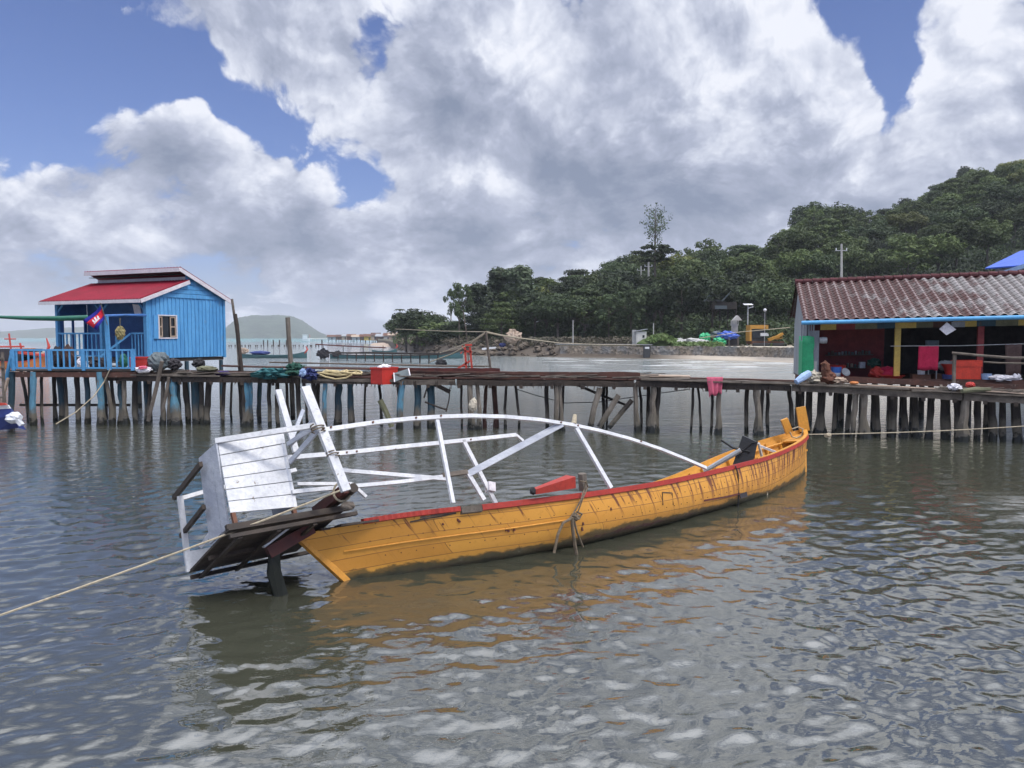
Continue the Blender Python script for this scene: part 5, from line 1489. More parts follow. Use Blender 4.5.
# wall shelf with small ware
for z0, xa, xb in ((zEv - 1.32, 826, 873), (zEv - 1.78, 834, 866)):
    x0, x1 = plane_x(xa, 1.8, z0), plane_x(xb, 1.8, z0)
    sh = thing('wall_shelf', S((x0 + x1) / 2, 1.85, z0), 'upper plank shelf of small cups on the maroon wall' if z0 > zEv - 1.5 else 'lower plank shelf of jars on the maroon wall', 'shelf')
    mb = MB(); sbox(mb, x0, x1, 1.7, 1.995, z0 - .03, z0); mb.build('plank', M['wood'], sh)
    n = 13 if z0 > zEv - 1.5 else 8
    for i in range(n):
        q = S(x0 + .12 + (x1 - x0 - .24) * i / (n - 1), 1.84 + random.uniform(-.05, .05), z0 + .002)
        h_ = random.uniform(.09, .17); r_ = random.uniform(.035, .055); mb = MB()
        mb.lathe(q, [(r_ * .8, 0), (r_, h_ * .4), (r_, h_ * .85), (r_ * .9, h_)], 10)
        tag(mb.build('cup' if n == 13 else 'jar', M[random.choice(['tarp_grey', 'pile', 'tin', 'wood'] if n == 13 else ['pile', 'olive', 'tarp_grey', 'tan'])]),
            'small cup standing in the row on the upper wall shelf' if n == 13 else 'small jar standing in the row on the lower wall shelf', 'cup' if n == 13 else 'jar', 'cups on the upper wall shelf' if n == 13 else 'jars on the lower wall shelf')
mb = MB(); q = S(plane_x(862.5, 1.6), 1.6, zEv - 1.80); mb.box(q + Z * .12, (.2, .14, .24), None); tag(mb.build('white_carton', M['plastic_white']), 'white carton at the right end of the lower wall shelf', 'carton')
# green tarpaulin on the end wall corner
mb = MB(); rs_ = []
for i_ in range(7):
    k_ = i_ / 6; z_ = 1.52 - 1.65 * k_; w_ = .02 * math.sin(i_ * 2.1)
    rs_.append([S(-.05 + .03 * math.sin(j_ * 2.3 + k_) - .02, 1.9 - 2.0 * j_ / 10, z_ - (.25 * k_ if j_ < 4 else 0)) for j_ in range(11)] + [S(.12 + w_, -.13, z_), S(.30 + w_, -.10, z_ - .05)])
mb.cloth(rs_, .015); tag(mb.build('green_tarpaulin', M['tarp_green'], None, True), 'bright green tarpaulin hung on the left corner of the tiled shop', 'tarpaulin')
mb = MB(); q = S(plane_x(822.5), -.05, zEv - .72); mb.lathe(q - SX * .12, [(.11, 0), (.13, .12), (.12, .26), (.05, .28)], 12, SX); tag(mb.build('enamel_pot', M['metal']), 'pale metal pot hung under the eave at the left of the shop', 'pot')
mb = MB(); q = S(plane_x(943.5), -.45, zEv - .42)
mb.slab([q + SX * -.02 + Z * .26, q + SX * .28 + Z * -.0, q + SX * -.02 - Z * .20, q - SX * .26 + Z * .02][::-1], .03); tag(mb.build('hanging_card', M['cloth_white']), 'white square card hanging by a corner under the shop eave', 'card')
mb = MB(); sbox(mb, plane_x(950.5), plane_x(964), -.03, -.002, zEv - .34, zEv - .14); tag(mb.build('grey_notice', M['tin']), 'small grey plate on the coloured boards under the eave', 'plate')
# washing line with towels
yl = -.10
mb = MB(); mb.tube([S(plane_x(890), yl, zEv - .98), S(plane_x(955), yl, zEv - 1.01), S(plane_x(1024), yl, zEv - .98)], .014, 5); tag(mb.build('washing_line', M['metal']), 'pale washing line across the shop front', 'line')
zl = zEv - 1.0
hang_cloth('red_towel', (S(plane_x(918), yl, zl), S(plane_x(938), yl, zl), S(plane_x(938), yl, zl - .78), S(plane_x(917.5), yl, zl - .80)), 'cloth_red', 'crimson towel hanging on the washing line in the shop', 5, 6, 8, .015, .02)
hang_cloth('brown_towel', (S(plane_x(1004), yl, zl + .02), S(plane_x(1021), yl, zl + .02), S(plane_x(1021), yl, zl - .92), S(plane_x(1006), yl, zl - .95)), 'cloth_brown', 'dark brown towel hanging on the washing line at the right', 6, 6, 8, .02, .02)
hang_cloth('grey_shirt', (S(plane_x(929), .6, zl + .2), S(plane_x(943), .6, zl + .2), S(plane_x(943), .6, zl - .5), S(plane_x(930), .6, zl - .55)), 'tarp_grey', 'dim grey garment hanging behind the crimson towel', 7, 6, 8, .03, .02, 'garment')
# ware on the shop floor
def lat(name, px, y, prof, mat_, label, cat, z=-.098): 
    mb = MB(); mb.lathe(S(plane_x(px, y, 0), y, z), prof, 16); return tag(mb.build(name, M[mat_]), label, cat)
def tub(name, px, y, r_, h_, mats, label, cat='tub'):
    t = thing(name, S(plane_x(px, y, 0), y, -.098), label, cat)
    c = t.location
    mb = MB(); mb.lathe(c, [(r_ * .82, 0), (r_ * .9, h_ * .5), (r_ * .9, h_ * .5 + .001)], 18); mb.build('lower_half', M[mats[0]], t, True)
    mb = MB(); mb.lathe(c + Z * (h_ * .5 + .002), [(r_ * .9, 0), (r_, h_ * .5), (r_ * .94, h_ * .5), (r_ * .86, h_ * .1)], 18); mb.build('upper_half', M[mats[1]], t)
    return t
tub('blue_tub', 836, .35, .20, .44, ('plastic_white', 'plastic_blue'), 'blue and white tub on the shop floor beside the rust bundle')
lat('red_basin', 836, .75, [(.28, 0), (.34, .48), (.36, .5), (.33, .49), (.27, .05)], 'plastic_red', 'red basin standing behind the blue and white tub', 'basin')
mb = MB(); mb.lathe(S(plane_x(845, .3, 0), .3, .13), [(.03, -.05), (.14, .0), (.17, .06), (.16, .065), (.04, .02)], 14, V((.2, -1, .6))); tag(mb.build('metal_bowl', M['metal']), 'round metal bowl tilted beside the blue and white tub', 'bowl')
for px, y, w_, m_, lb in ((877, .9, .30, 'plastic_red', 'red bag heaped on the shop floor under the net'), (888, .8, .26, 'cloth_red', 'crimson bag beside the yellow shop post, left of it'), (897, -.02, .0, '', '')):
    if not m_: continue
    mb = MB(); mb.blob(S(plane_x(px, y, 0), y, .12), (w_, .25, .24), int(px), 10, .4); tag(mb.build('red_bag', M[m_]), lb, 'bag')
mb = MB(); mb.blob(S(plane_x(874, 1.3, .4), 1.3, .48), (.24, .2, .16), 9, 10, .6, 4); tag(mb.build('green_net', M['net_green']), 'greyish green net bundle above the red bags', 'net')
lat('red_basin', 892, -.0, [(.30, 0), (.42, .10), (.44, .11), (.4, .1), (.28, .02)], 'plastic_red', 'shallow red basin at the foot of the yellow shop post', 'basin', -.05)
lat('white_pail', 921, .3, [(.11, .12), (.13, .34), (.14, .35), (.12, .33), (.1, .14)], 'plastic_white', 'white pail on a red stool below the crimson towel', 'pail')
mb = MB(); x = plane_x(921, .3, 0); sbox(mb, x - .32, x + .28, .1, .55, -.08, .10); tag(mb.build('low_stool', M['rust']), 'low rusty red stool under the white pail', 'stool')
mb = MB(); x = plane_x(940, .5, 0); sbox(mb, x - .2, x + .25, .4, .9, -.09, .12); tag(mb.build('wooden_chest', M['rust']), 'low brown chest between stool and orange crate', 'chest')
RK = thing('metal_rack', S(plane_x(932, .3, 0), .3, -.09), 'thin metal legged rack below the crimson towel', 'rack')
for px in (928.5, 936.5):
    mb = MB(); x = plane_x(px, .3, .3); mb.beam(S(x, .3, -.09), S(x, .3, .75), .03, .03); mb.build('leg', M['metal'], RK)
mb = MB(); mb.beam(S(plane_x(928, .3, .3), .3, .74), S(plane_x(937, .3, .3), .3, .74), .3, .03); mb.build('top', M['metal'], RK)
x = plane_x(968, -.05, .2)
def shop_crate(x0, x1, y0, y1, z0, z1, label):
    t = thing('orange_crate', S((x0 + x1) / 2, (y0 + y1) / 2, z0), label, 'crate'); th = .04
    mb = MB(); sbox(mb, x0, x1, y0, y0 + th, z0, z1); sbox(mb, x0, x1, y1 - th, y1, z0, z1); sbox(mb, x0, x0 + th, y0 + th, y1 - th, z0, z1 - .003); sbox(mb, x1 - th, x1, y0 + th, y1 - th, z0, z1 - .003); sbox(mb, x0 + th, x1 - th, y0 + th, y1 - th, z0, z0 + th)
    mb.build('body', M['plastic_orange'], t)
    mb = MB(); sbox(mb, x0 - .03, x1 + .03, y0 - .025, y0 - .001, z1 - .10, z1 - .01); sbox(mb, x0 - .03, x1 + .03, y1 + .001, y1 + .025, z1 - .10, z1 - .01); mb.build('rim', M['plastic_orange'], t)
shop_crate(plane_x(955.5, -.05, .2), plane_x(981, -.05, .2), -.05, .55, -.04, .52, 'large orange red plastic crate on the shop sill by the railing')
mb = MB(); mb.blob(S(plane_x(947, .5, .4), .5, .42), (.38, .2, .2), 77, 10, .5); tag(mb.build('grey_sack', M['tin']), 'grey sack leaning behind the orange red crate', 'sack')
mb = MB(); mb.lathe(S(plane_x(950, .25, .2), .25, .0), [(.12, 0), (.2, .3), (.3, .5), (.32, .5), (.2, .28)], 12); tag(mb.build('red_funnel', M['plastic_red']), 'red bucket leaning left of the large orange red crate', 'bucket')
lat('blue_pail', 986, .0, [(.15, 0), (.18, .2), (.19, .21), (.17, .2), (.14, .03)], 'cloth_sky', 'pale blue pail right of the large orange red crate', 'pail', -.04)
lat('blue_pan', 948, -.02, [(.18, 0), (.21, .16), (.2, .16), (.17, .02)], 'net_blue', 'dark blue pan left of the railing post on the sill', 'pan', -.04)
mb = MB(); mb.blob(S(plane_x(1004, .0, 0), .0, .02), (.55, .25, .11), 61, 12, .4, 3); mb.blob(S(plane_x(1016, .0, 0), -.05, .08), (.14, .1, .14), 62, 8, .4); tag(mb.build('white_bundle', M['cloth_white']), 'white cloth bundle lying on the shop sill at the right', 'bundle')
# blue-roofed house behind
def BRp(px, py, Y): return P(px, py, Y)
BB = thing('blue_roofed_house', P(1030, 300, 46), 'blue sheet roofed house with grey boards behind the tiled shop', 'house'); BB.location.z = 0
mb = MB(); a0, a1 = P(985, 268, 44), P(1020, 251, 46); b0_, b1_ = P(1060, 262, 41), P(1075, 240, 43)
mb.slab([a0, b0_, b1_, a1], .08); mb.build('roof', M['roof_blue'], BB)
mb = MB(); c0_, c1_ = P(1000, 281, 43.5), P(1040, 260, 41.5); mb.beam(P(998, 275, 43.5), P(1040, 260.5, 41.5), .12, .22); mb.build('barge_board', M['cloth_sky'], BB)
w0_ = P(995, 280, 44); w1_ = P(1070, 280, 42)
mb = MB(); mb.slab([V((w0_.x, w0_.y, 0)), V((w1_.x, w1_.y, 0)), V((w1_.x, w1_.y, P(1040, 262, 42).z)), V((w0_.x, w0_.y, P(995, 269, 44).z))], 3.0); mb.build('wall', M['tin'], BB)

# ================================================================== far shore: land, wall, forest, hills
def azpx(px): return math.atan2(px - 512, F_PX)
SHORE = [(380, 420), (395, 215), (420, 172), (450, 152), (500, 143), (560, 135), (640, 128), (700, 124), (760, 118), (800, 112), (900, 104), (1024, 98), (1150, 92), (1400, 85)]
def shore_r(px): return lerp_tab(SHORE, px)
SKYL = [(380, 330), (395, 318), (420, 316), (445, 318), (455, 306), (470, 298), (500, 283), (530, 273), (560, 268), (600, 259), (640, 250), (700, 244), (760, 240), (785, 226), (800, 211), (840, 207), (880, 212), (905, 203), (925, 192), (960, 177), (1000, 170), (1024, 166), (1150, 140), (1400, 120)]
TH = 13.2
def sky_d(px): return lerp_tab([(380, 230), (450, 185), (560, 200), (700, 225), (790, 260), (900, 320), (1024, 360), (1400, 400)], px)
def land_z(px, r_):
    rs = shore_r(px)
    if r_ < rs: return max(-1.5, -.06 * (rs - r_))
    base = .2 + min(1.8, (r_ - rs) * (.35 if px < 560 else .9) )
    ds = sky_d(px)
    ztop = 3.5 + (337 - lerp_tab(SKYL, px)) / F_PX * ds * math.cos(azpx(px)) - TH
    k = (r_ - rs - 22) / max(10, ds - rs - 22)
    if k <= 0: return base
    k = min(k, 1.25); kk = k * k * (3 - 2 * k) if k < 1 else 1
    return base + max(0, ztop - base) * kk + mnoise.noise(V((px * .02, r_ * .03, 0))) * 1.0 * min(1, k * 3)
def land_mat():
    m, nt, b = newmat('earth_and_grass')
    g = N(nt, 'ShaderNodeNewGeometry'); pos = g.outputs['Position']; s = N(nt, 'ShaderNodeSeparateXYZ'); nt.links.new(pos, s.inputs[0])
    n1 = noise_(nt, pos, .12, 4, .6); n2 = noise_(nt, pos, 1.2, 5, .6)
    mud = mixc(nt, n2, (.045, .036, .028), (.115, .09, .068)); sand = mixc(nt, n2, (.42, .36, .29), (.5, .44, .36)); gr = mixc(nt, n1, (.045, .065, .025), (.08, .10, .04))
    c = mixc(nt, sstep(nt, s.outputs['X'], 22, 32), mud, sand)
    hz_ = math_(nt, 'MULTIPLY_ADD', n2, .8, s.outputs['Z'])
    c = mixc(nt, sstep(nt, hz_, 2.0, 3.4), c, gr); c = mixc(nt, sstep(nt, s.outputs['Z'], 2.6, 4.5), c, (.02, .03, .014))
    c = mixc(nt, sstep(nt, s.outputs['Z'], -.2, .25, 1, 0), c, (.09, .08, .06))
    nt.links.new(c, b.inputs['Base Color']); b.inputs['Roughness'].default_value = .95; bump_(nt, b, n2, .6, .2); return m
mb = MB(); rows = []
pxs = np.linspace(378, 1400, 130); ks = [-25, -12, -5, 0, 1, 2, 4, 7, 11, 16, 22, 30, 40, 52, 66, 82, 100, 120, 145, 175, 210, 250, 300]
for px in pxs:
    rs = shore_r(px); row = []
    for k in ks:
        r_ = rs + k; a = azpx(px); Y = r_ * math.cos(a); row.append(V((r_ * math.sin(a), Y, land_z(px, r_))))
    rows.append(row)
mb.grid([list(reversed(r_)) for r_ in rows]); o = mb.build('shore_land', land_mat(), None, True); o['kind'] = 'structure'
def on_land(px, r_, dz=0.):
    a = azpx(px); return V((r_ * math.sin(a), r_ * math.cos(a), land_z(px, r_) + dz))

# stone sea wall
def stone_mat():
    m, nt, b = newmat('rough_stone_wall')
    g = N(nt, 'ShaderNodeNewGeometry'); pos = g.outputs['Position']
    v = N(nt, 'ShaderNodeTexVoronoi'); v.inputs['Scale'].default_value = 2.6; nt.links.new(pos, v.inputs['Vector'])
    n1 = noise_(nt, pos, .25, 4, .6); s = N(nt, 'ShaderNodeSeparateXYZ'); nt.links.new(pos, s.inputs[0])
    c = mixc(nt, N_sep(nt, v.outputs['Color']), (.09, .075, .055), (.27, .22, .165))
    c = mixc(nt, sstep(nt, n1, .45, .65), c, mixc(nt, N_sep(nt, v.outputs['Color']), (.10, .10, .095), (.2, .195, .185)))
    c = mixc(nt, sstep(nt, s.outputs['Z'], .1, .6, .8, 0), c, (.03, .03, .025))
    nt.links.new(c, b.inputs['Base Color']); b.inputs['Roughness'].default_value = .95
    bump_(nt, b, v.outputs['Distance'], .8, .15); return m
def N_sep(nt, colr):
    s = N(nt, 'ShaderNodeSeparateColor'); nt.links.new(colr, s.inputs[0]); return s.outputs[0]
SWm = stone_mat()
SW = thing('sea_wall', on_land(660, 128), 'low rough stone sea wall along the far shore under the trees', 'wall'); SW.location.z = 0
random.seed(3)
for (p0_, p1_, dz, nm) in ((560, 649, 0, 'wall_section'), (650.5, 800, .12, 'wall_section')):
    mb = MB(); f0 = []; rows = [[], [], [], []]
    n = 70
    for i in range(n + 1):
        px = p0_ + (p1_ - p0_) * i / n; r_ = shore_r(px) + .5 + random.uniform(-.02, .02); a = azpx(px); d = V((math.sin(a), math.cos(a), 0)); t = random.uniform(-.10, .06)
        rows[0].append(d * (r_ - .25) + Z * -.6); rows[1].append(d * (r_ + .15) + Z * (1.95 + dz + t)); rows[2].append(d * (r_ + 1.0) + Z * (1.95 + dz + t)); rows[3].append(d * (r_ + 1.2) + Z * -.6)
    mb.grid([list(r_) for r_ in rows]); mb.f = [list(reversed(f)) for f in mb.f]
    for k in (0, n):
        o_ = len(mb.v); mb.v += [rows[j][k] for j in range(4)]; mb.f.append([o_, o_ + 1, o_ + 2, o_ + 3])
    mb.build(nm, SWm, SW)
mb = MB()
for i in range(12):
    px = 556 + i * 8; a = on_land(px, shore_r(px) + .9); b = on_land(px + 8, shore_r(px + 8) + .9); a.z = 2.25; b.z = 2.25; mb.beam(a, b, .5, .14)
mb.build('coping', M['concrete'], SW)
mb = MB(); q = on_land(646.5, shore_r(646) - .4); mb.box((q.x, q.y, 1.0), (1.0, .8, 2.4)); mb.build('buttress', M['greycover'], SW)
mb = MB(); mb.box((q.x, q.y - .42, 1.75), (.7, .06, .3)); mb.build('white_plate', M['boat_white'], SW)
# rocks on the brown bank
random.seed(9)
def rock_mesh(seed):
    m_ = MB(); m_.blob((0, 0, 0), (1, .8, .55), seed, 6, .6, 1.6); return m_
protos = []
for i in range(150):
    px = random.uniform(400, 560); r_ = shore_r(px) + random.uniform(-1.5, 10); q = on_land(px, r_); sz = random.uniform(.3, .95)
    if i < 4:
        o = rock_mesh(i * 7 + 1).build('shore_rock', M['rock'] if 'rock' in M else M['pile']); protos.append(o)
    else:
        o = protos[i % 4].copy(); col.objects.link(o)
    o.location = q - Z * .1; o.scale = (sz, sz, sz); o.rotation_euler = (0, 0, random.uniform(0, 6))
    tag(o, 'brown rock on the muddy bank below the trees', 'rock', 'rocks on the muddy bank')

# ---------------------------------------------------------------- trees
def leaf_cards(centers, n_per, rad, size, rng, flat=.6, up=.5):
    vs = []; fs = []
    for c in centers:
        m_ = n_per
        d = rng.normal(size=(m_, 3)); d /= np.linalg.norm(d, axis=1)[:, None]
        rr = rad * rng.uniform(.35, 1.0, m_) ** .6
        p = d * rr[:, None] * np.array([1, 1, flat]) + np.array(c)
        nn = d * np.array([1, 1, 1]) + np.array([0, 0, up]) + rng.normal(size=(m_, 3)) * .45
        nn /= np.linalg.norm(nn, axis=1)[:, None]
        t = np.cross(nn, rng.normal(size=(m_, 3))); t /= np.linalg.norm(t, axis=1)[:, None]; b_ = np.cross(nn, t)
        s_ = size * rng.uniform(.5, 1.25, m_)
        for i in range(m_):
            a = t[i] * s_[i]; b = b_[i] * s_[i] * rng.uniform(.45, .8); o = len(vs); q = p[i]; k = nn[i] * s_[i] * .25
            vs += [tuple(q - a), tuple(q - b * .9 + a * .1 + k), tuple(q + a), tuple(q + b + k * .8 - a * .15)]
            fs += [(o, o + 1, o + 2), (o, o + 2, o + 3)]
    return vs, fs
def mesh_of(name, vs, fs, mat_):
    me = bpy.data.meshes.new(name); me.from_pydata(vs, [], fs); me.materials.append(mat_); me.update(); return me
def crown(seed, R_, H_, kind, mat_, nclump=64, nper=76, size=.34):
    rng = np.random.default_rng(seed); cs = []
    if kind == 'round':
        for i in range(nclump):
            d = rng.normal(size=3); d /= np.linalg.norm(d); d[2] = d[2] * .8 + .15; q = rng.uniform(.45, .95)
            cs.append((d[0] * R_ * q, d[1] * R_ * q, H_ * .55 + d[2] * H_ * .42 * q))
        cl = R_ * .30
    elif kind == 'tier':
        nt_ = 5
        for i in range(nclump):
            lv = i % nt_; z = H_ * (.12 + .80 * lv / (nt_ - 1)); rr = R_ * (1.05 - .75 * (lv / (nt_ - 1)) ** 1.5) * rng.uniform(.25, 1) ** .5; a = rng.uniform(0, 6.28)
            cs.append((math.cos(a) * rr, math.sin(a) * rr, z + rng.uniform(-.2, .2)))
        cl = R_ * .33
    elif kind == 'tall':
        for i in range(nclump):
            z = rng.uniform(.05, 1) ** .8; rr = R_ * (1 - .65 * z) * rng.uniform(.2, 1); a = rng.uniform(0, 6.28)
            cs.append((math.cos(a) * rr, math.sin(a) * rr, z * H_))
        cl = R_ * .36
    elif kind == 'sparse':
        nper = int(nper * .7)
        for i in range(int(nclump * .7)):
            d = rng.normal(size=3); d /= np.linalg.norm(d); q = rng.uniform(.5, 1.1)
            cs.append((d[0] * R_ * q, d[1] * R_ * q, H_ * .55 + d[2] * H_ * .45 * q))
        cl = R_ * .24
    vs, fs = leaf_cards(cs, nper, cl, size, rng, .45 if kind == 'tier' else .75)
    return mesh_of('crown', vs, fs, mat_), cs
def trunk_mesh(seed, h, r_, cs, z0, R_):
    rng = random.Random(seed); mb = MB(); pts = []
    dx, dy = rng.uniform(-.3, .3), rng.uniform(-.3, .3)
    for i in range(7): k = i / 6; pts.append((dx * math.sin(k * 3), dy * math.sin(k * 2.3), -.8 + (h + .8) * k))
    mb.tube(pts, [r_ * (1.25 - .85 * i / 6) for i in range(7)], 7, .05)
    for c in cs[::4]:
        a = V(pts[3]).lerp(V(pts[6]), rng.uniform(0, .8)); e = V((c[0], c[1], c[2] + z0)); md = a.lerp(e, .55) + Z * .4
        mb.tube([a, md, e], [r_ * .38, r_ * .24, r_ * .08], 5)
    me = bpy.data.meshes.new('trunk'); me.from_pydata([tuple(v) for v in mb.v], [], mb.f); me.materials.append(M['bark']); me.update(); me.shade_smooth(); return me
VAR = []
spec_ = [('round', 4.8, 9.0, 'leaf_dark'), ('round', 4.6, 8.0, 'leaf'), ('tier', 5.4, 8.6, 'leaf_dark'), ('round', 4.2, 7.5, 'leaf'), ('tall', 3.8, 10.0, 'leaf_dark'), ('tier', 4.9, 7.8, 'leaf'), ('round', 5.4, 8.4, 'leaf_dark'), ('tall', 3.6, 9.6, 'leaf_grey'), ('round', 4.4, 6.2, 'leaf_yellow'), ('sparse', 4.6, 8.0, 'leaf'), ('tier', 5.8, 6.0, 'leaf_dark'), ('sparse', 4.2, 9.0, 'leaf_dark')]
for i, (kd, R_, H_, mm) in enumerate(spec_):
    me, cs = crown(100 + i, R_, H_, kd, M[mm]); base = 12.0 - H_
    VAR.append((me, trunk_mesh(i, base + H_ * .55, .26, cs, base, R_), base, H_))
def plant_tree(name, q, var, h, label, group, rz, wide=1., cat='tree'):
    cme, tme, base, H_ = VAR[var]; k = h / 12.0
    t = bpy.data.objects.new(name, None); col.objects.link(t); t.location = q; t.rotation_euler = (0, 0, rz); t.scale = (k * wide, k * wide * random.uniform(.85, 1.1), k)
    tag(t, label, cat, group)
    c = bpy.data.objects.new('crown', cme); col.objects.link(c); c.parent = t; c.location = (0, 0, base)
    u = bpy.data.objects.new('trunk', tme); col.objects.link(u); u.parent = t
    return t
random.seed(42)
cnt = 0
def rowtrees(rr, px0, px1, step_m, hs, vars_, name, label, group, jit=.35):
    global cnt
    px = px0
    while px < px1:
        rbase = shore_r(px) + (sky_d(px) - shore_r(px)) * rr if rr is not None else sky_d(px)
        r_ = rbase + random.uniform(-4, 4); q = on_land(px, r_); h = random.uniform(*hs)
        k_edge = min(1., max(.35, (px - 440) / 90.)) if px < 530 else 1.
        plant_tree(name, q, random.choice(vars_), h * k_edge, label, group, random.uniform(0, 6.28), random.uniform(.95, 1.25)); cnt += 1
        px += step_m / r_ * F_PX * random.uniform(1 - jit, 1 + jit)
LF = 'dark leafy tree in the front rank of the wood along the far shore'; GF = 'front rank trees of the shore wood'
rowtrees(.26, 456, 830, 5.2, (9.5, 13.5), (0, 2, 6, 10, 5, 11), 'shore_tree', LF, GF)
rowtrees(.42, 458, 1010, 6.2, (10, 14), (0, 1, 2, 6, 9, 10, 3), 'wood_tree', 'dark green tree in the second rank of the wood behind the shore', 'second rank trees of the shore wood')
rowtrees(.60, 462, 1035, 7.0, (10, 13.5), (1, 0, 3, 5, 6, 8, 9, 11), 'slope_tree', 'green tree on the lower slope of the wooded hill', 'trees on the lower slope')
rowtrees(.75, 500, 1040, 7.6, (9.5, 12.5), (1, 3, 0, 5, 8, 9, 10), 'slope_tree', 'green tree halfway up the wooded hill', 'trees halfway up the hill')
rowtrees(.88, 540, 1045, 8.0, (9.5, 12.5), (1, 3, 8, 5, 1, 9, 2), 'slope_tree', 'lighter green tree high on the wooded hill', 'trees high on the hill')
rowtrees(1.0, 470, 1045, 7.0, (9.5, 13.5), (0, 1, 6, 4, 2, 3, 9, 11), 'ridge_tree', 'tree on the skyline ridge of the wooded hill', 'trees on the skyline ridge')
rowtrees(.52, 840, 1050, 7.5, (9, 12.5), (0, 1, 6, 3), 'slope_tree', 'green tree on the hillside behind the tiled shop', 'trees behind the tiled shop')
rowtrees(.68, 880, 1050, 8, (9, 12.5), (0, 1, 6, 3, 8), 'slope_tree', 'green tree on the hillside behind the tiled shop', 'trees behind the tiled shop')
rowtrees(.82, 900, 1050, 8, (9, 12), (0, 1, 6, 3), 'slope_tree', 'green tree on the hillside behind the tiled shop', 'trees behind the tiled shop')
print('trees', cnt)
# tree tops that stand out
def lone(px, py_top, Y, h, var, label, wide=1., name='tree'):
    q = P(px, py_top, Y); q.z -= h; return plant_tree(name, q, var, h, label, None, random.uniform(0, 6), wide)
lone(812, 203, 262, 17, 0, 'big dark round tree rising at the left shoulder of the hill', 1.1, 'hill_tree')
lone(835, 203, 268, 17, 6, 'broad dark tree right of the round shoulder tree on the hill', 1.0, 'hill_tree')
lone(965, 169, 335, 17, 4, 'slim tall tree standing proud on the upper right ridge', 1.0, 'hill_tree')
lone(905, 200, 318, 13, 4, 'slim dark tree in the dip of the skyline right of the pole', 1.0, 'hill_tree')
lone(478, 287, 165, 11.5, 7, 'feathery greyish tree at the left end of the shore wood', 1.2, 'feathery_tree')
lone(520, 270, 168, 14.0, 7, 'tall feathery grey green tree left of the wood centre', 1.4, 'feathery_tree')
lone(500, 272, 172, 14.0, 7, 'feathery tree between two others at the left of the wood', 1.3, 'feathery_tree')
# layered umbrella tree with a sparse tall tree behind
rng = np.random.default_rng(77); cs = []
for lv, (z, R_) in enumerate(((0, 3.2), (.8, 2.6), (1.6, 4.2), (2.4, 3.0))):
    for i in range(14): a = rng.uniform(0, 6.28); r_ = R_ * rng.uniform(.15, 1) ** .5; cs.append((math.cos(a) * r_, math.sin(a) * r_, z + rng.uniform(-.15, .15)))
vs, fs = leaf_cards(cs, 26, .85, .42, rng, .3, .9)
uq = P(655, 262, 165); UT = thing('umbrella_tree', (uq.x, uq.y, 3.0), 'dark layered umbrella tree standing above the middle of the shore wood', 'tree')
me = mesh_of('crown', vs, fs, M['leaf_dark']); o = bpy.data.objects.new('crown', me); col.objects.link(o); o.parent = UT; o.location = (0, 0, uq.z - 3.0 + .6)
mb = MB(); mb.tube([UT.location + V((0, 0, -1)), UT.location + V((.2, 0, 9)), V((uq.x, uq.y, uq.z + 3))], [.35, .28, .1], 8); mb.build('trunk', M['bark'], UT)
rng = np.random.default_rng(78); cs = []
base = P(655, 248, 172); br = []
for i in range(80):
    z = rng.uniform(0, 1); a = rng.uniform(0, 6.28); r_ = 3.5 * (.25 + .75 * min(1, z * 1.4)) * (1 if z < .85 else .75) * rng.uniform(.15, 1); cs.append((math.cos(a) * r_, math.sin(a) * r_, z * 9.2))
vs, fs = leaf_cards(cs, 11, .75, .24, rng, 1.3, .2)
ST_ = thing('sparse_tree', (base.x, base.y, 4.0), 'tall thin grey tree with sparse crown rising above the umbrella tree', 'tree')
me = mesh_of('crown', vs, fs, M['leaf_grey']); o = bpy.data.objects.new('crown', me); col.objects.link(o); o.parent = ST_; o.location = (0, 0, base.z - 4.0)
mb = MB(); tp = V((base.x, base.y, 4)); mb.tube([tp - Z, base, base + Z * 5, base + Z * 9], [.3, .2, .12, .03], 7)
for c in cs[::2]: mb.tube([base + Z * max(0, c[2] - 1.6), base + V(c)], [.06, .015], 4)
mb.build('trunk', M['bark'], ST_)
# clump on the point at left
lone(417, 309, 178, 10.6, 0, 'round dark tree on the low point at the left of the shore', 1.5, 'point_tree')
lone(428, 313, 176, 10.0, 6, 'dark bushy tree beside the round tree on the low point', 1.35, 'point_tree')
lone(440, 321, 172, 8.5, 1, 'small lighter bush tree on the low point, nearest the wood', 1.5, 'point_tree')
lone(451, 322, 166, 9.5, 0, 'low dark tree joining the point to the wood', 1.3, 'point_tree')
lone(406, 317, 180, 8.0, 6, 'low bush at the left tip of the low point', 1.4, 'point_tree')
lone(459, 282, 160, 12.5, 11, 'thin sparse tree at the left edge of the wood', .55, 'thin_tree')
def palm():
    q = P(400, 311, 182); t = thing('palm_tree', (q.x, q.y, .8), 'small ragged palm leaning at the left tip of the low point', 'palm')
    mb = MB(); mb.tube([(q.x + 1.5, q.y, .3), (q.x + .9, q.y, 3), q], [.16, .12, .08], 7); mb.build('trunk', M['bark'], t)
    mb = MB()
    for i in range(13):
        a = i * 2.4; d = V((math.cos(a), math.sin(a), .45)); e = q + d * 1.0; f = q + V((d.x * 1.7, d.y * 1.7, -.1)); s_ = V((-d.y, d.x, 0)) * .22
        mb.add([q - s_ * .3, q + s_ * .3, e + s_, f, e - s_], [(0, 1, 2, 4), (4, 2, 3)])
    mb.build('crown', M['leaf_dark'], t)
palm()
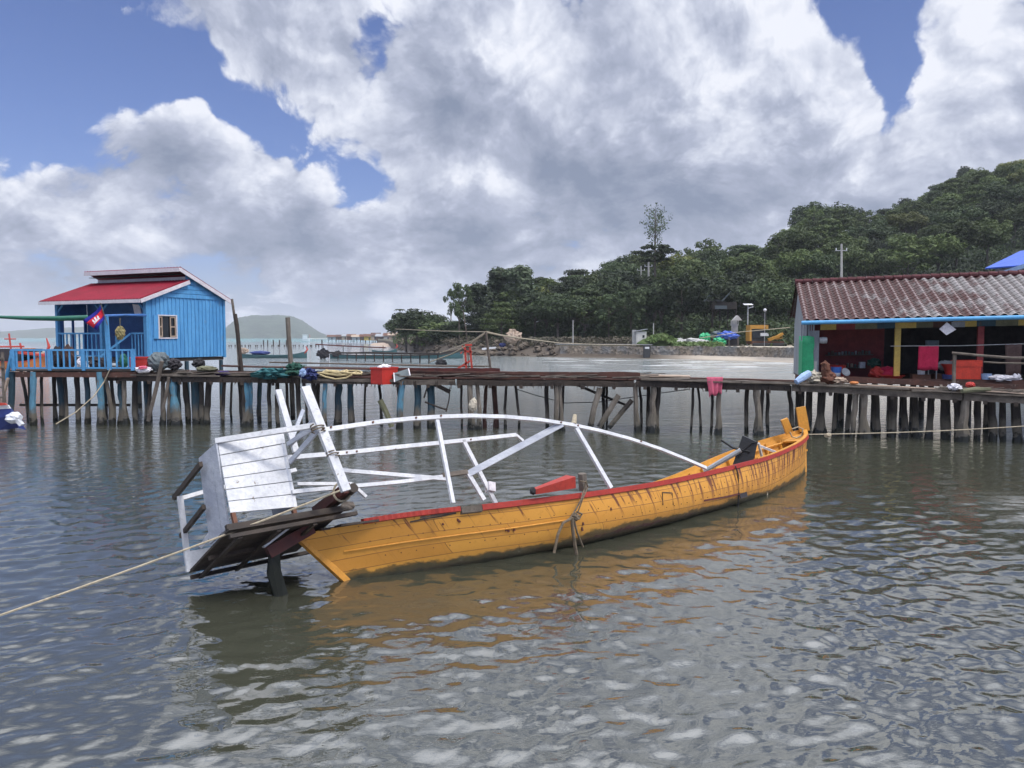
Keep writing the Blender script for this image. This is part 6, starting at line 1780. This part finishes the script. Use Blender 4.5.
# undergrowth, one uncountable mass
rng = np.random.default_rng(5); cs = []
for i in range(3600):
    px = rng.uniform(398, 1050) if i < 2600 else rng.uniform(840, 1060); k = rng.uniform(0, 1); r_ = shore_r(px) + 16 + k * (sky_d(px) - shore_r(px) - 6)
    q = on_land(px, r_, rng.uniform(.2, 3.4) * (1 if px > 470 else .5)); cs.append(tuple(q))
vs, fs = leaf_cards(cs, 24, 1.9, .45, rng, .8, .5)
o = bpy.data.objects.new('undergrowth', mesh_of('undergrowth', vs, fs, M['leaf_dark'])); col.objects.link(o); tag(o, 'dense dark undergrowth between the trees', 'undergrowth', None, 'stuff')
cs = []
for i in range(900):
    px = rng.uniform(398, 650); r_ = shore_r(px) + rng.uniform(3.5, 19) if px < 560 else shore_r(px) + rng.uniform(5, 18); q = on_land(px, r_, rng.uniform(.1, 1.0)); cs.append(tuple(q))
vs, fs = leaf_cards(cs, 12, 1.0, .3, rng, .8, .5)
o = bpy.data.objects.new('bank_scrub', mesh_of('bank_scrub', vs, fs, M['scrub'])); col.objects.link(o); tag(o, 'dry brown scrub along the bank', 'scrub', None, 'stuff')
cs = []
for i in range(560):
    if i < 150: px = rng.uniform(396, 425); r_ = shore_r(px) + rng.uniform(4, 12)
    else: px = rng.uniform(640, 720); r_ = shore_r(px) + rng.uniform(1.5, 7)
    q = on_land(px, r_, rng.uniform(.0, .5))
    if 648 < px < 676: q.z += 1.35 * max(0, 1 - ((px - 660) / 15) ** 2)
    cs.append(tuple(q))
vs, fs = leaf_cards(cs, 14, .8, .3, rng, .4, .8)
o = bpy.data.objects.new('grass', mesh_of('grass', vs, fs, M['grass'])); col.objects.link(o); tag(o, 'green grass on the bank', 'grass', None, 'stuff')

# ---------------------------------------------------------------- shore buildings and gear
def at_wall(px, extra=3.): return on_land(px, shore_r(px) + extra)
q = at_wall(640.5, 3); KI = thing('white_kiosk', q, 'small white box hut on top of the sea wall', 'hut')
mb = MB(); mb.box(q + Z * 1.2, (1.7, 1.3, 2.4)); mb.build('wall', M['plaster'], KI)
mb = MB(); mb.slab([q + V((-1.15, -.9, 2.5)), q + V((1.0, -.9, 2.85)), q + V((1.0, .9, 2.85)), q + V((-1.15, .9, 2.5))], .1); mb.build('roof', M['tin'], KI)
mb = MB(); mb.box(q + V((.35, -.66, 1.6)), (.35, .06, .45)); mb.build('window', M['glass'], KI)
mb = MB(); mb.box(q + V((-1.1, .2, 1.4)), (.5, 1.0, 2.6)); mb.build('side_wing', M['concrete'], KI)
gq = at_wall(660, 5); mb = MB(); mb.blob(gq + Z * .1, (4.2, 3, 1.5), 12, 12, .25); o = mb.build('grass_mound', M['grass'], None, True); tag(o, 'low green grassy mound beside the white box hut', 'mound')
mb = MB()
for i, px in enumerate((668, 676, 684, 692, 700)): mb.blob(at_wall(px, 6) + Z * .3, (1.9, 1.2, .8 + .2 * (i % 2)), 60 + i, 8, .5)
o = mb.build('rubble_heap', M['concrete']); tag(o, 'pale rubble heap behind the grassy mound', 'rubble')
def tent(name, pts, Y, dep, mat_, label):
    mb = MB(); f = [P(x, y, Y) for x, y in pts]; mb.slab(f, dep) if (f[1] - f[0]).cross(f[2] - f[0]).y < 0 else mb.slab(f[::-1], dep)
    return tag(mb.build(name, M[mat_]), label, 'tarpaulin')
crumple('green_tarpaulin', 700, 711, 333, 345, 128, 'tarp_green', 'bright green tarpaulin heap on the shore, left of the blue one', 'tarpaulin', 71, 1.2, .6)
crumple('green_tarpaulin', 714, 726, 338, 346, 126, 'tarp_green', 'bright green tarpaulin on the ground below the blue one', 'tarpaulin', 72, 1.2, .6)
crumple('blue_tarpaulin', 718, 740, 331.5, 339.5, 127, 'tarp_blue', 'blue tarpaulin roof sheet bunched over a lean-to on the shore', 'tarpaulin', 73, 1.4, .5)
crumple('grey_heap', 712, 724, 331, 338, 129, 'tarp_grey', 'grey covered heap between green and blue tarpaulins', 'heap', 74, 1.2, .5)
LT = thing('lean_to', P(731, 346, 126.4), 'dark open lean-to of poles under the blue tarpaulin', 'shelter')
for px in (722, 729, 738):
    mb = MB(); mb.beam(P(px, 347, 126), P(px, 337, 126), .12, .12); mb.build('pole', M['wood'], LT)
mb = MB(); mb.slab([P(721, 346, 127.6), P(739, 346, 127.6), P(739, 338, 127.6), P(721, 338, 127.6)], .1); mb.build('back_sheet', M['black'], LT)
sh = P(734.5, 333, 131); SH = thing('shrine', sh, 'small pale gabled shrine house above the blue tarpaulin', 'shrine')
c = sh
mb = MB(); mb.box(c + V((0, 0, .75)), (.9, .9, 1.5)); mb.build('pedestal', M['concrete'], SH)
mb = MB()
for x in (-.5, .5): mb.box(c + V((x, -.4, -.2 + 1.9)), (.12, .12, .9)); mb.box(c + V((x, .4, 1.7)), (.12, .12, .9))
mb.box(c + V((0, .45, 1.7)), (.9, .06, .9)); mb.build('chamber', M['concrete'], SH)
mb = MB(); mb.slab([c + V((-.75, -.6, 2.1)), c + V((.75, -.6, 2.1)), c + V((0, -.6, 2.95))], -1.2); mb.build('roof', M['concrete'], SH)
sl_ = P(747.3, 346, 130); LMP = thing('solar_street_lamp', V((sl_.x, sl_.y, 1.8)), 'grey solar street lamp on a post at the shore', 'street lamp')
zt = P(747, 305, 130).z; mb = MB(); mb.tube([(sl_.x, sl_.y, 1.6), (sl_.x, sl_.y, zt)], [.13, .09], 8); mb.build('post', M['metal'], LMP)
mb = MB(); a = V((sl_.x, sl_.y, zt)); mb.slab([a + V((-.75, -.5, .02)), a + V((.75, -.5, .02)), a + V((.75, .5, .25)), a + V((-.75, .5, .25))], .08); mb.build('solar_panel', M['boat_white'], LMP)
mb = MB(); mb.beam(a + V((0, 0, -.55)), a + V((.8, -.3, -.3)), .3, .12); mb.build('lamp_head', M['plastic_white'], LMP)
# excavator
ey = 127; EX = thing('excavator', P(758, 346, ey), 'yellow excavator with dark cab parked on the shore behind the wall', 'excavator')
def E(px, py, d=0): return P(px, py, ey + d)
def ebox(x0, x1, y0, y1, d0, d1, name, m_):
    a = E(x0, y1); b = E(x1, y0); mb = MB(); mb.box(((a.x + b.x) / 2, ey + (d0 + d1) / 2, (a.z + b.z) / 2), (abs(b.x - a.x), d1 - d0, abs(b.z - a.z))); return mb.build(name, M[m_], EX)
ebox(750, 768, 325, 328.8, -.2, 2.2, 'roof_frame', 'digger_yellow'); ebox(749.3, 751.4, 329, 341, -.2, 2, 'frame_post', 'digger_yellow')
cb = ebox(752, 766, 329, 341, .2, 1.9, 'cab', 'greycover')
a = E(752.6, 333); 
mb = MB(); mb.slab([E(753, 338, .05), E(765, 338, .05), E(765, 330, .05), E(753, 330, .05)], .08); mb.build('glass', M['glass'], cb)
ebox(751, 784, 341.2, 344, -.2, 2.6, 'body', 'rust'); ebox(760, 768, 333, 336, -.3, -.05, 'counterweight_plate', 'boat_white')
for d in (-.4, 2.3):
    mb = MB(); mb.tube([E(753, 345.5, d), E(786, 345.5, d)], .42, 10); mb.build('track', M['rubber'], EX)
mb = MB(); mb.beam(E(768, 340), E(778, 336.5), .5, .45); mb.beam(E(778, 336.5), E(783, 333.5), .4, .35); mb.build('boom', M['digger_yellow'], EX)
mb = MB(); mb.slab([E(776, 340), E(783, 338), E(782, 333), E(774, 337.5)], .7); mb.build('bucket', M['digger_yellow'], EX)
# lines of poles
def upole(px, py0, py1, Y, r_, label, arm=True, name='utility_pole'):
    b = P(px, py1, Y); t = P(px, py0, Y); o = thing(name, b, label, 'utility pole')
    mb = MB(); mb.tube([b, t], [r_ * 1.3, r_], 8); mb.build('post', M['concrete'], o)
    if arm:
        mb = MB(); mb.beam(t - Z * 1.0 - V((.9, 0, 0)), t - Z * 1.0 + V((.9, 0, 0)), .12, .12); mb.build('crossarm', M['metal'], o)
        mb = MB()
        for x in (-.8, 0, .8): mb.tube([t - Z * .95 + V((x, 0, 0)), t - Z * .6 + V((x, 0, 0))], .08, 6)
        mb.build('insulator', M['boat_white'], o)
    return o
upole(841.5, 244, 300, 120, .16, 'pale concrete utility pole rising behind the left of the tiled roof')
upole(648.5, 262, 300, 176, .2, 'pale utility pole in the wood below the umbrella tree')
upole(641, 266, 300, 178, .15, 'thinner utility pole just left of the one below the umbrella tree')
upole(451, 303, 340, 190, .16, 'distant utility pole in the gap at the left of the wood')
upole(653.5, 323, 343, 131, .09, 'short grey post standing on the grassy mound', False, 'short_post')
upole(573, 320, 345, 138, .09, 'thin grey post in the dark trees above the wall', False, 'short_post')
q = P(765, 310, 126); mb = MB(); mb.tube([(q.x, q.y, 1.6), (q.x, q.y, q.z - .2)], .025, 6); mb.blob(q, (.26, .26, .26), 1, 8, .02); tag(mb.build('globe_lamp', M['boat_white']), 'white globe lamp on a thin dark post before the trees', 'lamp')
# house half hidden among the trees
hq = P(722, 322, 150); HT = thing('hidden_house', V((hq.x, hq.y, 4)), 'dim grey roofed house half hidden among the dark trees', 'house')
a, b = P(706, 300, 138), P(735, 300, 138)
mb = MB(); mb.slab([P(712, 309, 138), P(737, 309, 138), P(737, 302, 138), P(712, 302, 138)], 3); mb.build('wall', M['pile_dark'], HT)
for x0 in (704, 722):
    mb = MB(); mb.beam(P(x0, 301, 137.5), P(x0 + 9, 291.5, 137.5), .25, .22); mb.build('barge_board', M['tarp_grey'], HT)
mb = MB(); mb.slab([P(704, 301, 137.8), P(713, 292, 142), P(731, 292, 142), P(722, 301, 137.8)][::-1], .15); mb.build('roof', M['greycover'], HT)
mb = MB(); mb.slab([P(715, 309, 137.8), P(727, 309, 137.8), P(727, 305.5, 137.8), P(715, 305.5, 137.8)], .1); mb.build('window_band', M['tarp_grey'], HT)
mb = MB()
for x in (713, 720, 728, 736): mb.tube([(P(x, 309, 139).x, 139, 1.5), P(x, 309, 139)], .12, 6)
o_ = mb.build('stilts', M['pile_dark'], HT); o_['kind'] = 'stuff'
# debris and shack on the brown bank
bk = P(512, 345, 140); SK = thing('bank_shack', V((bk.x, bk.y, .8)), 'collapsed thatch shack on the brown bank', 'shack')
mb = MB(); mb.blob(P(513, 337, 140), (1.5, 1.2, 1.0), 88, 10, .8, 3.5); mb.build('thatch', M['tan'], SK)
for x in (508, 513, 518):
    mb = MB(); mb.beam(P(x, 348, 140), P(x + .8, 337, 140), .14, .14); mb.build('pole', M['wood'], SK)
crumple('blue_bundle', 499, 506, 343, 347, 140, 'net_blue', 'small blue bundle beside the thatch shack', 'bundle', 91, .5, .5)
mb = MB(); a = P(482, 349, 141); b = P(496, 347.5, 141); mb.beam(a, b, .7, .35, w1=.3, h1=.3); tag(mb.build('white_skiff', M['boat_white']), 'tiny white skiff pulled up on the brown bank', 'skiff')
random.seed(14)
for i in range(5):
    px = 535 + i * 9 + random.uniform(-2, 2); mb = MB(); mb.blob(on_land(px, shore_r(px) + 7, .5), (1.6, 1, 1.0), 95 + i, 8, .6); tag(mb.build('brush_pile', M['scrub']), 'brown brush pile at the top of the bank', 'brush pile', 'brush piles along the bank top')

# ---------------------------------------------------------------- far hills
def hill(name, prof, Y, dep, mat_):
    rows = []; n = 90; m_ = 14; mb = MB()
    for i in range(n + 1):
        px = prof[0][0] + (prof[-1][0] - prof[0][0]) * i / n; zt = P(px, lerp_tab(prof, px), Y).z
        row = []
        for k in range(m_ + 1):
            t = -1 + 2 * k / m_; hgt = max(-3, zt * (1 + .05 * mnoise.noise(V((i * .9, k * .7, 4)))) * (1 - t * t) ** .9 * (1 + .10 * mnoise.noise(V((px * .05, t * 3, 1)))) - 1.0)
            q = P(px, 337, Y); s_ = (Y + t * dep) / Y; row.append(V((q.x * s_, q.y * s_, hgt)))
        rows.append(row)
    mb.grid([list(reversed(r_)) for r_ in rows]); o = mb.build(name, mat_, None, True); o['kind'] = 'structure'; return o
def hill_mat():
    m, nt, b = newmat('wooded_far_hill'); g = N(nt, 'ShaderNodeNewGeometry')
    n1 = noise_(nt, g.outputs['Position'], .02, 6, .7)
    c = mixc(nt, sstep(nt, n1, .35, .65), (.025, .042, .03), (.05, .075, .05)); nt.links.new(c, b.inputs['Base Color']); b.inputs['Roughness'].default_value = .95
    bump_(nt, b, n1, 1, 12); return m
HM = hill_mat()
hill('far_hill', [(215, 337.5), (228, 326), (240, 317), (255, 315.2), (275, 314.6), (292, 315.5), (302, 320), (312, 327), (320, 332), (330, 336), (340, 338.4)], 2600, 420, HM)
hill('far_hill', [(-60, 331), (-30, 329), (0, 331.5), (20, 330), (45, 328), (60, 327.5), (90, 326.5), (140, 325), (180, 327), (210, 331), (240, 335.5), (262, 338.4)], 3400, 500, HM)
# ---------------------------------------------------------------- boats beyond the pier
def longboat(name, px0, px1, py_w, hgt, label, hullm, prow=1, canopy=None, trim=None, extras=()):
    a = G(px0, py_w); b = G(px1, py_w); Ln = (b - a).length; d = (b - a).normalized(); sd = V((-d.y, d.x, 0))
    t = thing(name, (a + b) / 2, label, 'boat')
    mb = MB(); rows = []; ns = 24
    for i in range(ns + 1):
        s_ = i / ns; w_ = .75 * max(.03, (1 - abs(2 * s_ - 1) ** 2.6)); sh_ = hgt * (.62 + .9 * (abs(2 * s_ - 1)) ** 3 * (1 if (s_ > .5) == (prow > 0) else .35)); c = a.lerp(b, s_)
        rows.append([c - sd * w_ + Z * sh_, c - sd * w_ * .85 + Z * .15, c - sd * w_ * .4 - Z * .3, c + sd * w_ * .4 - Z * .3, c + sd * w_ * .85 + Z * .15, c + sd * w_ + Z * sh_])
    mb.grid(rows); mb.build('hull', M[hullm], t, True)
    mb = MB()
    for j in (0, 5):
        for i in range(ns): mb.beam(rows[i][j], rows[i + 1][j], .09, .10)
    mb.build('gunwale', M[trim or hullm], t)
    mb = MB(); mb.grid([[r_[1].lerp(r_[0], .3), r_[4].lerp(r_[5], .3)] for r_ in rows[1:-1]]); mb.build('deck', M['wood'], t)
    e = b if prow > 0 else a
    mb = MB(); sgn = d * prow; mb.tube([e - sgn * .4 + Z * hgt * 1.0, e + sgn * .1 + Z * (hgt * 1.9), e + sgn * -.15 + Z * (hgt * 2.6)], [.14, .16, .06], 7); mb.build('prow', M['boat_red'], t)
    return t, a, b, d, sd
bt = longboat('long_boat', 240, 307, 358, .75, 'teal long boat with red prow moored behind the pier left of the lone post', 'boat_teal', 1, None, 'boat_teal')
t, a, b, d, sd = bt
mb = MB(); mb.blob(a.lerp(b, .30) + Z * .85, (1.8, .5, .35), 3, 8, .3); mb.build('blue_cover', M['boat_navy'], t)
mb = MB(); mb.blob(a.lerp(b, .04) + Z * 1.2, (1.0, .4, .5), 7, 8, .6); mb.tube([a + Z * .6, a + Z * 2.2], .08, 6); mb.build('engine', M['tan'], t)
bt = longboat('long_boat', 330, 463, 358.5, .8, 'dark teal long boat under a flat canopy behind the pier', 'boat_teal', 1, None, 'darkwood')
t, a, b, d, sd = bt
mb = MB(); mb.beam(a.lerp(b, -.10) + Z * 2.3, a.lerp(b, .42) + Z * 1.75, 1.5, .16, n=4, jit=.04); mb.build('canopy', M['darkred'], t)
mb = MB()
for k in (-.05, .1, .25, .4): mb.beam(a.lerp(b, k) + Z * .4, a.lerp(b, k) + Z * 2.1, .1, .1)
mb.build('canopy_posts', M['darkwood'], t)
mb = MB(); mb.blob(a.lerp(b, -.05) + Z * .8, (1.0, .5, .7), 4, 8, .7); mb.blob(a.lerp(b, .05) + Z * .7, (.8, .5, .5), 5, 8, .6); mb.build('engine', M['black'], t)
bt = longboat('long_boat', 372, 397, 353.5, .8, 'short teal boat with thin mast behind the canopy boat', 'boat_teal', 1, None, 'boat_teal'); t, a, b, d, sd = bt
mb = MB(); mb.tube([b + Z * .5, b - d * .4 + Z * 5], .08, 6); mb.build('mast', M['wood'], t)
bt = longboat('far_boat', 301, 310, 341.5, 2.2, 'small white motor boat far out on the water', 'boat_white', 1); t, a, b, d, sd = bt
mb = MB(); mb.box(a.lerp(b, .45) + Z * 3.2, (3.4, 1.3, 3.0)); mb.box(a.lerp(b, .45) + Z * 5.2, (4.4, 1.6, .5)); mb.build('cabin', M['boat_white'], t)
# slim far jetty
J = thing('far_jetty', G(400, 357), 'slim dark far jetty on thin legs beyond the pier', 'jetty')
j0, j1 = P(335, 355, 118), P(462, 351.5, 96)
mb = MB(); mb.beam(P(330, 352.5, 118), P(440, 354, 100), 1.1, .25, n=5, jit=.05); mb.beam(P(440, 354, 100), P(468, 349.5, 92), .9, .22, n=3, jit=.04); mb.build('walkway', M['darkwood'], J)
for i in range(12):
    k = i / 11; px = 338 + 100 * k; Y = 117.5 - 17 * k; q = P(px, 353.5, Y); mb = MB(); mb.tube([(q.x, q.y, -.5), (q.x, q.y, q.z)], .09, 6, .1); mb.build('leg', M['darkwood'], J)
mb = MB(); mb.blob(G(441, 363.2, .2), (.7, .4, .45), 6, 8, .6); tag(mb.build('floating_heap', M['rubber']), 'small black floating heap beside the far jetty', 'heap')
# stakes in the sea
random.seed(31)
for i in range(30):
    px = 226 + i * 3.2 + random.uniform(-1, 1); 
    if i in (12, 13, 15, 17, 19): h_ = 2.4
    else: h_ = .6
    q = G(px, 346.5); mb = MB(); mb.tube([q - Z, q + V((random.uniform(-.2, .2), 0, h_))], .22, 5); tag(mb.build('sea_stake', M['darkwood']), 'taller dark stake standing far out in the sea' if h_ > 1 else 'short dark stake in the far row of stakes', 'stake', 'tall sea stakes' if h_ > 1 else 'short sea stakes')
q = G(322, 345.5); mb = MB(); mb.tube([q - Z, q + Z * 2.4], .3, 6); tag(mb.build('channel_post', M['darkwood']), 'lone thick post far out right of the white motor boat', 'post')
# long distant jetty and stilt village
DJ = thing('distant_jetty', G(325, 340.5), 'pale distant jetty running out from the stilt village', 'jetty')
mb = MB(); mb.beam(P(306, 338.6, 800), P(332, 338.4, 820), 3, .9); mb.build('deck', M['plaster'], DJ)
for i in range(6):
    q = P(309 + i * 4, 338.8, 806); mb = MB(); mb.tube([(q.x, q.y, -1), q], .4, 6); mb.build('leg', M['concrete'], DJ)
random.seed(8)
vcol = ['tin', 'rust', 'tan', 'cloth_rust', 'tin', 'rust', 'post_yellow', 'tan', 'rust', 'plaster', 'tan', 'plaster']
desc = ['bluish grey', 'rusty', 'tan', 'red brown', 'grey', 'brown', 'yellow', 'buff', 'russet', 'white', 'sandy', 'pale']
for i in range(12):
    px = 333 + i * 6.2 + random.uniform(-.6, .6); Y = 640 - i * 20; w_ = random.uniform(4.5, 7.5); h_ = random.uniform(2.2, 3.4); q = P(px, 339.5, Y)
    t = thing('stilt_house', V((q.x, q.y, 0)), '%s stilt house of the far village, %s' % (desc[i], 'seaward end' if i == 0 else 'nearest the point' if i == 11 else 'between its neighbours on the spit'), 'house')
    c = V((q.x, q.y, 1.2)); mb = MB(); mb.box(c + Z * h_ / 2, (w_, 5, h_)); mb.build('wall', M[vcol[i]], t)
    mb = MB(); mb.add([c + V((-w_ * .6, -3.2, h_)), c + V((w_ * .6, -3.2, h_)), c + V((w_ * .6, 3.2, h_)), c + V((-w_ * .6, 3.2, h_)), c + V((-w_ * .6, 0, h_ + 1.7)), c + V((w_ * .6, 0, h_ + 1.7))], [(0, 1, 5, 4), (2, 3, 4, 5), (0, 4, 3), (1, 2, 5), (3, 2, 1, 0)]); mb.build('roof', M[['rust', 'redwood', 'tin', 'rust', 'tan', 'cloth_rust'][i % 6]], t)
    for x in (-.4, 0, .4):
        mb = MB(); mb.tube([c + V((w_ * x, -2, -2)), c + V((w_ * x, -2, .0))], .25, 5); mb.build('stilt', M['darkwood'], t)
    mb = MB(); mb.box(c + V((0, -2.53, h_ * .45)), (1.1, .08, h_ * .6)); mb.build('door', M['black'], t)
mb = MB(); rows = []
for i in range(20):
    px = 372 + 30 * i / 19; q = P(px, 340, 330 - 5 * i); rows.append([V((q.x, q.y - 8, -.3)), V((q.x, q.y, .7 + .3 * math.sin(i))), V((q.x, q.y + 40, .9)), V((q.x, q.y + 80, -.3))])
mb.grid(rows); mb.f = [list(reversed(f)) for f in mb.f]; o = mb.build('sand_spit', M['tan'], None, True); o['kind'] = 'structure'
# ---------------------------------------------------------------- boats at the left edge
t, a, b, d, sd = longboat('fishing_boat', -14, 49, 369, 1.3, 'red and orange fishing boat moored behind the landing at the left edge', 'boat_orange', 1, None, 'boat_red')
Yb = a.y
mb = MB(); 
def LB(px, py): return P(px, py, Yb)
mb.tube([LB(9, 333.5), LB(11, 350)], .09, 6); mb.tube([LB(4.5, 339), LB(16, 339)], .07, 6); mb.build('mast', M['boat_red'], t)
mb = MB(); mb.tube([LB(-20, 347), LB(24, 346.5)], .10, 6); mb.tube([LB(20, 343), LB(22, 352)], .10, 6); mb.build('boom', M['boat_red'], t)
mb = MB(); mb.box(LB(9, 358) + V((0, .8, 0)), (5.4, 1.6, 2.0)); mb.build('cabin', M['black'], t)
mb = MB(); mb.box(LB(27, 357) + V((0, .5, 0)), (.7, 1.0, 1.9)); mb.build('orange_locker', M['boat_orange'], t)
mb = MB(); mb.box(LB(39, 359) + V((0, .5, 0)), (2.4, 1.0, 1.5)); mb.build('pale_locker', M['cloth_cream'], t)
mb = MB(); mb.beam(LB(22, 352.5), LB(50, 355.5), 1.4, .25); mb.build('awning', M['boat_red'], t)
SKF = thing('skiff', G(6, 429), 'stern of a small white and navy skiff with red stripe at the left edge', 'boat')
sk = 28.0
a = G(-40, 431); 
def K(px, py, d=0): return P(px, py, sk + d)
mb = MB()
rows = [[K(-40, 402), K(-40, 418), K(-40, 432, .2), K(-40, 424, 1.6), K(-40, 404, 1.8)], [K(-5, 404.5), K(-4, 418), K(0, 430, .2), K(0, 424, 1.4), K(-5, 406, 1.6)], [K(9, 406), K(14, 416), K(18, 428, .3), K(16, 424, 1.1), K(8, 408, 1.3)], [K(11, 407, .3), K(20, 420, .4), K(26, 430, .5), K(22, 425, .9), K(10, 408, .9)]]
mb.grid(rows); mb.f = [list(reversed(f)) for f in mb.f]
mb.add(rows[-1], [(0, 1, 2, 3, 4)]); mb.build('hull', M['boat_navy'], SKF)
mb = MB(); mb.slab([K(-40, 399, -.02), K(8, 405, -.02), K(10, 408.5, -.02), K(-40, 412, -.02)][::-1], .06); mb.build('top_strake', M['boat_white'], SKF)
mb = MB(); mb.slab([K(-40, 401.5, -.09), K(5, 403, -.09), K(7, 405, -.09), K(-40, 408, -.09)][::-1], .04); mb.build('red_stripe', M['boat_red'], SKF)
mb = MB(); mb.blob(K(14, 418, -.1), (.28, .25, .2), 5, 9, .3); mb.beam(K(11, 413, -.15), K(22, 425, -.1), .2, .12); mb.build('outboard_motor', M['plastic_white'], SKF)

# enclose the air around everything except the sky
